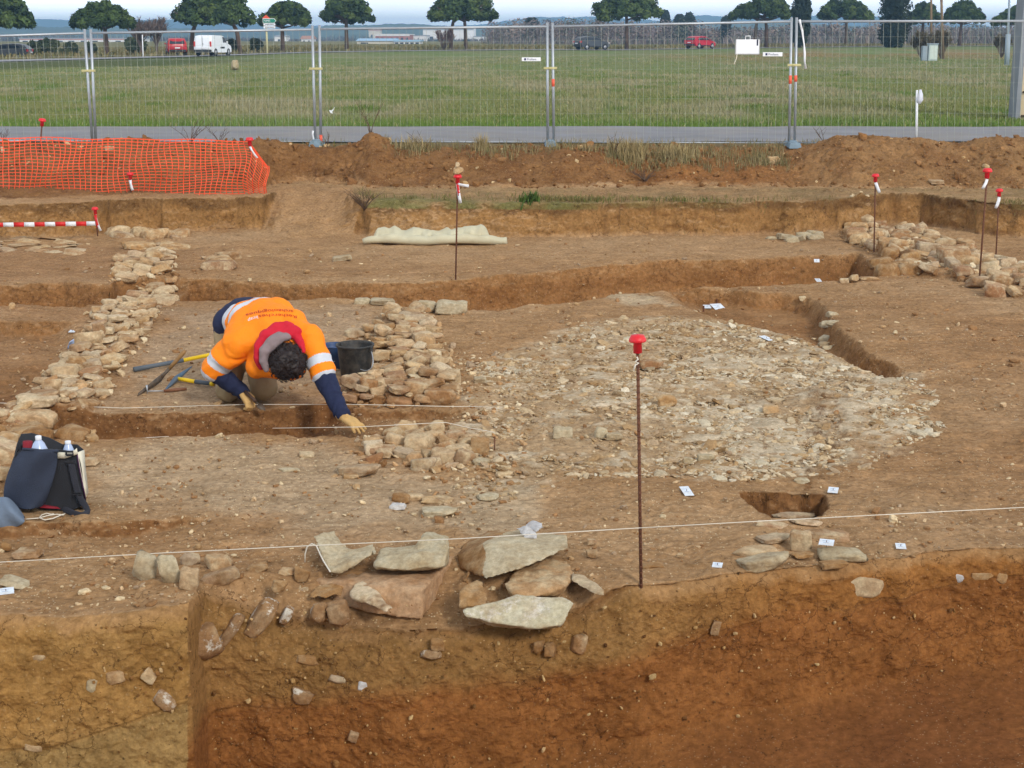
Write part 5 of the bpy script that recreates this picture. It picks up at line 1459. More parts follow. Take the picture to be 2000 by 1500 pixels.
# ---- paper labels pinned to the ground or to the section
def label_(px, py, w, h, lab, kind='flat', rot=0.0, on_face=False, tilt=0.0):
    p = ground_at(px, py)
    w, h = w * 0.88, h * 0.85
    k = pxm(p.y, p.z); W = w / k
    root = empty('paper_label', p + Vector((0, 0, 0.012)), lab, 'label', 'small paper find labels')
    b = MB()
    if kind == 'flat':
        ang = math.atan2(CZ - p.z, p.y); D = min(0.14, h / k / math.sin(ang))
        Mx = Matrix.Rotation(rot, 3, 'Z') @ Matrix.Rotation(0.10 + tilt, 3, 'X')
    else:
        D = h / k; Mx = Matrix.Rotation(rot, 3, 'Z') @ Matrix.Rotation(R(62), 3, 'X')
        root.location.z += D * 0.42
    b.box((0, 0, 0), (W, D, 0.0025)); 
    b.v = [tuple(Mx @ Vector(v)) for v in b.v]; b.build('card', PAPER, root)
    b = MB()
    for j, (yy, ww) in enumerate(((0.2, 0.5), (-0.1, 0.4))): b.box((-0.05 * W, yy * D, 0.0022), (W * ww, D * 0.05, 0.001))
    b.v = [tuple(Mx @ Vector(v)) for v in b.v]; b.build('writing', LBINK, root)
    b = MB(); b.tube([(0, 0, -0.03), (0, 0, 0.010)], 0.0016, 6); b.build('nail', RUST, root, True)
    return root
label_(661, 558, 13, 10, 'paper label on the back trench above the wall end', 'up', 0.2)
label_(982, 592, 13, 10, 'paper label in the back trench right of the grey capped stones', 'up', 0.2)
label_(1415, 557, 13, 9, 'paper label standing on the trench lip right of centre', 'up', 0.05)
label_(1595, 514, 12, 8, 'paper label high on the trench wall toward the right end', 'up', 0.05)
label_(1598, 549, 12, 5, 'flat paper label at the trench\'s right end')
label_(1267, 564, 13, 4, 'thin flat paper label on the white lip of the trench')
label_(14, 596, 15, 9, 'paper label on the back trench at the left edge', 'up', 0.0)
label_(1497, 663, 17, 10, 'bluish paper label lying on the far part of the mortar floor', 'flat', 0.5)
label_(1341, 963, 21, 16, 'square paper label with a cross, left of the square pit', 'flat', 0.15)
label_(1627, 961, 22, 10, 'paper label right of the square pit', 'flat', -0.3)
label_(1401, 1108, 22, 9, 'paper label near the section edge left of the stone pile', 'flat', -0.25)
lb = label_(1613, 1084, 32, 11, 'paper label lying on the flat grey stone', 'flat', -0.3); lb.location.z += 0.055
label_(1759, 1071, 22, 10, 'paper label at the section edge right of the stone pile', 'flat', -0.15)
label_(12, 1159, 34, 12, 'long paper label at the left edge of the foreground', 'flat', 0.35)
label_(1381, 601, 16, 5, 'thin paper label beside the crumpled one in the curved pit', 'flat')
label_(1402, 601, 26, 10, 'crumpled paper label pinned by a dark iron nail', 'flat', 0.3, tilt=0.15)
label_(142, 649, 14, 4, 'thin white scrap left of the long wall', 'flat')
for px, py, lab in ((1400, 592, 'dark iron nail sticking up beside the crumpled paper label'), (1374, 606, 'short dark iron nail left of the thin paper label')):
    q = ground_at(px, py + 3); b = MB(); b.tube([q, q + Vector((0, 0, 0.06))], 0.009, 8); tag(b.build('nail', RUST), lab, 'nail')

# ---- pale blue plastic bag on the ground by the long wall
def blob(name, c, dims, m, label, cat, seed, sub=5, amp=0.12, freq=3.0, flat_bottom=True, fold=0.0, parent=None):
    D, Fq = ICO[sub]; s = seed * 5.1
    r_ = 1 + amp * fbm(D[:, 0] * freq + s, D[:, 1] * freq, D[:, 2] * freq, 4) + fold * np.abs(np.sin(D[:, 0] * 9 + 3 * fbm(D[:, 0] * 2 + s, D[:, 1] * 2, D[:, 2] * 2, 2)))
    V = D * r_[:, None] * np.array(dims) / 2
    if flat_bottom: V[:, 2] = np.maximum(V[:, 2], -dims[2] * 0.30) + dims[2] * 0.30
    o = mesh_np(name, V, Fq, [m], parent); o.location = c
    if label: tag(o, label, cat)
    return o
BAGBLUE = mat('pale_blue_plastic', (178, 194, 226), 0.45, 0.06, 20, 0.3, 30)
b = MB(); p = ground_at(147, 682); k = pxm(p.y)
W = 32 / k; prof = [(-0.5, 0.02), (-0.46, 0.34), (-0.30, 0.72), (-0.05, 0.92), (0.22, 0.98), (0.46, 0.90), (0.48, 0.5), (0.50, 0.05)]
rows = []
for j, dy in enumerate((0.0, 0.04, 0.12, 0.20, 0.26)):
    sc = (0.97, 1.0, 1.0, 0.92, 0.75)[j]
    rows.append([(x * W * sc, dy + 0.02 * math.sin(i * 2.1 + j), z * 0.085 * sc + 0.002) for i, (x, z) in enumerate(prof)])
b.grid(rows); b.add(rows[0] + [(0, 0.02, 0.02)], [tuple(range(8))]); o = b.build('plastic_bag', BAGBLUE, smooth=True, solid=0.004); o.location = p; tag(o, 'pale blue plastic bag leaning on the left side of the long wall', 'plastic bag')

# ---- folded tarpaulin
TARP = mat('tarpaulin', (196, 190, 162), 0.65, 0.06, 5, 0.35, 14, dirt=(166, 150, 116), dirt_amt=0.4)
def tarp():
    base = ground_at(850, 478); k = pxm(base.y)
    root = empty('folded_tarpaulin', base, 'long roll of dirty cream tarpaulin lying at the foot of the bank', 'tarpaulin')
    X = lambda px: (px - 850) / k
    # front roll
    r = random.Random(3); pts, rad = [], []
    for i, px in enumerate(np.linspace(708, 990, 48)):
        f = (px - 708) / 282
        rad.append((5.0 + 4.0 * math.sin(min(1, f * 5) * 1.57) - 1.5 * max(0, (f - 0.85) / 0.15) + 0.8 * math.sin(i * 0.8)) / k)
        pts.append((X(px), 0.04 + 0.025 * math.sin(f * 9), rad[-1] * 0.95 + 0.004 + (0.01 * math.sin(f * 12))))
    m_ = MB(); m_.tube(pts, rad, 16); m_.build('roll', TARP, root, True)
    # crumpled body behind
    rows = []
    top = [(726, 456), (745, 451), (768, 449), (790, 456), (805, 449), (830, 455), (856, 456), (880, 452), (895, 449), (920, 445), (938, 443), (948, 450), (956, 464)]
    tx, ty = zip(*top)
    for j in range(11):
        g = j / 10
        row = []
        for px in np.linspace(722, 962, 90):
            h = (478 - np.interp(px, tx, ty)) / k * 0.95
            edge = min(1, (px - 720) / 14, (964 - px) / 12)
            fo = float(fbm(px * 0.07, g * 2.2, 1.0, 3)); z = h * 1.08 * math.sin(math.pi * (0.12 + 0.80 * g)) ** 0.7 * max(0.1, edge) * (1 + 0.10 * fo)
            row.append((X(px), 0.075 + 0.38 * g + 0.05 * float(fbm(px * 0.1, g * 3, 4.0, 2)), z))
        rows.append(row)
    m_ = MB(); m_.grid(rows); m_.build('sheet', TARP, root, True, solid=0.006)
    return root
tarp()

# ---- white marker post in the field
p = pt_fence(1791, 266); p.y = 23.4; p = DP(1791, 262, 23.5); q = DP(1791, 176, 23.5)
root = empty('marker_post', p, 'white marker post with a white cloth tied to its top, beyond the fence', 'post')
b = MB(); b.tube([(0, 0, -0.2), q - p], 0.018, 10); b.build('rod', WHITE, root, True)
b = MB(); hh = (q - p).z
b.grid([[(-0.01, -0.02, hh + .01), (0.02, -0.02, hh + .01)], [(-0.03, -0.035, hh - .07), (0.045, -0.03, hh - .06)], [(-0.045, -0.03, hh - .16), (0.055, -0.035, hh - .15)], [(-0.03, -0.02, hh - .20), (0.01, -0.03, hh - .22)]])
b.build('cloth', mat('grey_white_cloth', (206, 210, 222), 0.8, 0.06), root, True, solid=0.004)

# ---- shoulder bag
BAGN = mat('navy_canvas', (44, 52, 70), 0.75, 0.18, 9, 0.35, 160)
BAGK = mat('black_canvas', (34, 36, 42), 0.7, 0.15, 12, 0.3, 160)
CREAM = mat('cream_canvas', (222, 216, 196), 0.75, 0.05, 12)
WEBB = mat('black_webbing', (42, 44, 54), 0.7, 0.1, 30, 0.3, 200)
DKRED = mat('dark_red_cloth', (128, 26, 40), 0.8, 0.08)
CLEAR = mat('milky_bottle', (176, 192, 222), 0.25, 0.05, spec=0.5)
def shoulder_bag():
    yb = ground_at(100, 1000).y        # front of the bag
    k = pxm(yb, 0.1)
    base = ground_at(90, 998)
    root = empty('shoulder_bag', base, 'open black shoulder bag with a hanging strap and bottles inside', 'bag')
    def Q(px, py, dy=0.0): return DP(px, py, yb + dy) - base
    # body : a sagging box, wide below
    rows = []
    D = 0.20
    front = [(22, 986), (16, 940), (24, 905), (34, 880), (48, 875), (75, 879), (112, 880), (150, 884), (158, 900), (162, 940), (168, 970), (165, 992), (120, 996), (60, 992)]
    for j, (dy, sc) in enumerate(((0.0, 1.0), (0.05, 1.03), (0.12, 1.02), (0.19, 0.98))):
        cx, cy = 92, 940
        rows.append([Q(cx + (x - cx) * sc, cy + (y - cy) * sc + 3 * math.sin(i * 1.7 + j), dy) for i, (x, y) in enumerate(front)])
    m_ = MB(); m_.grid(rows, close=True)
    nn = len(front); m_.add(rows[0], [tuple(range(nn))]); m_.add(rows[-1], [tuple(range(nn - 1, -1, -1))])
    b_ = m_.build('body', BAGK, root, True, bevel=0.012); b_.modifiers.new('s', 'SUBSURF').render_levels = 2
    # navy flap over the left front, curved edge
    rows = []
    lt = [(46, 876), (30, 892), (18, 915), (10, 940), (6, 962), (8, 985), (24, 990)]
    rt = [(112, 882), (113, 900), (109, 920), (103, 942), (96, 962), (88, 984), (80, 990)]
    for j in range(7):
        row = []
        for i in range(15):
            f = i / 14; x = lt[j][0] + (rt[j][0] - lt[j][0]) * f; y = lt[j][1] + (rt[j][1] - lt[j][1]) * f + 5 * math.sin(math.pi * f) * (j / 6)
            bulge = -0.018 - 0.055 * math.sin(math.pi * f) ** 0.8 * (0.35 + 0.65 * j / 6) + 0.012 * math.sin(f * 7 + j * 1.1)
            row.append(Q(x, y, bulge))
        rows.append(row)
    m_ = MB(); m_.grid(rows); o = m_.build('flap', BAGN, root, True, solid=0.008); sb = o.modifiers.new('s', 'SUBSURF'); sb.render_levels = 2
    # raised back panel with its dark top corner, and the upper edge of the mouth
    m_ = MB(); m_.grid([[Q(30, 885, 0.05), Q(34, 868, 0.1), Q(42, 848, 0.16), Q(62, 846, 0.2), Q(96, 855, 0.21), Q(122, 868, 0.2), Q(150, 868, 0.18), Q(162, 878, 0.1)],
                        [Q(26, 930, 0.05), Q(30, 930, 0.12), Q(40, 930, 0.19), Q(62, 930, 0.21), Q(96, 930, 0.22), Q(122, 930, 0.21), Q(150, 930, 0.2), Q(164, 930, 0.1)]])
    m_.build('back_panel', BAGK, root, True, solid=0.008)
    m_ = MB(); m_.tube([Q(44, 877, -0.02), Q(60, 878, -0.025), Q(90, 881, -0.025), Q(114, 881, -0.02)], 0.008, 8); m_.build('piping', BAGN, root, True)
    m_ = MB(); m_.grid([[Q(113, 883, -0.012), Q(128, 884, -0.014), Q(146, 879, -0.012), Q(150, 875, -0.01)], [Q(113, 895, -0.012), Q(128, 895, -0.014), Q(146, 889, -0.012), Q(152, 886, -0.01)]]); m_.build('rim', CREAM, root, True, solid=0.006)
    m_ = MB(); m_.grid([[Q(151, 884, 0.0), Q(164, 879, 0.05)], [Q(156, 915, -0.002), Q(166, 912, 0.06)], [Q(163, 950, -0.002), Q(170, 945, 0.06)], [Q(167, 972, -0.002), Q(172, 961, 0.05)]]); m_.build('side_panel', CREAM, root, True, solid=0.006)
    m_ = MB(); m_.tube([Q(150, 884, -0.006), Q(155, 915, -0.008), Q(162, 950, -0.008), Q(167, 974, -0.006)], 0.004, 6); m_.build('trim', mat('purple_piping', (70, 30, 70), 0.6), root, True)
    # strap
    def band(path, w):
        rows = []
        for i, p in enumerate(path):
            t = (path[min(i + 1, len(path) - 1)] - path[max(i - 1, 0)]).normalized(); s = t.cross(Vector((0, 1, 0))).normalized()
            rows.append([p - s * w / 2, p + s * w / 2])
        m_ = MB(); m_.grid(rows); return m_
    path = [Q(138, 900, -0.03), Q(140, 910, -0.034), Q(145, 935, -0.036), Q(150, 955, -0.038), Q(155, 970, -0.04), Q(163, 983, -0.045), Q(170, 993, -0.05), Q(172, 1001, -0.06), Q(162, 1007, -0.07), Q(150, 1005, -0.07), Q(134, 998, -0.06), Q(120, 993, -0.045)]
    o = band(path, 0.040).build('strap', WEBB, root, True, solid=0.006); o.modifiers.new('s', 'SUBSURF').render_levels = 2
    m_ = MB(); m_.box(tuple(Q(139, 902, -0.036)), (0.052, 0.012, 0.016)); m_.box(tuple(Q(152, 962, -0.046)), (0.05, 0.01, 0.008)); m_.box(tuple(Q(151, 966, -0.046)), (0.05, 0.01, 0.006)); m_.build('buckle', BAGK, root, bevel=0.003)
    m_ = MB(); c = Q(136, 886, -0.035); m_.tube([c + Vector((-.018, 0, -.008)), c + Vector((-.018, 0, .012)), c + Vector((.018, 0, .012)), c + Vector((.018, 0, -.008)), c + Vector((-.018, 0, -.008))], 0.006, 8); m_.build('clasp', BAGK, root, True)
    m_ = MB(); m_.tube([Q(64, 985, -0.05), Q(60, 990, -0.06), Q(57, 994, -0.06)], [0.012, 0.016, 0.012], 8); m_.build('toggle', BAGK, root, True)
    m_ = MB(); m_.grid([[Q(80, 985, -0.01), Q(112, 990, -0.01)], [Q(78, 992, -0.03), Q(118, 994, -0.02)]]); m_.build('lining', DKRED, root, True, solid=0.004)
    # things in the bag
    def bottle(px, py0, py1, rad, dy, lab, m):
        top = DP(px, py0, yb + dy); bot = DP(px, py1, yb + dy); h = top.z - bot.z
        r_ = empty('bottle', bot - Vector((0, 0, 0.10)), lab, 'bottle')
        b = MB(); b.lathe([(0, 0), (rad, 0.0), (rad, 0.10), (rad * 0.95, 0.11), (rad * 0.62, 0.11 + h * 0.42), (0.016, 0.10 + h * 0.72), (0.014, 0.10 + h * 0.8), (0, 0.10 + h * 0.8)], n=24); b.build('flask', m, r_, True)
        b = MB(); b.lathe([(0.0155, 0.10 + h * 0.74), (0.0165, 0.10 + h * 0.78), (0.0165, 0.10 + h * 0.98), (0.013, 0.10 + h), (0, 0.10 + h)], n=20); b.build('screw_cap', WHITE, r_, True)
    bottle(77, 851, 882, 0.048, 0.07, 'milky plastic bottle with a white cap standing in the black bag', CLEAR)
    bottle(134, 861, 884, 0.034, 0.13, 'second clear bottle just showing behind the bag\'s strap clasp', CLEAR)
    b = MB(); b.tube([DP(54, 862, yb + .1), DP(54, 890, yb + .1)], 0.026, 14); o = b.build('red_can', DKRED, smooth=True); tag(o, 'red rolled cloth inside the black bag left of the bottle', 'cloth')
    o.name = 'red_cloth'
shoulder_bag()

# ---- grey cloth at the left edge
GREYC = mat('grey_cloth', (106, 120, 138), 0.85, 0.10, 12, 0.25, 60)
yb = ground_at(25, 1028).y
rows = []
lo_ = [(-70, 1030), (-40, 1031), (-10, 1030), (10, 1031), (28, 1031), (40, 1027), (49, 1018)]
hi_ = [(-70, 985), (-40, 972), (-10, 968), (4, 966), (14, 966), (28, 980), (47, 1008)]
for j in range(9):
    f = j / 8
    rows.append([DP(a[0] + (b_[0] - a[0]) * f, a[1] + (b_[1] - a[1]) * f, yb + 0.10 * f - 0.05 * math.sin(math.pi * f) + 0.02 * math.sin(i * 2.0 + f * 5)) for i, (a, b_) in enumerate(zip(lo_, hi_))])
rows.append([Vector(p) + Vector((0, 0.16, -0.16)) for p in rows[-1]])
b = MB(); b.grid(rows); o = b.build('grey_cloth', GREYC, smooth=True, solid=0.006); o.modifiers.new('s', 'SUBSURF').render_levels = 2
tag(o, 'crumpled grey cloth in front of the shoulder bag at the left edge', 'cloth')

# ---- buckets
RUBBER = mat('black_rubber', (44, 45, 46), 0.6, 0.12, 6, 0.15, 60, dirt=(128, 118, 104), dirt_amt=0.35, dscale=14)
BLUEB = mat('blue_plastic', (38, 70, 116), 0.45, 0.08, 6, dirt=(120, 110, 100), dirt_amt=0.25, dscale=10)
MUD = mat('dry_mud', (146, 132, 112), 0.95, 0.2, 20, 0.4)
def bucket(px, py_b, w_top, h, label, m, ang, name='bucket'):
    p = ground_at(px, py_b); k = pxm(p.y, 0.15); Rt = w_top / k / 2; H = h / k
    p = p + Vector((0, Rt * 0.8, 0))
    root = empty(name, p, label, 'bucket')
    b = MB(); b.lathe([(0, 0.004), (Rt * .74, 0.0), (Rt * .78, .006), (Rt * .95, H * .92), (Rt * .96, H * .93), (Rt * 1.02, H * .94), (Rt * 1.03, H), (Rt * .97, H), (Rt * .93, H * .93), (Rt * .75, 0.02), (0, 0.02)], n=48); b.build('shell', m, root, True)
    b = MB(); b.lathe([(0, H * .55), (Rt * .6, H * .56), (Rt * .87, H * .6)], n=32); b.build('contents', MUD, root, True)
    b = MB(); pts = []
    for i in range(19):
        t = math.pi * i / 18; a = ang
        pts.append(Vector((math.cos(a) * math.cos(t) * Rt * 1.02 + math.sin(a) * -math.sin(t) * Rt * 1.06, math.sin(a) * math.cos(t) * Rt * 1.02 - math.cos(a) * math.sin(t) * Rt * 1.06, H * .90 - math.sin(t) * H * .58)))
    b.tube(pts, 0.004, 8); b.build('handle', STEEL, root, True)
    b = MB()
    for s in (-1, 1): b.box((math.cos(ang) * Rt * 1.0 * s, math.sin(ang) * Rt * 1.0 * s, H * .90), (0.035, 0.03, 0.045), rot=Matrix.Rotation(ang, 3, 'Z'))
    b.build('lug', m, root, bevel=0.005)
bucket(692, 744, 74, 68, 'black rubber bucket with mud streaks between the worker and the wall', RUBBER, -0.55)
bucket(652, 722, 52, 46, 'blue bucket mostly hidden behind the worker\'s arm', BLUEB, 0.3)

# ---- hand tools
WOODH = mat('worn_wood', (142, 108, 66), 0.6, 0.2, 14, 0.2, 60)
YELLOW = mat('yellow_fibreglass', (236, 196, 20), 0.4, 0.05)
DGREY = mat('grey_rubber', (88, 96, 104), 0.6, 0.08)
IRON = mat('dark_iron', (92, 84, 76), 0.6, 0.2, 20, metal=0.4, dirt=(132, 102, 68), dirt_amt=0.5, dscale=20)
BLUEIRON = mat('blue_grey_iron', (74, 100, 122), 0.55, 0.12, 14, metal=0.2, dirt=(120, 100, 78), dirt_amt=0.3)
def gz(px, py, up): p = ground_at(px, py); return p + Vector((0, 0, up))
# long pick handle
a, c, e = gz(262, 729, .03), gz(358, 716, .05), gz(440, 706, .08)
root = empty('pick', a, 'long tool handle, grey grip and yellow shaft, reaching behind the worker', 'pick')
b = MB(); b.tube([Vector((0, 0, 0)), (c - a) * 0.5, c - a], [0.020, 0.017, 0.017], 12); b.build('grip', DGREY, root, True)
b = MB(); b.tube([c - a, e - a, (e - a) * 1.35], [0.0155, 0.0155, 0.018], 12); b.build('shaft', YELLOW, root, True)
b = MB(); h0 = (e - a) * 1.35; b.tube([h0 + Vector((-.03, -.20, -.04)), h0 + Vector((0, -.06, .01)), h0, h0 + Vector((0, .08, .01)), h0 + Vector((-.03, .22, -.05))], [0.004, 0.018, 0.024, 0.018, 0.012], 8); b.build('head', IRON, root, True)
# trowel-bladed hoe with a wooden handle leaning up
a, c, e = gz(270, 773, .008), gz(318, 748, .05), DP(362, 684, ground_at(345, 745).y)
root = empty('hoe', a, 'short handled hoe with a wide dark blade and wooden handle pointing up', 'hoe')
b = MB()
t0, t1 = Vector((0, 0, 0)), c - a; up = Vector((0, 0.09, 0.05))
b.grid([[t0 - up * 0.15, t0 + up * 0.15 + Vector((0, 0, .004))], [t1 * 0.35 - up * 0.32, t1 * 0.35 + up * 0.3], [t1 * 0.75 - up * 0.55, t1 * 0.75 + up * 0.42], [t1 - up * 0.5, t1 + up * 0.45], [t1 * 1.12 - up * 0.12, t1 * 1.12 + up * 0.12]])
b.build('blade', IRON, root, True, solid=0.006)
b = MB(); d = (e - a) - t1; b.tube([t1 * 0.95, t1 + d * 0.30], [0.010, 0.014], 10); b.build('socket', IRON, root, True)
b = MB(); b.tube([t1 + d * 0.28, t1 + d * 0.6, t1 + d * 0.9, t1 + d], [0.014, 0.0155, 0.018, 0.012], 12); b.build('handle', WOODH, root, True)
# small mattock
a, m1, m2, e = gz(345, 748, .035), gz(350, 747, .035), gz(382, 753, .03), gz(418, 757, .028)
root = empty('mattock', a, 'small blue headed mattock with a yellow and grey handle on the ground', 'mattock')
b = MB(); b.tube([Vector((0, 0, 0)), m2 - a], 0.015, 12); b.build('shaft', YELLOW, root, True)
b = MB(); b.tube([m2 - a, (e - a) * 0.93], 0.0165, 12); b.build('grip', DGREY, root, True)
b = MB(); b.tube([(e - a) * 0.92, e - a], [0.018, 0.019], 12); b.build('end_cap', YELLOW, root, True)
h1, h2 = gz(376, 734, .075) - a, gz(324, 763, .01) - a
b = MB(); b.tube([h1, h1 * 0.5, Vector((0, 0, 0.0)), h2 * 0.4, h2], [0.004, 0.014, 0.022, 0.016, 0.006], 8); b.build('head', BLUEIRON, root, True)
# cultivator with a brown wooden handle
a, c, e = gz(288, 768, .012), gz(320, 767, .014), gz(365, 764, .018)
root = empty('hand_cultivator', a, 'small hand tool with a brown handle and a bent iron tine', 'hand tool')
b = MB(); b.tube([c - a, (e - a) * .6 + (c - a) * .4, e - a], [0.011, 0.014, 0.011], 12); b.build('handle', mat('brown_wood', (124, 82, 56), 0.5, 0.15, 20), root, True)
b = MB(); b.tube([c - a, Vector((0.01, 0, .004)), Vector((0, 0, .0)), Vector((-.004, -.01, .05))], 0.004, 8); b.tube([Vector((0, 0, .05)), Vector((0, 0, -.02))], 0.005, 6); b.build('tine', STEEL, root, True)
# ------------------------------------------------------------------ the kneeling person
HIVIS = mat('orange_fabric', (255, 138, 4), 0.75, 0.03, 8, 0.15, 90)
REFLECT = mat('reflective_band', (200, 204, 212), 0.5, 0.04, 10, spec=0.5)
NAVY = mat('navy_fabric', (27, 35, 66), 0.85, 0.12, 10, 0.25, 120)
KHAKI = mat('khaki_trousers', (160, 142, 108), 0.9, 0.1, 10, 0.3, 120, dirt=(140, 108, 70), dirt_amt=0.6)
SKIN = mat('skin', (206, 156, 128), 0.6, 0.04)
HAIR = mat('dark_hair', (38, 27, 25), 0.55, 0.25, 60, spec=0.35)
GLOVE = mat('tan_work_glove', (204, 166, 106), 0.85, 0.1, 30, 0.35, 140, dirt=(150, 112, 70), dirt_amt=0.5, dscale=14)
REDH = mat('red_hood', (196, 24, 48), 0.85, 0.08, 10, 0.2, 120)
GREYH = mat('grey_hood_lining', (136, 120, 122), 0.9, 0.08, 10, 0.2, 120)
BOOT = mat('brown_boot', (84, 64, 46), 0.8, 0.15)
PBASE = ground_at(478, 772)

def capsule(p0, p1, r0, r1, n=20, m=7):
    """tapered capsule with round ends"""
    p0, p1 = Vector(p0), Vector(p1); d = p1 - p0; L = d.length
    q = Vector((0, 0, 1)).rotation_difference(d.normalized()) if L > 1e-6 else Quaternion()
    prof = [(r0 * math.sin(a), -r0 * math.cos(a)) for a in np.linspace(0, math.pi / 2, m)] + [(r1 * math.cos(a), L + r1 * math.sin(a)) for a in np.linspace(0, math.pi / 2, m)]
    b = MB(); b.lathe([(max(r, 0.0), z) for r, z in prof], n=n, m=q.to_matrix())
    return [(v[0] + p0.x, v[1] + p0.y, v[2] + p0.z) for v in b.v], b.f

def chain(pts, rad, flat=None):
    return [(pts[i], pts[i + 1], rad[i], rad[i + 1]) for i in range(len(pts) - 1)]

def fused(name, caps, m, voxel=0.01, smooth=4, amp=0.0, freq=10.0, parent=None, fold=None, dec=None, cut=None):
    b = MB()
    for c in caps:
        v, f = capsule(*c); b.add(v, f)
    me = bpy.data.meshes.new(name); me.from_pydata(b.v, [], b.f)
    o = link(bpy.data.objects.new(name, me))
    md = o.modifiers.new('r', 'REMESH'); md.mode = 'VOXEL'; md.voxel_size = voxel
    md = o.modifiers.new('s', 'SMOOTH'); md.factor = 0.5; md.iterations = smooth
    me2 = eval_mesh(o); o.modifiers.clear(); o.data = me2
    n = len(me2.vertices); V = np.zeros(n * 3, np.float32); me2.vertices.foreach_get('co', V); V = V.reshape(-1, 3)
    Nn = np.zeros(n * 3, np.float32); me2.vertices.foreach_get('normal', Nn); Nn = Nn.reshape(-1, 3)
    dsp = amp * fbm(V[:, 0] * freq, V[:, 1] * freq, V[:, 2] * freq, 4) if amp else 0
    if fold is not None: dsp = dsp + fold(V)
    if not np.isscalar(dsp): V = V + Nn * np.asarray(dsp)[:, None]
    V = V - np.array(PBASE[:])
    me2.vertices.foreach_set('co', V.ravel().astype(np.float32))
    me2.materials.clear()
    for q in (m if isinstance(m, list) else [m]): me2.materials.append(q)
    me2.polygons.foreach_set('use_smooth', [True] * len(me2.polygons)); me2.update()
    if parent is not None: o.parent = parent
    else: o.location = PBASE
    return o, V + np.array(PBASE[:])

def seg_t(V, a, b):
    a, b = np.array(a[:]), np.array(b[:]); d = b - a
    t = ((V - a) @ d) / (d @ d); q = a + np.clip(t, 0, 1)[:, None] * d
    return t, np.linalg.norm(V - q, axis=1)

J = {k: DP(*v) for k, v in dict(
    pelvis=(474, 630, 10.34), waist=(512, 622, 10.14), thorax=(536, 645, 9.94), neck=(556, 672, 9.78), head=(562, 704, 9.66),
    shl=(462, 672, 9.82), ell=(418, 722, 9.86), wrl=(474, 766, 9.90), shr=(606, 660, 9.80), elr=(634, 738, 9.64), wrr=(668, 808, 9.44),
    hipl=(455, 652, 10.34), hipr=(500, 652, 10.34), knl=(446, 762, 10.08), knr=(516, 757, 10.03), anl=(440, 744, 10.46), anr=(505, 744, 10.44), tol=(438, 742, 10.62), tor=(502, 742, 10.60)).items()}
ex = Vector((1, 0, 0))
side = (J['shr'] - J['shl']).normalized()
def across(c, w): return c - side * w, c + side * w

# body : one continuous surface
caps = []
caps += [(across(J['pelvis'], .09) + (.10, .10)), (across(J['waist'], .08) + (.10, .10)), (across(J['thorax'], .09) + (.11, .11))]
caps += chain([J['pelvis'], J['waist'], J['thorax'], J['neck']], [.13, .12, .13, .075]) + chain([J['neck'], J['head']], [.062, .07])
caps += [(J['thorax'], J['shl'], .09, .065), (J['thorax'], J['shr'], .09, .065)]
caps += chain([J['shl'], J['ell'], J['wrl']], [.060, .046, .032]) + chain([J['shr'], J['elr'], J['wrr']], [.060, .046, .032])
caps += chain([J['hipl'], J['knl'], J['anl'], J['tol']], [.095, .065, .045, .04]) + chain([J['hipr'], J['knr'], J['anr'], J['tor']], [.095, .065, .045, .04])
hd = Vector((0.05, -0.62, -0.30)).normalized()       # crown of the head points to the front and down
fc = Vector((0.05, 0.25, -0.95)); fc = (fc - hd * fc.dot(hd)).normalized()     # the face looks at the ground
fs = hd.cross(fc)
H0 = J['head']
caps += [(H0 - hd * 0.04, H0 + hd * 0.035, .078, .088), (H0 - hd * 0.075 + fc * 0.02, H0 - hd * 0.03 + fc * 0.03, .052, .062)]          # skull, jaw
caps += [(H0 - hd * 0.045 + fc * 0.085, H0 - hd * 0.01 + fc * 0.088, .016, .009)]                                              # nose
for s_ in (-1, 1): caps += [(H0 + fs * .086 * s_ - hd * 0.03, H0 + fs * .092 * s_ + hd * 0.005, .012, .015)]                    # ears
caps += [(H0 - hd * 0.078 + fc * 0.075 - fs * .018, H0 - hd * 0.078 + fc * 0.075 + fs * .018, .007, .007)]                     # lips
person, _ = fused('person', caps, SKIN, 0.011, 3)
tag(person, 'kneeling person in orange high visibility jacket bent over the trench, gloved hands on the ground', 'person')
eyes = MB()
for s_ in (-1, 1):
    c = H0 - Vector(PBASE) + fc * 0.078 + fs * 0.032 * s_ + hd * 0.002
    eyes = MB(); eyes.lathe([(0.0, -0.011), (0.008, -0.008), (0.011, 0), (0.008, 0.008), (0, 0.011)], c=c, n=14); eyes.build('eye', mat('eye', (210, 205, 200), 0.3, 0.0), person, True)

# navy pullover under the jacket
caps = []
pel2 = J['pelvis'].lerp(J['waist'], 0.1)
caps += [(across(pel2, .105) + (.125, .125)), (pel2 + Vector((0, 0, .035)), J['waist'], .15, .145), (across(J['waist'], .09) + (.125, .125))]
caps += [(J['hipl'] + Vector((-.03, 0, .02)), J['pelvis'] + Vector((-.05, 0, .03)), .11, .12)]
caps += chain([J['shl'], J['ell'].lerp(J['shl'], -0.02), J['wrl'].lerp(J['ell'], 0.02)], [.064, .074, .056]) + chain([J['shr'], J['elr'], J['wrr'].lerp(J['elr'], 0.02)], [.064, .073, .056])
caps += [(J['thorax'], J['shl'], .10, .07), (J['thorax'], J['shr'], .10, .07), (J['waist'], J['thorax'], .12, .12)]
def navy_fold(V):
    out = np.zeros(len(V))
    for a, b in (('ell', 'wrl'), ('elr', 'wrr')):
        t, d = seg_t(V, J[a], J[b]); w = (d < 0.1) & (t > -0.2) & (t < 1.1)
        out = out + w * 0.0035 * np.sin(t * 19 + 7 * fbm(V[:, 0] * 9, V[:, 1] * 9, V[:, 2] * 9, 2))
    return out
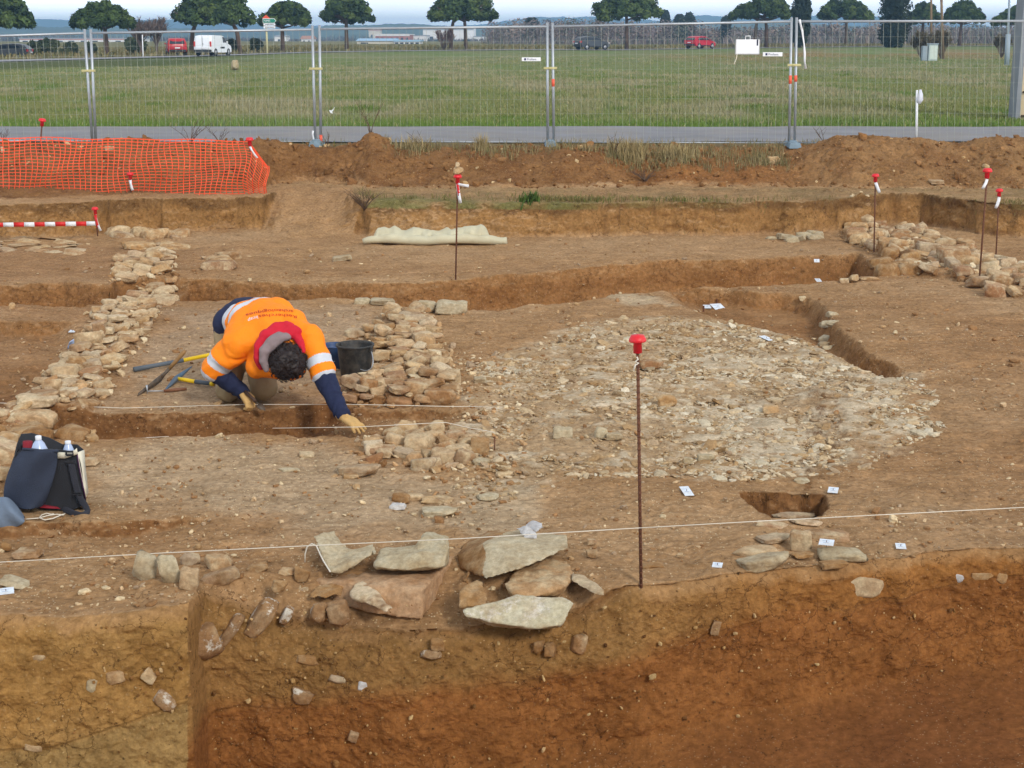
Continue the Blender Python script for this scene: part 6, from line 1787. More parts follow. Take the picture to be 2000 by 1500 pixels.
fused('pullover', caps, NAVY, 0.010, 4, 0.004, 14, person, navy_fold)

# orange jacket
hem = J['pelvis'].lerp(J['waist'], 0.66)
caps = [(across(hem, .10) + (.135, .135)), (across(J['waist'], .10) + (.14, .14)), (across(J['thorax'], .115) + (.14, .14)), (hem, J['waist'], .155, .155), (J['waist'], J['thorax'], .158, .158), (J['thorax'], J['neck'], .155, .105)]
caps += [(J['thorax'] + side * .02, J['shl'] + Vector((0.01, 0, .01)), .13, .092), (J['thorax'], J['shr'] + Vector((-.01, 0, .01)), .13, .092), (J['shl'], J['shr'], .085, .085)]
el_l, el_r = J['shl'].lerp(J['ell'], 0.98), J['shr'].lerp(J['elr'], 0.86)
caps += [(J['shl'], el_l, .092, .092), (J['shr'], el_r, .090, .085)]
caps += [(DP(506, 712, 9.78), DP(572, 718, 9.72), .095, .085), (J['thorax'] - side * .10, J['shl'].lerp(J['ell'], 0.55), .135, .10), (J['waist'] - side * .07, J['shl'], .14, .10), (J['waist'] + side * .06, J['shr'], .14, .09), (DP(500, 690, 9.98), DP(530, 706, 9.9), .09, .085), (DP(560, 712, 9.84), DP(578, 716, 9.80), .07, .06)]
def vest_fold(V):
    out = np.zeros(len(V))
    for a, b in (('shl', 'ell'), ('shr', 'elr')):
        t, d = seg_t(V, J[a], J[b]); w = np.exp(-((t - 0.45) / 0.35) ** 2) * (d < 0.13)
        out += w * 0.006 * np.sin(t * 17 + 4 * fbm(V[:, 0] * 6, V[:, 1] * 6, V[:, 2] * 6, 2))
    out += np.maximum(-0.003, 0.013 * (0.45 - np.abs(fbm(V[:, 0] * 5 + 3, V[:, 1] * 5, V[:, 2] * 5, 3))))
    t, d = seg_t(V, hem, J['neck'])
    out += 0.008 * np.exp(-((t - 0.75) / 0.35) ** 2) * np.sin((V[:, 0] - J['neck'].x) * 34 + 3 * fbm(V[:, 0] * 4, V[:, 1] * 4, V[:, 2] * 4, 2))
    return out
jacket, JV = fused('jacket', caps, [HIVIS, REFLECT], 0.0075, 9, 0.006, 9, person, vest_fold)
# flat cuff ends and the reflective bands
me = jacket.data
ctr = np.zeros(len(me.polygons) * 3, np.float32); me.polygons.foreach_get('center', ctr); ctr = ctr.reshape(-1, 3) + np.array(PBASE[:])
mi = np.zeros(len(ctr), np.int32)
tl, dl = seg_t(ctr, J['shl'], el_l); tr, dr = seg_t(ctr, J['shr'], el_r)
tt, dt = seg_t(ctr, hem, J['neck'])
arm_l = (dl < 0.115) & (tl > 0.45); arm_r = (dr < 0.112) & (tr > 0.45)
mi[arm_l & (tl > 0.60) & (tl < 0.84)] = 1; mi[arm_l & (tl > 1.12)] = 1
mi[arm_r & (tr > 0.62) & (tr < 0.86)] = 1; mi[arm_r & (tr > 1.10)] = 1
ax = (J['neck'] - hem); pr = ((ctr - np.array(hem[:])) @ np.array(ax[:])) / ax.length
body_ = ~arm_l & ~arm_r
mi[body_ & (pr < -0.03)] = 1; mi[body_ & (pr > 0.015) & (pr < 0.07)] = 1
me.polygons.foreach_set('material_index', mi); me.update()

# lettering printed on the back
bm = bmesh.new(); bm.from_mesh(me); bm.transform(Matrix.Translation(PBASE)); jb = BVHTree.FromBMesh(bm)
def back_text(body, pa, pm, pb, hvec, m, name):
    V, Fs = text_mesh(body, 1.0)
    xm = max(v.x for v in V); out = []
    bmt = bmesh.new(); vs = [bmt.verts.new((v.x, v.y, 0)) for v in V]
    for f in Fs:
        try: bmt.faces.new([vs[i] for i in f])
        except ValueError: pass
    bmesh.ops.triangulate(bmt, faces=bmt.faces[:]); bmesh.ops.subdivide_edges(bmt, edges=[e for e in bmt.edges if e.calc_length() > 0.25], cuts=1)
    O = Vector((0, 0, CZ)); ok = True
    for v in bmt.verts:
        u = v.co.x / xm; q = v.co.y
        x = (1 - u) ** 2 * pa[0] + 2 * u * (1 - u) * pm[0] + u * u * pb[0] + hvec[0] * q
        y = (1 - u) ** 2 * pa[1] + 2 * u * (1 - u) * pm[1] + u * u * pb[1] + hvec[1] * q
        d = Vector(ray(x, y)).normalized()
        loc, nor, i, dist = jb.ray_cast(O, d)
        if loc is None: ok = False; v.tag = True; continue
        v.co = loc + nor * 0.0035 - Vector(PBASE)
    bmesh.ops.delete(bmt, geom=[v for v in bmt.verts if v.tag], context='VERTS')
    me_ = bpy.data.meshes.new(name); bmt.to_mesh(me_); bmt.free(); me_.materials.append(m)
    o = link(bpy.data.objects.new(name, me_), jacket); return o
PRINT = mat('dark_red_print', (176, 34, 20), 0.7, 0.0)
back_text('arch\u00e9ologiques', (573, 607), (535, 599), (480, 614), (1.6, 7.6), PRINT, 'lettering')
back_text('Recherches', (580, 617), (546, 610), (505, 616), (1.6, 8.2), PRINT, 'lettering')
back_text('Inrap', (504, 617), (496, 618), (484, 624), (2.0, 9.0), WHITE, 'lettering')
bm.free()

# trousers, boots
caps = chain([J['hipl'], J['knl'], J['anl']], [.135, .088, .065]) + chain([J['hipr'], J['knr'], J['anr']], [.135, .092, .065]) + [(J['hipl'], J['hipr'], .13, .13), (J['pelvis'], J['pelvis'] + Vector((0, .06, -.02)), .14, .13)]
fused('trousers', caps, KHAKI, 0.012, 4, 0.008, 13, person)
for a, t in (('anl', 'tol'), ('anr', 'tor')):
    fused('boot', [(J[a], J[t], .052, .045), (J[a] + Vector((0, .02, -.02)), J[t] + Vector((0, .03, -.01)), .05, .045)], BOOT, 0.012, 3, parent=person)

# hood : red outside, grey lining
def arc(pts): return [DP(*p) for p in pts]
red = arc([(509, 716, 9.66), (504, 698, 9.65), (507, 676, 9.66), (520, 655, 9.68), (540, 641, 9.71), (560, 636, 9.73), (576, 648, 9.72), (586, 668, 9.69), (592, 686, 9.66)])
fused('hood', chain(red, [.022, .030, .035, .038, .040, .038, .034, .028, .020]) + [(red[3], red[6], .045, .045)], REDH, 0.007, 3, 0.006, 20, person)
gr = arc([(521, 722, 9.60), (515, 704, 9.60), (518, 684, 9.61), (530, 667, 9.63), (546, 659, 9.65), (562, 658, 9.67)])
fused('hood_lining', chain(gr, [.020, .032, .036, .038, .036, .026]) + [(gr[2], gr[4], .04, .04)], GREYH, 0.007, 3, 0.005, 22, person)

# hair : rough cap with many short locks
D, Fq = ICO[5]
hv = D * np.array([0.124, 0.132, 0.118])
Mx = Matrix((fs, hd, -fc)).transposed()
M3 = np.array([list(r) for r in Mx])
n_ = 1 + 0.09 * fbm(D[:, 0] * 4, D[:, 1] * 4, D[:, 2] * 4, 4) + 0.05 * fbm(D[:, 0] * 14, D[:, 1] * 14, D[:, 2] * 14, 3)
hv = hv * n_[:, None]
keep = D[:, 2] > -0.72
hc = np.array((H0 + hd * 0.012)[:])
HV = hv @ M3.T + hc - np.array(PBASE[:])
fk = np.all(keep[Fq], axis=1)
hair = mesh_np('hair', HV, None, [HAIR], person, True, tris=Fq[fk])
rr = random.Random(9); b = MB()
for k in range(520):
    i = rr.randrange(len(D))
    if not keep[i]: continue
    p = Vector(HV[i]); n = Vector(M3 @ D[i]); t = n.cross(Vector((rr.uniform(-1, 1), rr.uniform(-1, 1), rr.uniform(-1, 1)))).normalized()
    l = rr.uniform(.018, .042); b.tube([p - n * .006, p + n * l * .35 + t * l * .4, p + n * l * .3 + t * l], [.0042, .0034, .001], 4, cap=False)
lk = b.build('locks', HAIR, hair, True)

# gloves, with five separate fingers
def hand(name, W, f, s, up, curl, spread, thumb_side):
    f, s, up = f.normalized(), s.normalized(), up.normalized()
    cp = [(W - f * .03, W + f * 0.005, .040, .036)]
    K = W + f * 0.085
    for q in (-.030, -.010, .010, .030): cp.append((W + s * q * 0.75 + f * .012, K + s * q, .021, .019))
    for i, (q, L) in enumerate(((-.033, .068), (-.011, .080), (.011, .084), (.033, .074))):
        base = K + s * q; dirn = (f + s * (q / .036) * spread).normalized(); a = curl * (0.8 + 0.12 * i) * 0.5
        seg = [base]
        for j, frac in enumerate((.46, .31, .23)):
            dd = (dirn * math.cos(a) - up * math.sin(a)).normalized(); seg.append(seg[-1] + dd * L * frac); a += curl * (1.0, 0.9, 0.6)[j]
        cp += chain(seg, [.0135, .0125, .0115, .0105])
    tb = W + s * .034 * thumb_side + f * .022
    t1 = tb + (f * .6 + s * thumb_side * .8 - up * .25).normalized() * .040; t2 = t1 + (f * 0.95 + s * thumb_side * (.35 - .5 * min(1, curl)) - up * .35 * (0.5 + curl)).normalized() * .034
    cp += chain([tb, t1, t2], [.017, .014, .0115])
    return fused(name, cp, GLOVE, 0.0052, 2, 0.0022, 40, person)[0]
hand('glove', DP(672, 815, 9.42), Vector((0.80, -0.50, -0.40)), Vector((0.52, 0.85, 0.05)), Vector((0.25, -0.25, 0.93)), 0.20, 0.42, 1)
hand('glove', DP(476, 767, 9.88), Vector((0.55, -0.52, -0.66)), Vector((0.55, 0.80, -0.05)), Vector((0.55, -0.35, 0.72)), 1.05, 0.05, 1)

# the trowel in the hand near the knee
a = DP(494, 779, 9.80); tp = DP(516, 800, 9.74)
root = empty('trowel', a, 'small trowel with a dark blade held in the hand by the knee', 'trowel')
d = tp - a
b = MB(); b.tube([-d * 0.7, d * 0.25], [.012, .013], 10); b.build('handle', mat('dark_wood', (70, 48, 34), 0.6, 0.1), root, True)
b = MB(); b.tube([d * 0.25, d * 0.5], .004, 8); b.build('shank', IRON, root, True)
b = MB(); sd_ = Vector((0.6, 0.7, 0.3)).normalized(); b.grid([[d * .5 - sd_ * .016, d * .5 + sd_ * .016], [d * .65 - sd_ * .026, d * .65 + sd_ * .026], [d * .9 - sd_ * .016, d * .9 + sd_ * .016], [d * 1.08 - sd_ * .002, d * 1.08 + sd_ * .002]]); b.build('blade', IRON, root, True, solid=0.002)
# ------------------------------------------------------------------ beyond the fence
r6 = np.random.default_rng(77)
LEAF = attr_mat('pine_needles', 0.85)
BARK = mat('pine_bark', (96, 78, 68), 0.95, 0.2, 2, 0.4, 20)
def gz_far(x, y): return float(far_level(np.array([x]), np.array([y]))[0])

def leaf_faces(name, C, Rr, per, size, table, parent, up=0.3, flat=1.0):
    """leaf sized faces spread through the clumps C (centres) with radii Rr"""
    n = len(C) * per
    ci = np.repeat(np.arange(len(C)), per)
    d = r6.normal(size=(n, 3)); d /= np.linalg.norm(d, axis=1, keepdims=True)
    rad = Rr[ci] * r6.uniform(0.45, 1.05, n) ** 0.6
    P = C[ci] + d * rad[:, None] * np.array([1, 1, flat])
    nrm = d + r6.normal(0, 0.55, (n, 3)) + np.array([0, 0, up]); nrm /= np.linalg.norm(nrm, axis=1, keepdims=True)
    a = np.cross(nrm, r6.normal(size=(n, 3))); a /= np.linalg.norm(a, axis=1, keepdims=True); b = np.cross(nrm, a)
    s = size * r6.uniform(0.6, 1.3, n)[:, None]
    V = np.stack([P - a * s, P + b * s * 0.45, P + a * s, P - b * s * 0.45], 1).reshape(-1, 3)
    t = np.array([s2l(c) for c in table]); cl = t[r6.integers(0, len(t), len(C))][ci] * r6.uniform(0.75, 1.2, (n, 1))
    return mesh_np(name, V, np.arange(n * 4).reshape(n, 4), [LEAF], parent, False, colors=np.repeat(cl, 4, 0).astype(np.float32))

PINE = [(72, 90, 48), (60, 78, 42), (88, 104, 54), (50, 66, 38), (78, 96, 50)]
def pine(x0, x1, y0, y1, trunks, yb, Y, label, lean=0.0):
    """umbrella pine: crown box in the photo, trunk base at trunks"""
    L, T = DP(x0, (y0 + y1) / 2, Y), DP(x1, y0, Y); Bt = DP(x0, y1, Y)
    cx, w, zt, zb = (L.x + T.x) / 2, (T.x - L.x) / 2, T.z, Bt.z
    bx = DP(trunks[0], yb, Y).x
    base = Vector((bx, Y, gz_far(bx, Y)))
    root = empty('umbrella_pine', base, label, 'pine tree', 'umbrella pines along the far road')
    h = zt - zb
    C, Rr = [], []
    n = 130
    cr = min(h * 0.16, w * 0.15)
    ax_, ay_ = r6.normal(0, 0.10, 2)
    while len(C) < n:
        q = math.sqrt(r6.random()) * 0.93; a = r6.uniform(0, 6.283)
        wob = 1 + 0.12 * math.sin(a * 3 + bx) + 0.08 * math.sin(a * 5 + 2 * bx)
        top_ = (1 - (q / 1.0) ** 2.4) * (0.92 + 0.16 * math.sin(a * 2 + bx * 3) * q)
        f = 1 - 0.75 * r6.random() ** 1.6
        zz = zb + h * 0.10 + cr * 0.4 + max(0.06, top_) * f * (h * 0.90 - cr)
        C.append((cx + (math.cos(a) * q * wob + ax_ * (zz - zb) / h) * (w - cr * 0.6) - base.x, math.sin(a) * q * w * 0.9, zz - base.z)); Rr.append(cr * r6.uniform(0.6, 1.35))
    C, Rr = np.array(C), np.array(Rr)
    leaf_faces('crown', C, Rr, 100, 0.25, PINE, root, 0.5, 0.8)
    b = MB(); hz = zb + h * 0.35 - base.z
    for tpx in trunks:
        q = DP(tpx, yb, Y).x - base.x; top = Vector(((cx - base.x) * 0.6 + q * 0.4, 0, hz))
        mid = Vector((q * 0.8 + top.x * 0.2 + lean, 0, hz * 0.55))
        b.tube([(q, 0, -0.3), mid, (mid.x * 0.6 + top.x * 0.4, 0, hz * 0.8), top], [0.24, 0.19, 0.16, 0.08], 9)
        for k in range(9):
            a = r6.uniform(0, 6.28); e = Vector((math.cos(a) * w * 0.62, math.sin(a) * w * 0.62, h * r6.uniform(0.05, 0.3)))
            st = mid.lerp(top, r6.uniform(0.35, 0.9)); b.tube([st, st + e * 0.5 + Vector((0, 0, -0.02 * h)), st + e], [0.11, 0.07, 0.03], 6)
    b.build('trunk', BARK, root, True)
    return root
pine(-78, 64, -22, 66, (-8,), 97, 120, 'umbrella pine cut off by the left edge')
pine(135, 264, -2, 60, (208,), 96, 126, 'umbrella pine with a rounded crown over the left post pair')
pine(332, 500, -40, 60, (470, 372), 96, 138, 'widest umbrella pine, rising out of frame above the white van')
pine(500, 604, -4, 56, (552,), 92, 148, 'umbrella pine behind the direction sign')
pine(618, 733, -30, 54, (677,), 90, 158, 'umbrella pine just right of the second post pair')
pine(828, 974, -30, 52, (910, 880), 90, 165, 'umbrella pine with two thin trunks above the far white hall')
pine(1152, 1292, -32, 48, (1224,), 88, 172, 'umbrella pine above the dark hatchback')
pine(1426, 1550, -20, 44, (1497, 1474), 88, 182, 'umbrella pine with two trunks above the white board')
pine(1597, 1710, -8, 46, (1652,), 87, 188, 'umbrella pine right of the ribbon post pair')
pine(1772, 1842, 0, 52, (1800,), 86, 196, 'umbrella pine behind the two wooden poles')
pine(1842, 1924, -2, 52, (1874,), 86, 192, 'umbrella pine right of the two wooden poles')
pine(1930, 2062, 2, 56, (1990,), 86, 178, 'umbrella pine cut off by the right edge')

def cypress(pxc, w, y0, yb, Y, label, table=((44, 54, 38), (38, 48, 34), (52, 62, 42))):
    p = DP(pxc, yb, Y); base = Vector((p.x, Y, gz_far(p.x, Y))); top = DP(pxc, y0, Y).z - base.z; W = w / pxm(Y, 1) / 2
    root = empty('cypress', base, label, 'cypress')
    n = 60; z = np.linspace(0.06, 0.97, n); prof = np.minimum(1, (z / 0.22) ** 0.6) * np.where(z > 0.55, np.sqrt(np.clip(1 - ((z - 0.55) / 0.47) ** 2, 0, 1)), 1.0)
    a = r6.uniform(0, 6.28, n)
    C = np.stack([np.cos(a) * W * 0.55 * prof, np.sin(a) * W * 0.55 * prof, z * top], 1); Rr = np.maximum(0.25, W * 0.62 * prof)
    leaf_faces('crown', C, Rr, 110, 0.22, table, root, 0.2, 1.3)
    b = MB(); b.tube([(0, 0, -0.2), (0, 0, top * 0.8)], [0.22, 0.05], 8); b.build('trunk', BARK, root, True)
cypress(1562, 36, -30, 88, 172, 'tall dark cypress right behind the ribbon post pair')
cypress(1746, 60, -40, 87, 170, 'broad dark cypress between two umbrella pines at right')
cypress(1168, 18, 40, 90, 320, 'small distant cypress left of the dark hatchback')
cypress(1038, 34, 38, 90, 330, 'distant dark conifer left of the middle post pair')
cypress(1014, 14, 58, 90, 335, 'slim short distant cypress beside the dark conifer')
for px, w, y0, lab in ((1298, 20, 20, 'tall fir on the skyline right of the hatchback\'s pine'), (1326, 26, 30, 'fir on the skyline, second from the pine'), (1345, 24, 26, 'fir on the skyline above the red hatchback'), (1416, 22, 32, 'fir on the skyline left of the twin trunked pine')):
    cypress(px, w, y0, 90, 300, lab, ((52, 62, 52), (44, 54, 46)))

# bare winter trees and shrubs
GREYTWIG = mat('grey_twigs', (112, 98, 92), 0.95, 0.1)
def bare_tree(pxc, yb, y0, Y, w, label, n=34, seed=1, rad=0.10, fine=900, name='bare_tree', table=((118, 104, 98), (104, 92, 88), (128, 112, 104))):
    r = random.Random(seed); p = DP(pxc, yb, Y); base = Vector((p.x, Y, gz_far(p.x, Y))); H = DP(pxc, y0, Y).z - base.z; W = w / pxm(Y, 1) / 2
    root = empty(name, base, label, 'tree' if name == 'bare_tree' else 'shrub')
    b = MB(); tips = []
    if name == 'bare_tree': b.tube([(0, 0, -0.2), (0.02, 0, H * 0.3), (0.05, 0, H * 0.6)], [rad * 1.5, rad, rad * 0.6], 7)
    for k in range(n):
        a = r.uniform(0, 6.28); q = r.uniform(0.3, 1) ** 0.7; z0 = H * r.uniform(0.12, 0.5) if name == 'bare_tree' else 0
        e = Vector((math.cos(a) * W * q, math.sin(a) * W * q, H * (0.62 + 0.38 * math.sqrt(max(0, 1 - q * q))) * r.uniform(0.75, 1.0)))
        s = Vector((0.03 * math.cos(a), 0.03 * math.sin(a), z0)); m = s.lerp(e, 0.5) + Vector((0, 0, H * 0.05))
        b.tube([s, m, e], [rad * 0.45, rad * 0.28, rad * 0.1], 5); tips += [(m, e)]
    b.build('branches', GREYTWIG, root, True)
    m_, e_ = zip(*[tips[r.randrange(len(tips))] for _ in range(fine)])
    f = np.random.default_rng(seed).uniform(0.1, 1.0, fine)[:, None]
    P = np.array([v[:] for v in m_]) * (1 - f) + np.array([v[:] for v in e_]) * f
    o = blades('twigs', P[:, 0], P[:, 1], P[:, 2], np.full(fine, H * 0.16), np.full(fine, 0.055), pick_cols(fine, table, np.random.default_rng(seed)), 0.9, None, np.random.default_rng(seed)); o.parent = root
bare_tree(275, 98, 34, 132, 60, 'bare grey tree between two umbrella pines, left of two', seed=3)
bare_tree(306, 98, 30, 134, 58, 'bare grey tree behind the red car, right of two', seed=4)
bare_tree(866, 90, 54, 162, 44, 'bare reddish bush under the twin trunked pine above the hall', seed=5, rad=0.07, name='bare_shrub', table=((122, 100, 96), (108, 90, 88)))
BRN = ((106, 96, 78), (94, 86, 68), (118, 106, 84))
bare_tree(1800, 116, 62, 112, 50, 'brownish bare bush around the grey cabinet, left of two', seed=6, rad=0.05, fine=1500, name='bare_shrub', table=BRN)
bare_tree(1838, 116, 58, 114, 44, 'brownish bare bush around the grey cabinet, right of two', seed=7, rad=0.05, fine=1500, name='bare_shrub', table=BRN)
bare_tree(1956, 112, 66, 116, 36, 'brown bare bush left of the grey lamp post', seed=8, rad=0.05, fine=1200, name='bare_shrub', table=BRN)
def shrub(pxc, w, y0, yb, Y, label, table=((72, 84, 58), (60, 72, 52), (84, 92, 62))):
    p = DP(pxc, yb, Y); base = Vector((p.x, Y, gz_far(p.x, Y))); H = DP(pxc, y0, Y).z - base.z; W = w / pxm(Y, 1) / 2
    root = empty('shrub', base, label, 'shrub')
    C = np.stack([r6.normal(0, W * 0.38, 16), r6.normal(0, W * 0.38, 16), H * r6.uniform(0.25, 0.72, 16)], 1); Rr = np.full(16, W * 0.42)
    leaf_faces('foliage', C, Rr, 120, 0.22, table, root, 0.3)
    b = MB(); b.tube([(0, 0, -0.1), (0, 0, H * 0.5)], [0.10, 0.05], 6); b.build('stem', BARK, root, True)
for px, w, y0, Y, lab in ((66, 24, 76, 128, 'small round shrub near the left edge, leftmost of the shrubs'), (95, 34, 70, 130, 'largest round shrub left of the left post pair'), (136, 28, 80, 132, 'low pale shrub right of the largest round shrub'), (180, 24, 78, 134, 'shrub just right of the left post pair'), (262, 40, 64, 138, 'tall dark shrub right of the rounded pine\'s trunk'), (500, 24, 68, 150, 'dark shrub left of the sign post\'s foot'), (455, 18, 70, 142, 'small shrub right of the white van')):
    shrub(px, w, y0, 97, Y, lab)

# the wood far off : bare trees that read as one mass
def wood(name, px0, px1, Y0, Y1, h0, h1, n, table, w=0.12):
    px = r6.uniform(px0, px1, n); Y = r6.uniform(Y0, Y1, n); X = (px - 1000) / F_PX * Y * 0.985
    if name == 'verge':
        ok = Y > road_at(X / Y)[0] + 12; X, Y = X[ok], Y[ok]; n = len(X)
    cl = np.clip(0.5 + 0.6 * fbm(X * 0.035, Y * 0.01, 2.0, 3), 0, 1)
    X, Y = tufts(X, Y, 7, np.full(n, 1.6), r6); k = len(X); cl = np.repeat(cl, 7)
    Z = far_level(X, Y); Hh = (h0 + (h1 - h0) * cl) * r6.uniform(0.5, 1.1, k)
    return blades(name, X, Y, Z, Hh, np.full(k, w) * r6.uniform(0.5, 2.4, k), pick_cols(k, table, r6), 0.6, r=r6)
wood('far_wood', 955, 2250, 270, 360, 1.5, 4.0, 900, [(136, 124, 122), (120, 112, 112), (148, 134, 126), (104, 102, 100), (92, 100, 88)], 0.11)
wood('far_wood', -250, 970, 520, 800, 0.8, 3.5, 1100, [(106, 102, 108), (92, 96, 96), (118, 112, 116), (72, 86, 78)], 0.3)
wood('verge', -250, 2250, 104, 215, 0.2, 0.6, 5000, [(126, 118, 78), (108, 108, 66), (138, 126, 90)], 0.08)

n_ = 620
px = r6.uniform(960, 2250, n_); Y = r6.uniform(285, 350, n_); X = (px - 1000) / F_PX * Y * 0.985
cl = np.clip(0.5 + 0.7 * fbm(X * 0.03, Y * 0.01, 5.0, 3), 0, 1)
C = np.stack([X, Y, far_level(X, Y) + r6.uniform(0.5, 1.0, n_) * (1.4 + 3.0 * cl)], 1)
tag(leaf_faces('far_thicket', C, r6.uniform(1.3, 2.4, n_), 90, 0.30, [(138, 124, 120), (122, 112, 112), (150, 134, 124), (108, 104, 100), (98, 102, 88), (130, 114, 112)], None, 0.4), kind='stuff')

# hills
HILL = mat('wooded_hill', (70, 84, 62), 0.95, 0.35, 0.01)
def ridge(name, Y, pts, depth, seed, rough):
    pxs, ys = zip(*pts); xs = np.linspace(-900, 2900, 700)
    top = np.array([DP(p, y, Y).z for p, y in zip(xs, np.interp(xs, pxs, ys))]) + rough * fbm(xs * 0.02, seed, 0.0, 4) + rough * 0.7 * np.abs(fbm(xs * 0.15, seed, 3.0, 3))
    X = np.array([DP(p, 60, Y).x for p in xs]); rows = []
    for j, f in enumerate(np.linspace(0, 1, 14)):
        yy = np.full(len(xs), Y - depth * (1 - f)); zz = 1.0 + (top - 1.0) * sstep(f) + rough * 0.5 * fbm(X * 0.01, yy * 0.01, seed, 4) * np.sin(np.pi * f)
        rows.append(np.stack([X * (yy / Y), yy, zz], 1))
    rows.append(np.stack([X * 1.05, np.full(len(xs), Y + depth), np.full(len(xs), 1.0)], 1))
    P = np.stack(rows); idx = np.arange(P.shape[0] * P.shape[1]).reshape(P.shape[:2])
    Fq = np.stack([idx[:-1, :-1], idx[:-1, 1:], idx[1:, 1:], idx[1:, :-1]], -1).reshape(-1, 4)
    return tag(mesh_np(name, P.reshape(-1, 3), Fq, [HILL]), kind='structure')
ridge('hills', 3000, [(-900, 40), (60, 40), (140, 39), (270, 41), (330, 38), (500, 46), (560, 50), (610, 52), (740, 52), (830, 54), (940, 48), (1000, 40), (1060, 34), (1150, 33), (1250, 38), (1290, 40), (1380, 30), (1430, 33), (1600, 30), (1750, 36), (1900, 48), (1960, 55), (2100, 58), (2900, 50)], 700, 3.0, 1.8)
ridge('hills', 1500, [(-900, 52), (0, 50), (200, 54), (330, 56), (500, 62), (600, 58), (640, 52), (720, 50), (760, 47), (830, 50), (920, 54), (1000, 58), (1300, 50), (1420, 42), (1500, 46), (1700, 52), (1850, 58), (2100, 62), (2900, 60)], 500, 9.0, 1.2)

# far buildings
BW = mat('white_cladding', (226, 226, 228), 0.7, 0.03, 0.1)
BGREY = mat('grey_roof', (150, 160, 172), 0.7, 0.05, 0.1)
BRED = mat('red_cladding', (196, 92, 80), 0.7, 0.05, 0.1)
BBRICK = mat('brick_front', (168, 112, 108), 0.8, 0.08, 0.2)
BBLUE = mat('pale_blue_roof', (150, 186, 214), 0.6, 0.04, 0.1)
GLASS = mat('dark_glass', (58, 66, 78), 0.2, 0.05)
CREAMW = mat('cream_render', (212, 204, 190), 0.8, 0.04, 0.1)
def building(x0, y0, x1, Y, depth, label, body, roof, stripe=None, windows=(), pitch=0.0, name='building'):
    a, b_ = DP(x0, y0, Y), DP(x1, y0, Y); w = b_.x - a.x; cx = (a.x + b_.x) / 2; g = gz_far(cx, Y) - 0.2; h = a.z - g
    root = empty(name, (cx, Y, g), label, 'building')
    b = MB(); b.box((0, depth / 2, h / 2), (w, depth, h)); b.build('wall', body, root)
    b = MB()
    if pitch: 
        b.add([(-w / 2 - .3, -.3, h), (w / 2 + .3, -.3, h), (w / 2 + .3, depth / 2, h + pitch), (-w / 2 - .3, depth / 2, h + pitch), (-w / 2 - .3, depth + .3, h), (w / 2 + .3, depth + .3, h)], [(0, 1, 2, 3), (3, 2, 5, 4), (0, 3, 4), (1, 5, 2), (0, 4, 5, 1)])
    else: b.box((0, depth / 2, h + 0.15), (w + 0.4, depth + 0.4, 0.3))
    b.build('roof', roof, root)
    if stripe:
        b = MB(); b.box((0, -0.08, h * 0.90), (w, 0.12, h * 0.14)); b.build('fascia', stripe, root)
    for (f0, f1, z0, z1) in windows:
        b = MB(); b.box(((f0 + f1) / 2 * w - w / 2, -0.06, (z0 + z1) / 2 * h), ((f1 - f0) * w, 0.1, (z1 - z0) * h)); b.build('window', GLASS, root)
    return root
building(38, 76, 242, 420, 30, 'long low industrial shed with a red fascia at far left', BW, BGREY, BRED, [(i / 9 + .03, i / 9 + .08, .2, .5) for i in range(9)])
building(826, 54, 925, 620, 40, 'big pale hall under the pine with two thin trunks', BW, BGREY, BGREY, [(0.1, 0.2, 0, .35), (.5, .62, 0, .3)])
building(925, 72, 990, 610, 30, 'low pale annex right of the big hall', BW, BGREY, None, [(0.2, 0.3, 0.1, .6), (.5, .6, .1, .6)])
building(733, 68, 800, 520, 24, 'brick fronted building left of the big hall', BBRICK, BW, BW, [(i / 7 + .03, i / 7 + .10, .25, .6) for i in range(7)])
building(795, 70, 832, 540, 24, 'white block joined to the brick fronted building', BW, BGREY)
building(697, 80, 770, 300, 14, 'low building with a pale blue roof, wider one', CREAMW, BBLUE, None, [(0.1, 0.3, .1, .6)], 0.5)
building(770, 81, 820, 296, 10, 'low white building with a row of dark windows', BW, BBLUE, None, [(i / 5 + .03, i / 5 + .16, .3, .75) for i in range(5)])
building(588, 76, 609, 480, 10, 'small white house left of the second post pair', BW, mat('tile_roof', (176, 130, 112), 0.8), None, [(0.2, 0.35, .1, .5), (.65, .8, .1, .5)], 1.0)
building(536, 71, 558, 520, 10, 'pale shed behind the direction sign post', BW, BGREY, None, [(.3, .5, 0, .5)], 0.4)
building(720, 60, 742, 900, 14, 'cream house on the rise above the brick building', CREAMW, mat('tile_roof_far', (186, 150, 132), 0.8), None, [(.2, .35, .3, .6)], 1.2)

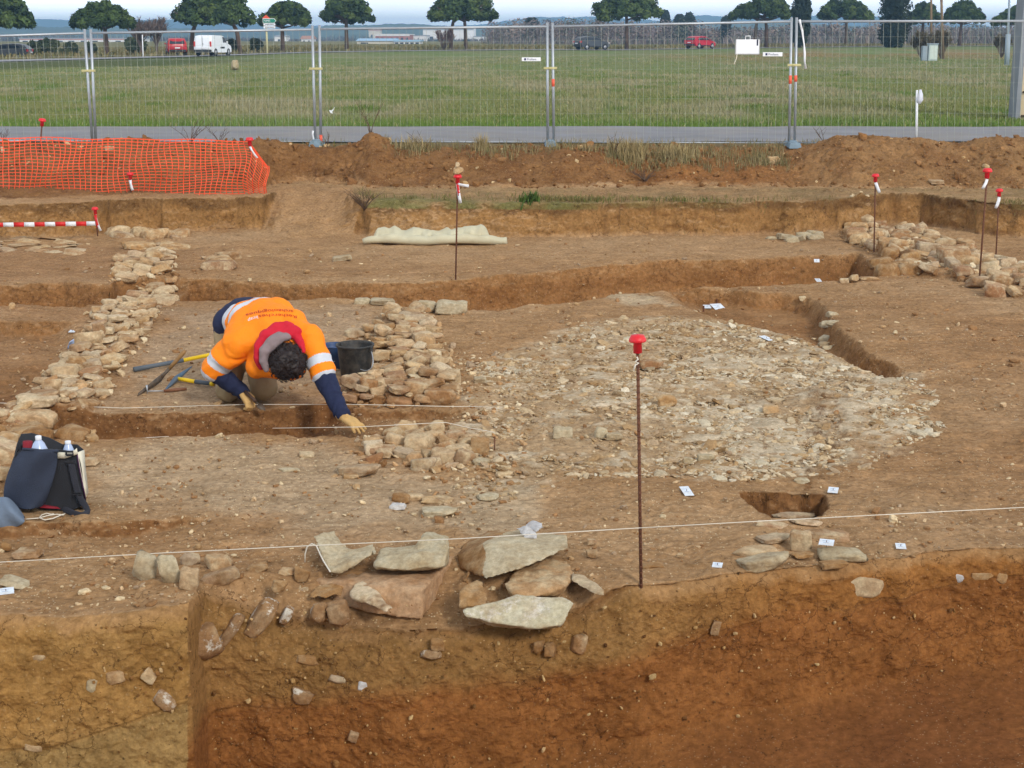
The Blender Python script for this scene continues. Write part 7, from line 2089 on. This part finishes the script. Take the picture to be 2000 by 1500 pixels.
# ---- road edge, cars
fan_ribbon('kerb', 9.0, 9.5, WHITE_LINE, 0.16)
TYRE = mat('tyre', (34, 34, 36), 0.85, 0.1)
RIM = mat('alloy_rim', (176, 178, 182), 0.35, 0.05, metal=0.6)
CARGLASS = mat('car_glass', (40, 46, 54), 0.12, 0.05, spec=0.6)
LAMP = mat('red_lamp', (190, 28, 30), 0.3, 0.05)
CLEARL = mat('clear_lamp', (220, 222, 226), 0.2, 0.03)
BLKPL = mat('black_plastic', (42, 44, 46), 0.7, 0.08)
def car(px, Yoff, yaw, paint, label, kind='hatch', scale=1.0, name='parked_car', two_tone=False, low=0.0):
    u = (px - 1000) / F_PX * 0.99; d, z = road_at(u); Y = float(d) + Yoff; x = DP(px, 95, Y).x
    root = empty('white_van' if kind == 'van' else 'car', (x, Y, gz_far(x, Y) + 0.05 - low), label, 'van' if kind == 'van' else 'car')
    root.rotation_euler = (0, 0, yaw); root.scale = (scale,) * 3
    # local: +X is forward, width along Y
    if kind == 'van': L, W = 4.4, 1.80; prof = [(-2.18, .42), (-2.20, .75), (-2.16, 1.10), (-2.06, 1.62), (-1.95, 1.80), (-1.5, 1.84), (.25, 1.82), (.62, 1.74), (1.22, 1.16), (1.55, 1.02), (2.05, .86), (2.16, .62), (2.16, .35)]; belt = 1.12
    elif kind == 'suv': L, W = 4.5, 1.84; prof = [(-2.20, .45), (-2.24, .70), (-2.20, 1.02), (-1.98, 1.45), (-1.75, 1.60), (-1.2, 1.66), (.1, 1.62), (.45, 1.52), (1.02, 1.08), (1.9, .95), (2.18, .78), (2.22, .45)]; belt = 1.04
    else: L, W = 4.1, 1.74; prof = [(-2.0, .42), (-2.05, .66), (-2.0, .95), (-1.72, 1.30), (-1.45, 1.43), (-.8, 1.49), (.1, 1.45), (.45, 1.36), (1.0, .98), (1.75, .84), (2.02, .66), (2.05, .38)]; belt = .95
    prof = [(-L / 2 + .25, .30)] + prof + [(L / 2 - .25, .28)]
    n = len(prof); rows = []
    for t in np.linspace(-1, 1, 13):
        row = []
        for (a, zz) in prof:
            narrow = 1 - (0.16 if kind != 'van' else 0.08) * max(0, (zz - belt)) / 0.6
            e = 1 - 0.05 * abs(t) ** 6
            row.append((a * e, t * W / 2 * narrow, zz - 0.035 * abs(t) ** 6 * (zz > belt)))
        rows.append(row)
    b = MB(); b.grid(rows, close=True); b.add(rows[0], [tuple(range(n - 1, -1, -1))]); b.add(rows[-1], [tuple(range(n))])
    b.build('body', paint, root, True).data.polygons.foreach_set('use_smooth', [False] * 0 or [True] * len(b.f))
    fx = {'van': (-1.35, 1.38), 'suv': (-1.3, 1.36), 'hatch': (-1.22, 1.30)}[kind]
    rw = .33 if kind == 'suv' else .30
    for wx in fx:
        for s in (-1, 1):
            m = Matrix.Rotation(R(90), 3, 'X')
            b = MB(); b.lathe([(rw * .55, -.10), (rw * .92, -.11), (rw, -.07), (rw, .07), (rw * .92, .11), (rw * .55, .10)], (wx, s * (W / 2 - .07), rw), 24, m=m); w_ = b.build('wheel', TYRE, root, True)
            b = MB(); b.lathe([(0, .095 * 1), (rw * .2, .10), (rw * .62, .085), (rw * .64, .11)], (wx, s * (W / 2 - .07), rw), 20, m=(Matrix.Rotation(R(-90 * s), 3, 'X'))); b.build('rim', RIM, w_, True)
            b = MB(); b.lathe([(rw * 1.02, -.02), (rw * 1.16, -.02), (rw * 1.16, .03), (rw * 1.02, .03)], (wx, s * (W / 2 - .012), rw + .01), 24, m=m); b.build('wheel_arch', BLKPL, root, True)
    hi, lo = (1.42, 1.10) if kind == 'suv' else (1.28, 1.0)
    xt = {'van': 0, 'suv': -1.98, 'hatch': -1.74}[kind]
    if kind == 'van':
        for s in (-1, 1):
            b = MB(); yw = s * (W / 2 * .985); b.add([(.30, yw, 1.16), (1.10, yw, 1.16), (.60, yw * .955, 1.66), (.30, yw * .955, 1.68)], [(0, 1, 2, 3)]); b.build('side_window', CARGLASS, root, solid=.02)
            b = MB(); b.box((0.15, s * (W / 2 - .004), .72), (.9, .03, .16)); b.build('trim_strip', BLKPL, root, bevel=.01)
            b = MB(); b.box((-2.14, s * (W / 2 - .11), 1.05), (.08, .16, .46)); b.build('tail_lamp', LAMP, root, bevel=.02)
            b = MB(); b.box((.95, s * (W / 2 + .10), 1.18), (.10, .16, .20)); b.build('mirror', paint, root, bevel=.03)
        b = MB(); b.box((-2.185, -.02, 1.15), (.015, .018, 1.2)); b.box((-2.19, -.05, 1.05), (.05, .10, .05)); b.build('door_gap', BLKPL, root)
        b = MB(); b.box((-2.16, 0, .45), (.14, W * .94, .20)); b.build('bumper', BLKPL, root, bevel=.04)
    else:
        ww = W / 2 * .80
        b = MB(); dx = 0.20 if kind == 'suv' else .26; b.add([(xt - dx, -ww, lo), (xt - dx, ww, lo), (xt + .015, ww * .9, hi), (xt + .015, -ww * .9, hi)], [(0, 1, 2, 3)]); b.build('rear_window', CARGLASS, root, solid=.03)
        for s in (-1, 1):
            y0, y1 = s * W / 2 * .985, s * W / 2 * .90
            b = MB(); b.add([(-1.45, y0, lo), (-.32, y0, lo), (-.32, y1, hi + .04), (-1.25, y1, hi)], [(0, 1, 2, 3)]); b.build('side_window', CARGLASS, root, solid=.02)
            b = MB(); b.add([(-.24, y0, lo), (.82, y0, lo), (.34, y1, hi + .02), (-.24, y1, hi + .04)], [(0, 1, 2, 3)]); b.build('side_window', CARGLASS, root, solid=.02)
            b = MB(); b.box((-L / 2 + .10, s * (W / 2 - .20), lo - .12), (.16, .34, .20)); b.build('tail_lamp', LAMP, root, bevel=.03)
            b = MB(); b.box((L / 2 - .16, s * (W / 2 - .22), .72), (.2, .3, .14)); b.build('headlight', CLEARL, root, bevel=.03)
            b = MB(); b.box((.75, s * (W / 2 + .08), lo + .02), (.10, .16, .12)); b.build('mirror', paint, root, bevel=.03)
            b = MB(); b.box((0, s * (W / 2 - .01), .36), (L * .42, .05, .12)); b.build('sill', BLKPL, root, bevel=.02)
        b = MB(); b.box((-L / 2 - .0, 0, .45), (.14, W * .9, .20)); b.build('bumper', BLKPL, root, bevel=.04)
    b = MB(); b.box((-L / 2 - (.10 if kind == 'van' else .06), -.25 if kind == 'van' else 0, .72 if kind != 'van' else .68), (.03, .50, .11)); b.build('number_plate', WHITE, root)
    return root
VANW = mat('white_car_paint', (232, 236, 242), 0.3, 0.02, spec=0.5)
REDP = mat('red_car_paint', (176, 20, 34), 0.3, 0.04, spec=0.5)
RED2 = mat('crimson_car_paint', (182, 22, 48), 0.3, 0.04, spec=0.5)
DARKP = mat('dark_car_paint', (56, 60, 66), 0.3, 0.05, spec=0.5)
car(416, 2.2, R(90 - 14), VANW, 'white panel van with double rear doors driving away on the far road', 'van', 0.88)
car(344, 14, R(90 + 16), REDP, 'red car with a dark rear window, left of the white van', 'suv', 0.86)
car(1155, 4.5, R(90 - 58), DARKP, 'dark grey hatchback on the far road right of the middle post pair', 'hatch', 0.95)
car(1367, 4.5, R(90 - 46), RED2, 'crimson hatchback on the far road left of the white board', 'hatch', 0.92)
car(14, 28, R(180), DARKP, 'dark car low behind the grass at the left edge', 'hatch', 0.95, low=0.35)

# ---- sign post, poles, cabinet
SIGNG = mat('sign_green', (20, 128, 104), 0.5, 0.03)
POLEY = mat('pale_pole', (206, 200, 150), 0.6, 0.05)
def signpost():
    Y = 134.5; p = DP(522, 100, Y); base = Vector((p.x, Y, gz_far(p.x, Y)))
    root = empty('direction_sign', base, 'direction sign with a green arrow panel above three white panels', 'road sign')
    b = MB(); b.tube([(0, 0, -.2), (0, 0, DP(522, 38, Y).z - base.z)], 0.085, 10); b.build('pole', POLEY, root, True)
    def panel(x0, y0, x1, y1, m, arrow, nm, edge=None):
        a, c = DP(x0, y0, Y) - base, DP(x1, y1, Y) - base; h = a.z - c.z; k = h * .45 if arrow else h * .2
        b = MB(); pts = [(a.x, a.z), (c.x - k, a.z), (c.x, (a.z + c.z) / 2), (c.x - k, c.z), (a.x, c.z)]
        for yy in (-.14, -.10): b.add([(q[0], yy, q[1]) for q in pts], [(0, 1, 2, 3, 4)])
        n0 = len(b.v) - 10
        b.f += [(n0 + i, n0 + (i + 1) % 5, n0 + 5 + (i + 1) % 5, n0 + 5 + i) for i in range(5)]; b.mi += [0] * 5
        return b.build(nm, m, root), a, c, h
    panel(513.5, 36, 540, 45, WHITE, True, 'panel_border'); 
    o, a, c, h = panel(514.5, 37, 539, 44.2, SIGNG, True, 'panel'); o.location.y = -.03
    V, Fs = text_mesh('NIMES', h * .78); b = MB(); b.add([(a.x + .08 + v.x * .8, -.19, c.z + h * .24 + v.y) for v in V], Fs); b.build('lettering', WHITE, o); o.children[0].location = (0, 0.03, 0)
    for y0, y1 in ((45.6, 50), (51, 55.4), (58.4, 61)):
        o, a, c, h = panel(515, y0, 538.5, y1, WHITE, False, 'panel')
        b = MB()
        for i in range(7): b.box((a.x + .18 + i * .115, -.145, (a.z + c.z) / 2), (.07 + .02 * (i % 3), .006, h * .28))
        b.build('faded_text', INK, o)
    a, c = DP(512, 29, Y) - base, DP(528, 36, Y) - base
    b = MB(); b.add([(a.x, -.12, c.z), (c.x, -.12, c.z), ((a.x + c.x) / 2, -.12, a.z)], [(0, 1, 2)]); o = b.build('warning_panel', mat('orange_red_panel', (222, 84, 56), 0.5), root, solid=.03)
signpost()
def pole(px0, y0, px1, yb, Y, r, m, label, name='utility_pole', cat='pole', low=None):
    p = DP(px1, yb, Y); base = Vector((p.x, Y, gz_far(p.x, Y))); t = DP(px0, y0, Y) - base
    root = empty(name, base, label, cat)
    b = MB(); b.tube([(0, 0, -.3), t], [r, r * .8], 10); b.build('shaft', m, root, True)
    if low: b = MB(); b.tube([(0, 0, -.2), t * low], [r * 2.1, r * 2.0], 12); b.build('base_sleeve', m, root, True); 
    if name == 'utility_pole': b = MB(); b.box(t * .97, (1.2, .1, .1)); b.build('crossarm', m, root)
    if name == 'lamp_post': b = MB(); b.tube([t, t + Vector((0, 0, .3)), t + Vector((-.9, 0, .6))], .05, 8); b.box(t + Vector((-1.15, 0, .58)), (.6, .22, .1)); b.build('lantern', m, root)
OLDW = mat('old_wood_pole', (124, 106, 84), 0.9, 0.15, 3)
GALV = mat('grey_pole', (142, 156, 168), 0.6, 0.06)
pole(1819, -60, 1820, 100, 118, .10, OLDW, 'thin wooden utility pole above the grey cabinet, left of two')
pole(1837, -60, 1843, 112, 112, .11, OLDW, 'leaning wooden utility pole, right of two near the cabinet')
pole(1974, -60, 1967, 122, 92, .075, GALV, 'grey metal lamp post with a thicker lower half near the right edge', 'lamp_post', 'lamp post', .33)
pole(278, 68, 279, 102, 118, .05, WHITE, 'thin white roadside post left of the red car', 'road_post', 'post')
def cabinet():
    Y = 104; p = DP(1820, 118, Y); base = Vector((p.x, Y, gz_far(p.x, Y)))
    root = empty('electrical_cabinet', base, 'pale grey electrical cabinet standing in the field among bare bushes', 'cabinet')
    b = MB(); b.box((0, 0, .55), (.62, .45, 1.1)); b.build('body', mat('cabinet_grey', (176, 190, 190), 0.6, 0.05), root, bevel=.02)
    b = MB(); b.box((0, 0, 1.13), (.72, .55, .08)); b.build('lid', GALV, root, bevel=.02)
    b = MB(); b.box((.02, -.235, .55), (.5, .02, .9)); b.build('door', mat('cabinet_door', (196, 206, 198), 0.6, 0.05), root, bevel=.01)
    b = MB(); b.box((-.52, .1, .5), (.36, .4, 1.0)); b.build('side_box', GALV, root, bevel=.02)
cabinet()
def pylon():
    Y = 30.5; a = DP(1978, 226, Y); t = DP(1994, 0, Y); base = Vector((a.x, Y, gz_far(a.x, Y) - .05))
    root = empty('concrete_pole', base + Vector((.25, 0, 0)), 'beige concrete pole with a grey edge and step bolts at right edge', 'pole')
    d = Vector((t.x - a.x, 0, t.z - a.z)); d = d / d.z
    H = 7.0; lean = d.x * 0.35
    CP = mat('beige_concrete', (196, 178, 146), 0.9, 0.1, 3, 0.3, 30); CG = mat('grey_concrete', (130, 134, 140), 0.9, 0.08, 3)
    b = MB()
    rows = [[(x - .18 + lean * z, y, z) for x, y in ((0, -.2), (.52, -.2), (.52, .2), (0, .2))] for z in (-.3, H)]
    b.grid(rows, close=True); b.build('shaft', CP, root)
    b = MB(); rows = [[(x - .18 + lean * z, y, z) for x, y in ((-.09, -.23), (0.0, -.23), (0.0, .22), (-.09, .22))] for z in (-.3, H)]; b.grid(rows, close=True); b.build('edge', CG, root)
    b = MB()
    for z in (.14, .62, 1.18, 1.8, 2.3): b.tube([(-.16 + lean * z, -.24, z), (.6 + lean * z, -.24, z)], .022, 8); b.box((.16 + lean * z, -.24, z - .06), (.12, .06, .06))
    b.build('step_bolts', IRON, root, True)
pylon()
# pale stone in the field
p = DP(458, 138, 60); x, y = p.x, 62.0
for yy in np.linspace(40, 110, 400):
    q = DP(458, 138, yy)
    if q.z <= gz_far(q.x, yy): break
o = put_stone('boulder', (q.x, yy + .25, q.z + .28), (.44, .4, .55), .3, (0, 0), PALE, None, 2); tag(o, 'pale squared boulder lying in the grass below the white van', 'boulder')
q = DP(645, 202, 31); b = MB(); b.grid([[(0, 0, .0), (.05, 0, -.01)], [(-.03, 0, .06), (.02, .01, .05)], [(.03, 0, .02), (.09, 0, .11)], [(.05, 0, .04), (.085, 0, .12)]])
o = b.build('paper_scrap', WHITE, solid=.003); o.location = (q.x, 31, gz_far(q.x, 31) + .12); tag(o, 'white scrap of paper caught in the grass right of the second post pair', 'paper')

# ---- haze
m, nt, bs = new_mat('haze'); nt.nodes.remove(bs)
vol = nt.nodes.new('ShaderNodeVolumePrincipled'); vol.inputs['Density'].default_value = 0.00055; vol.inputs['Color'].default_value = (0.36, 0.66, 1.0, 1); vol.inputs['Anisotropy'].default_value = 0.1
nt.links.new(vol.outputs['Volume'], nt.nodes['Material Output'].inputs['Volume'])
b = MB(); b.box((0, 2170, 29), (9400, 4600, 64)); o = b.build('haze', m); tag(o, kind='stuff')
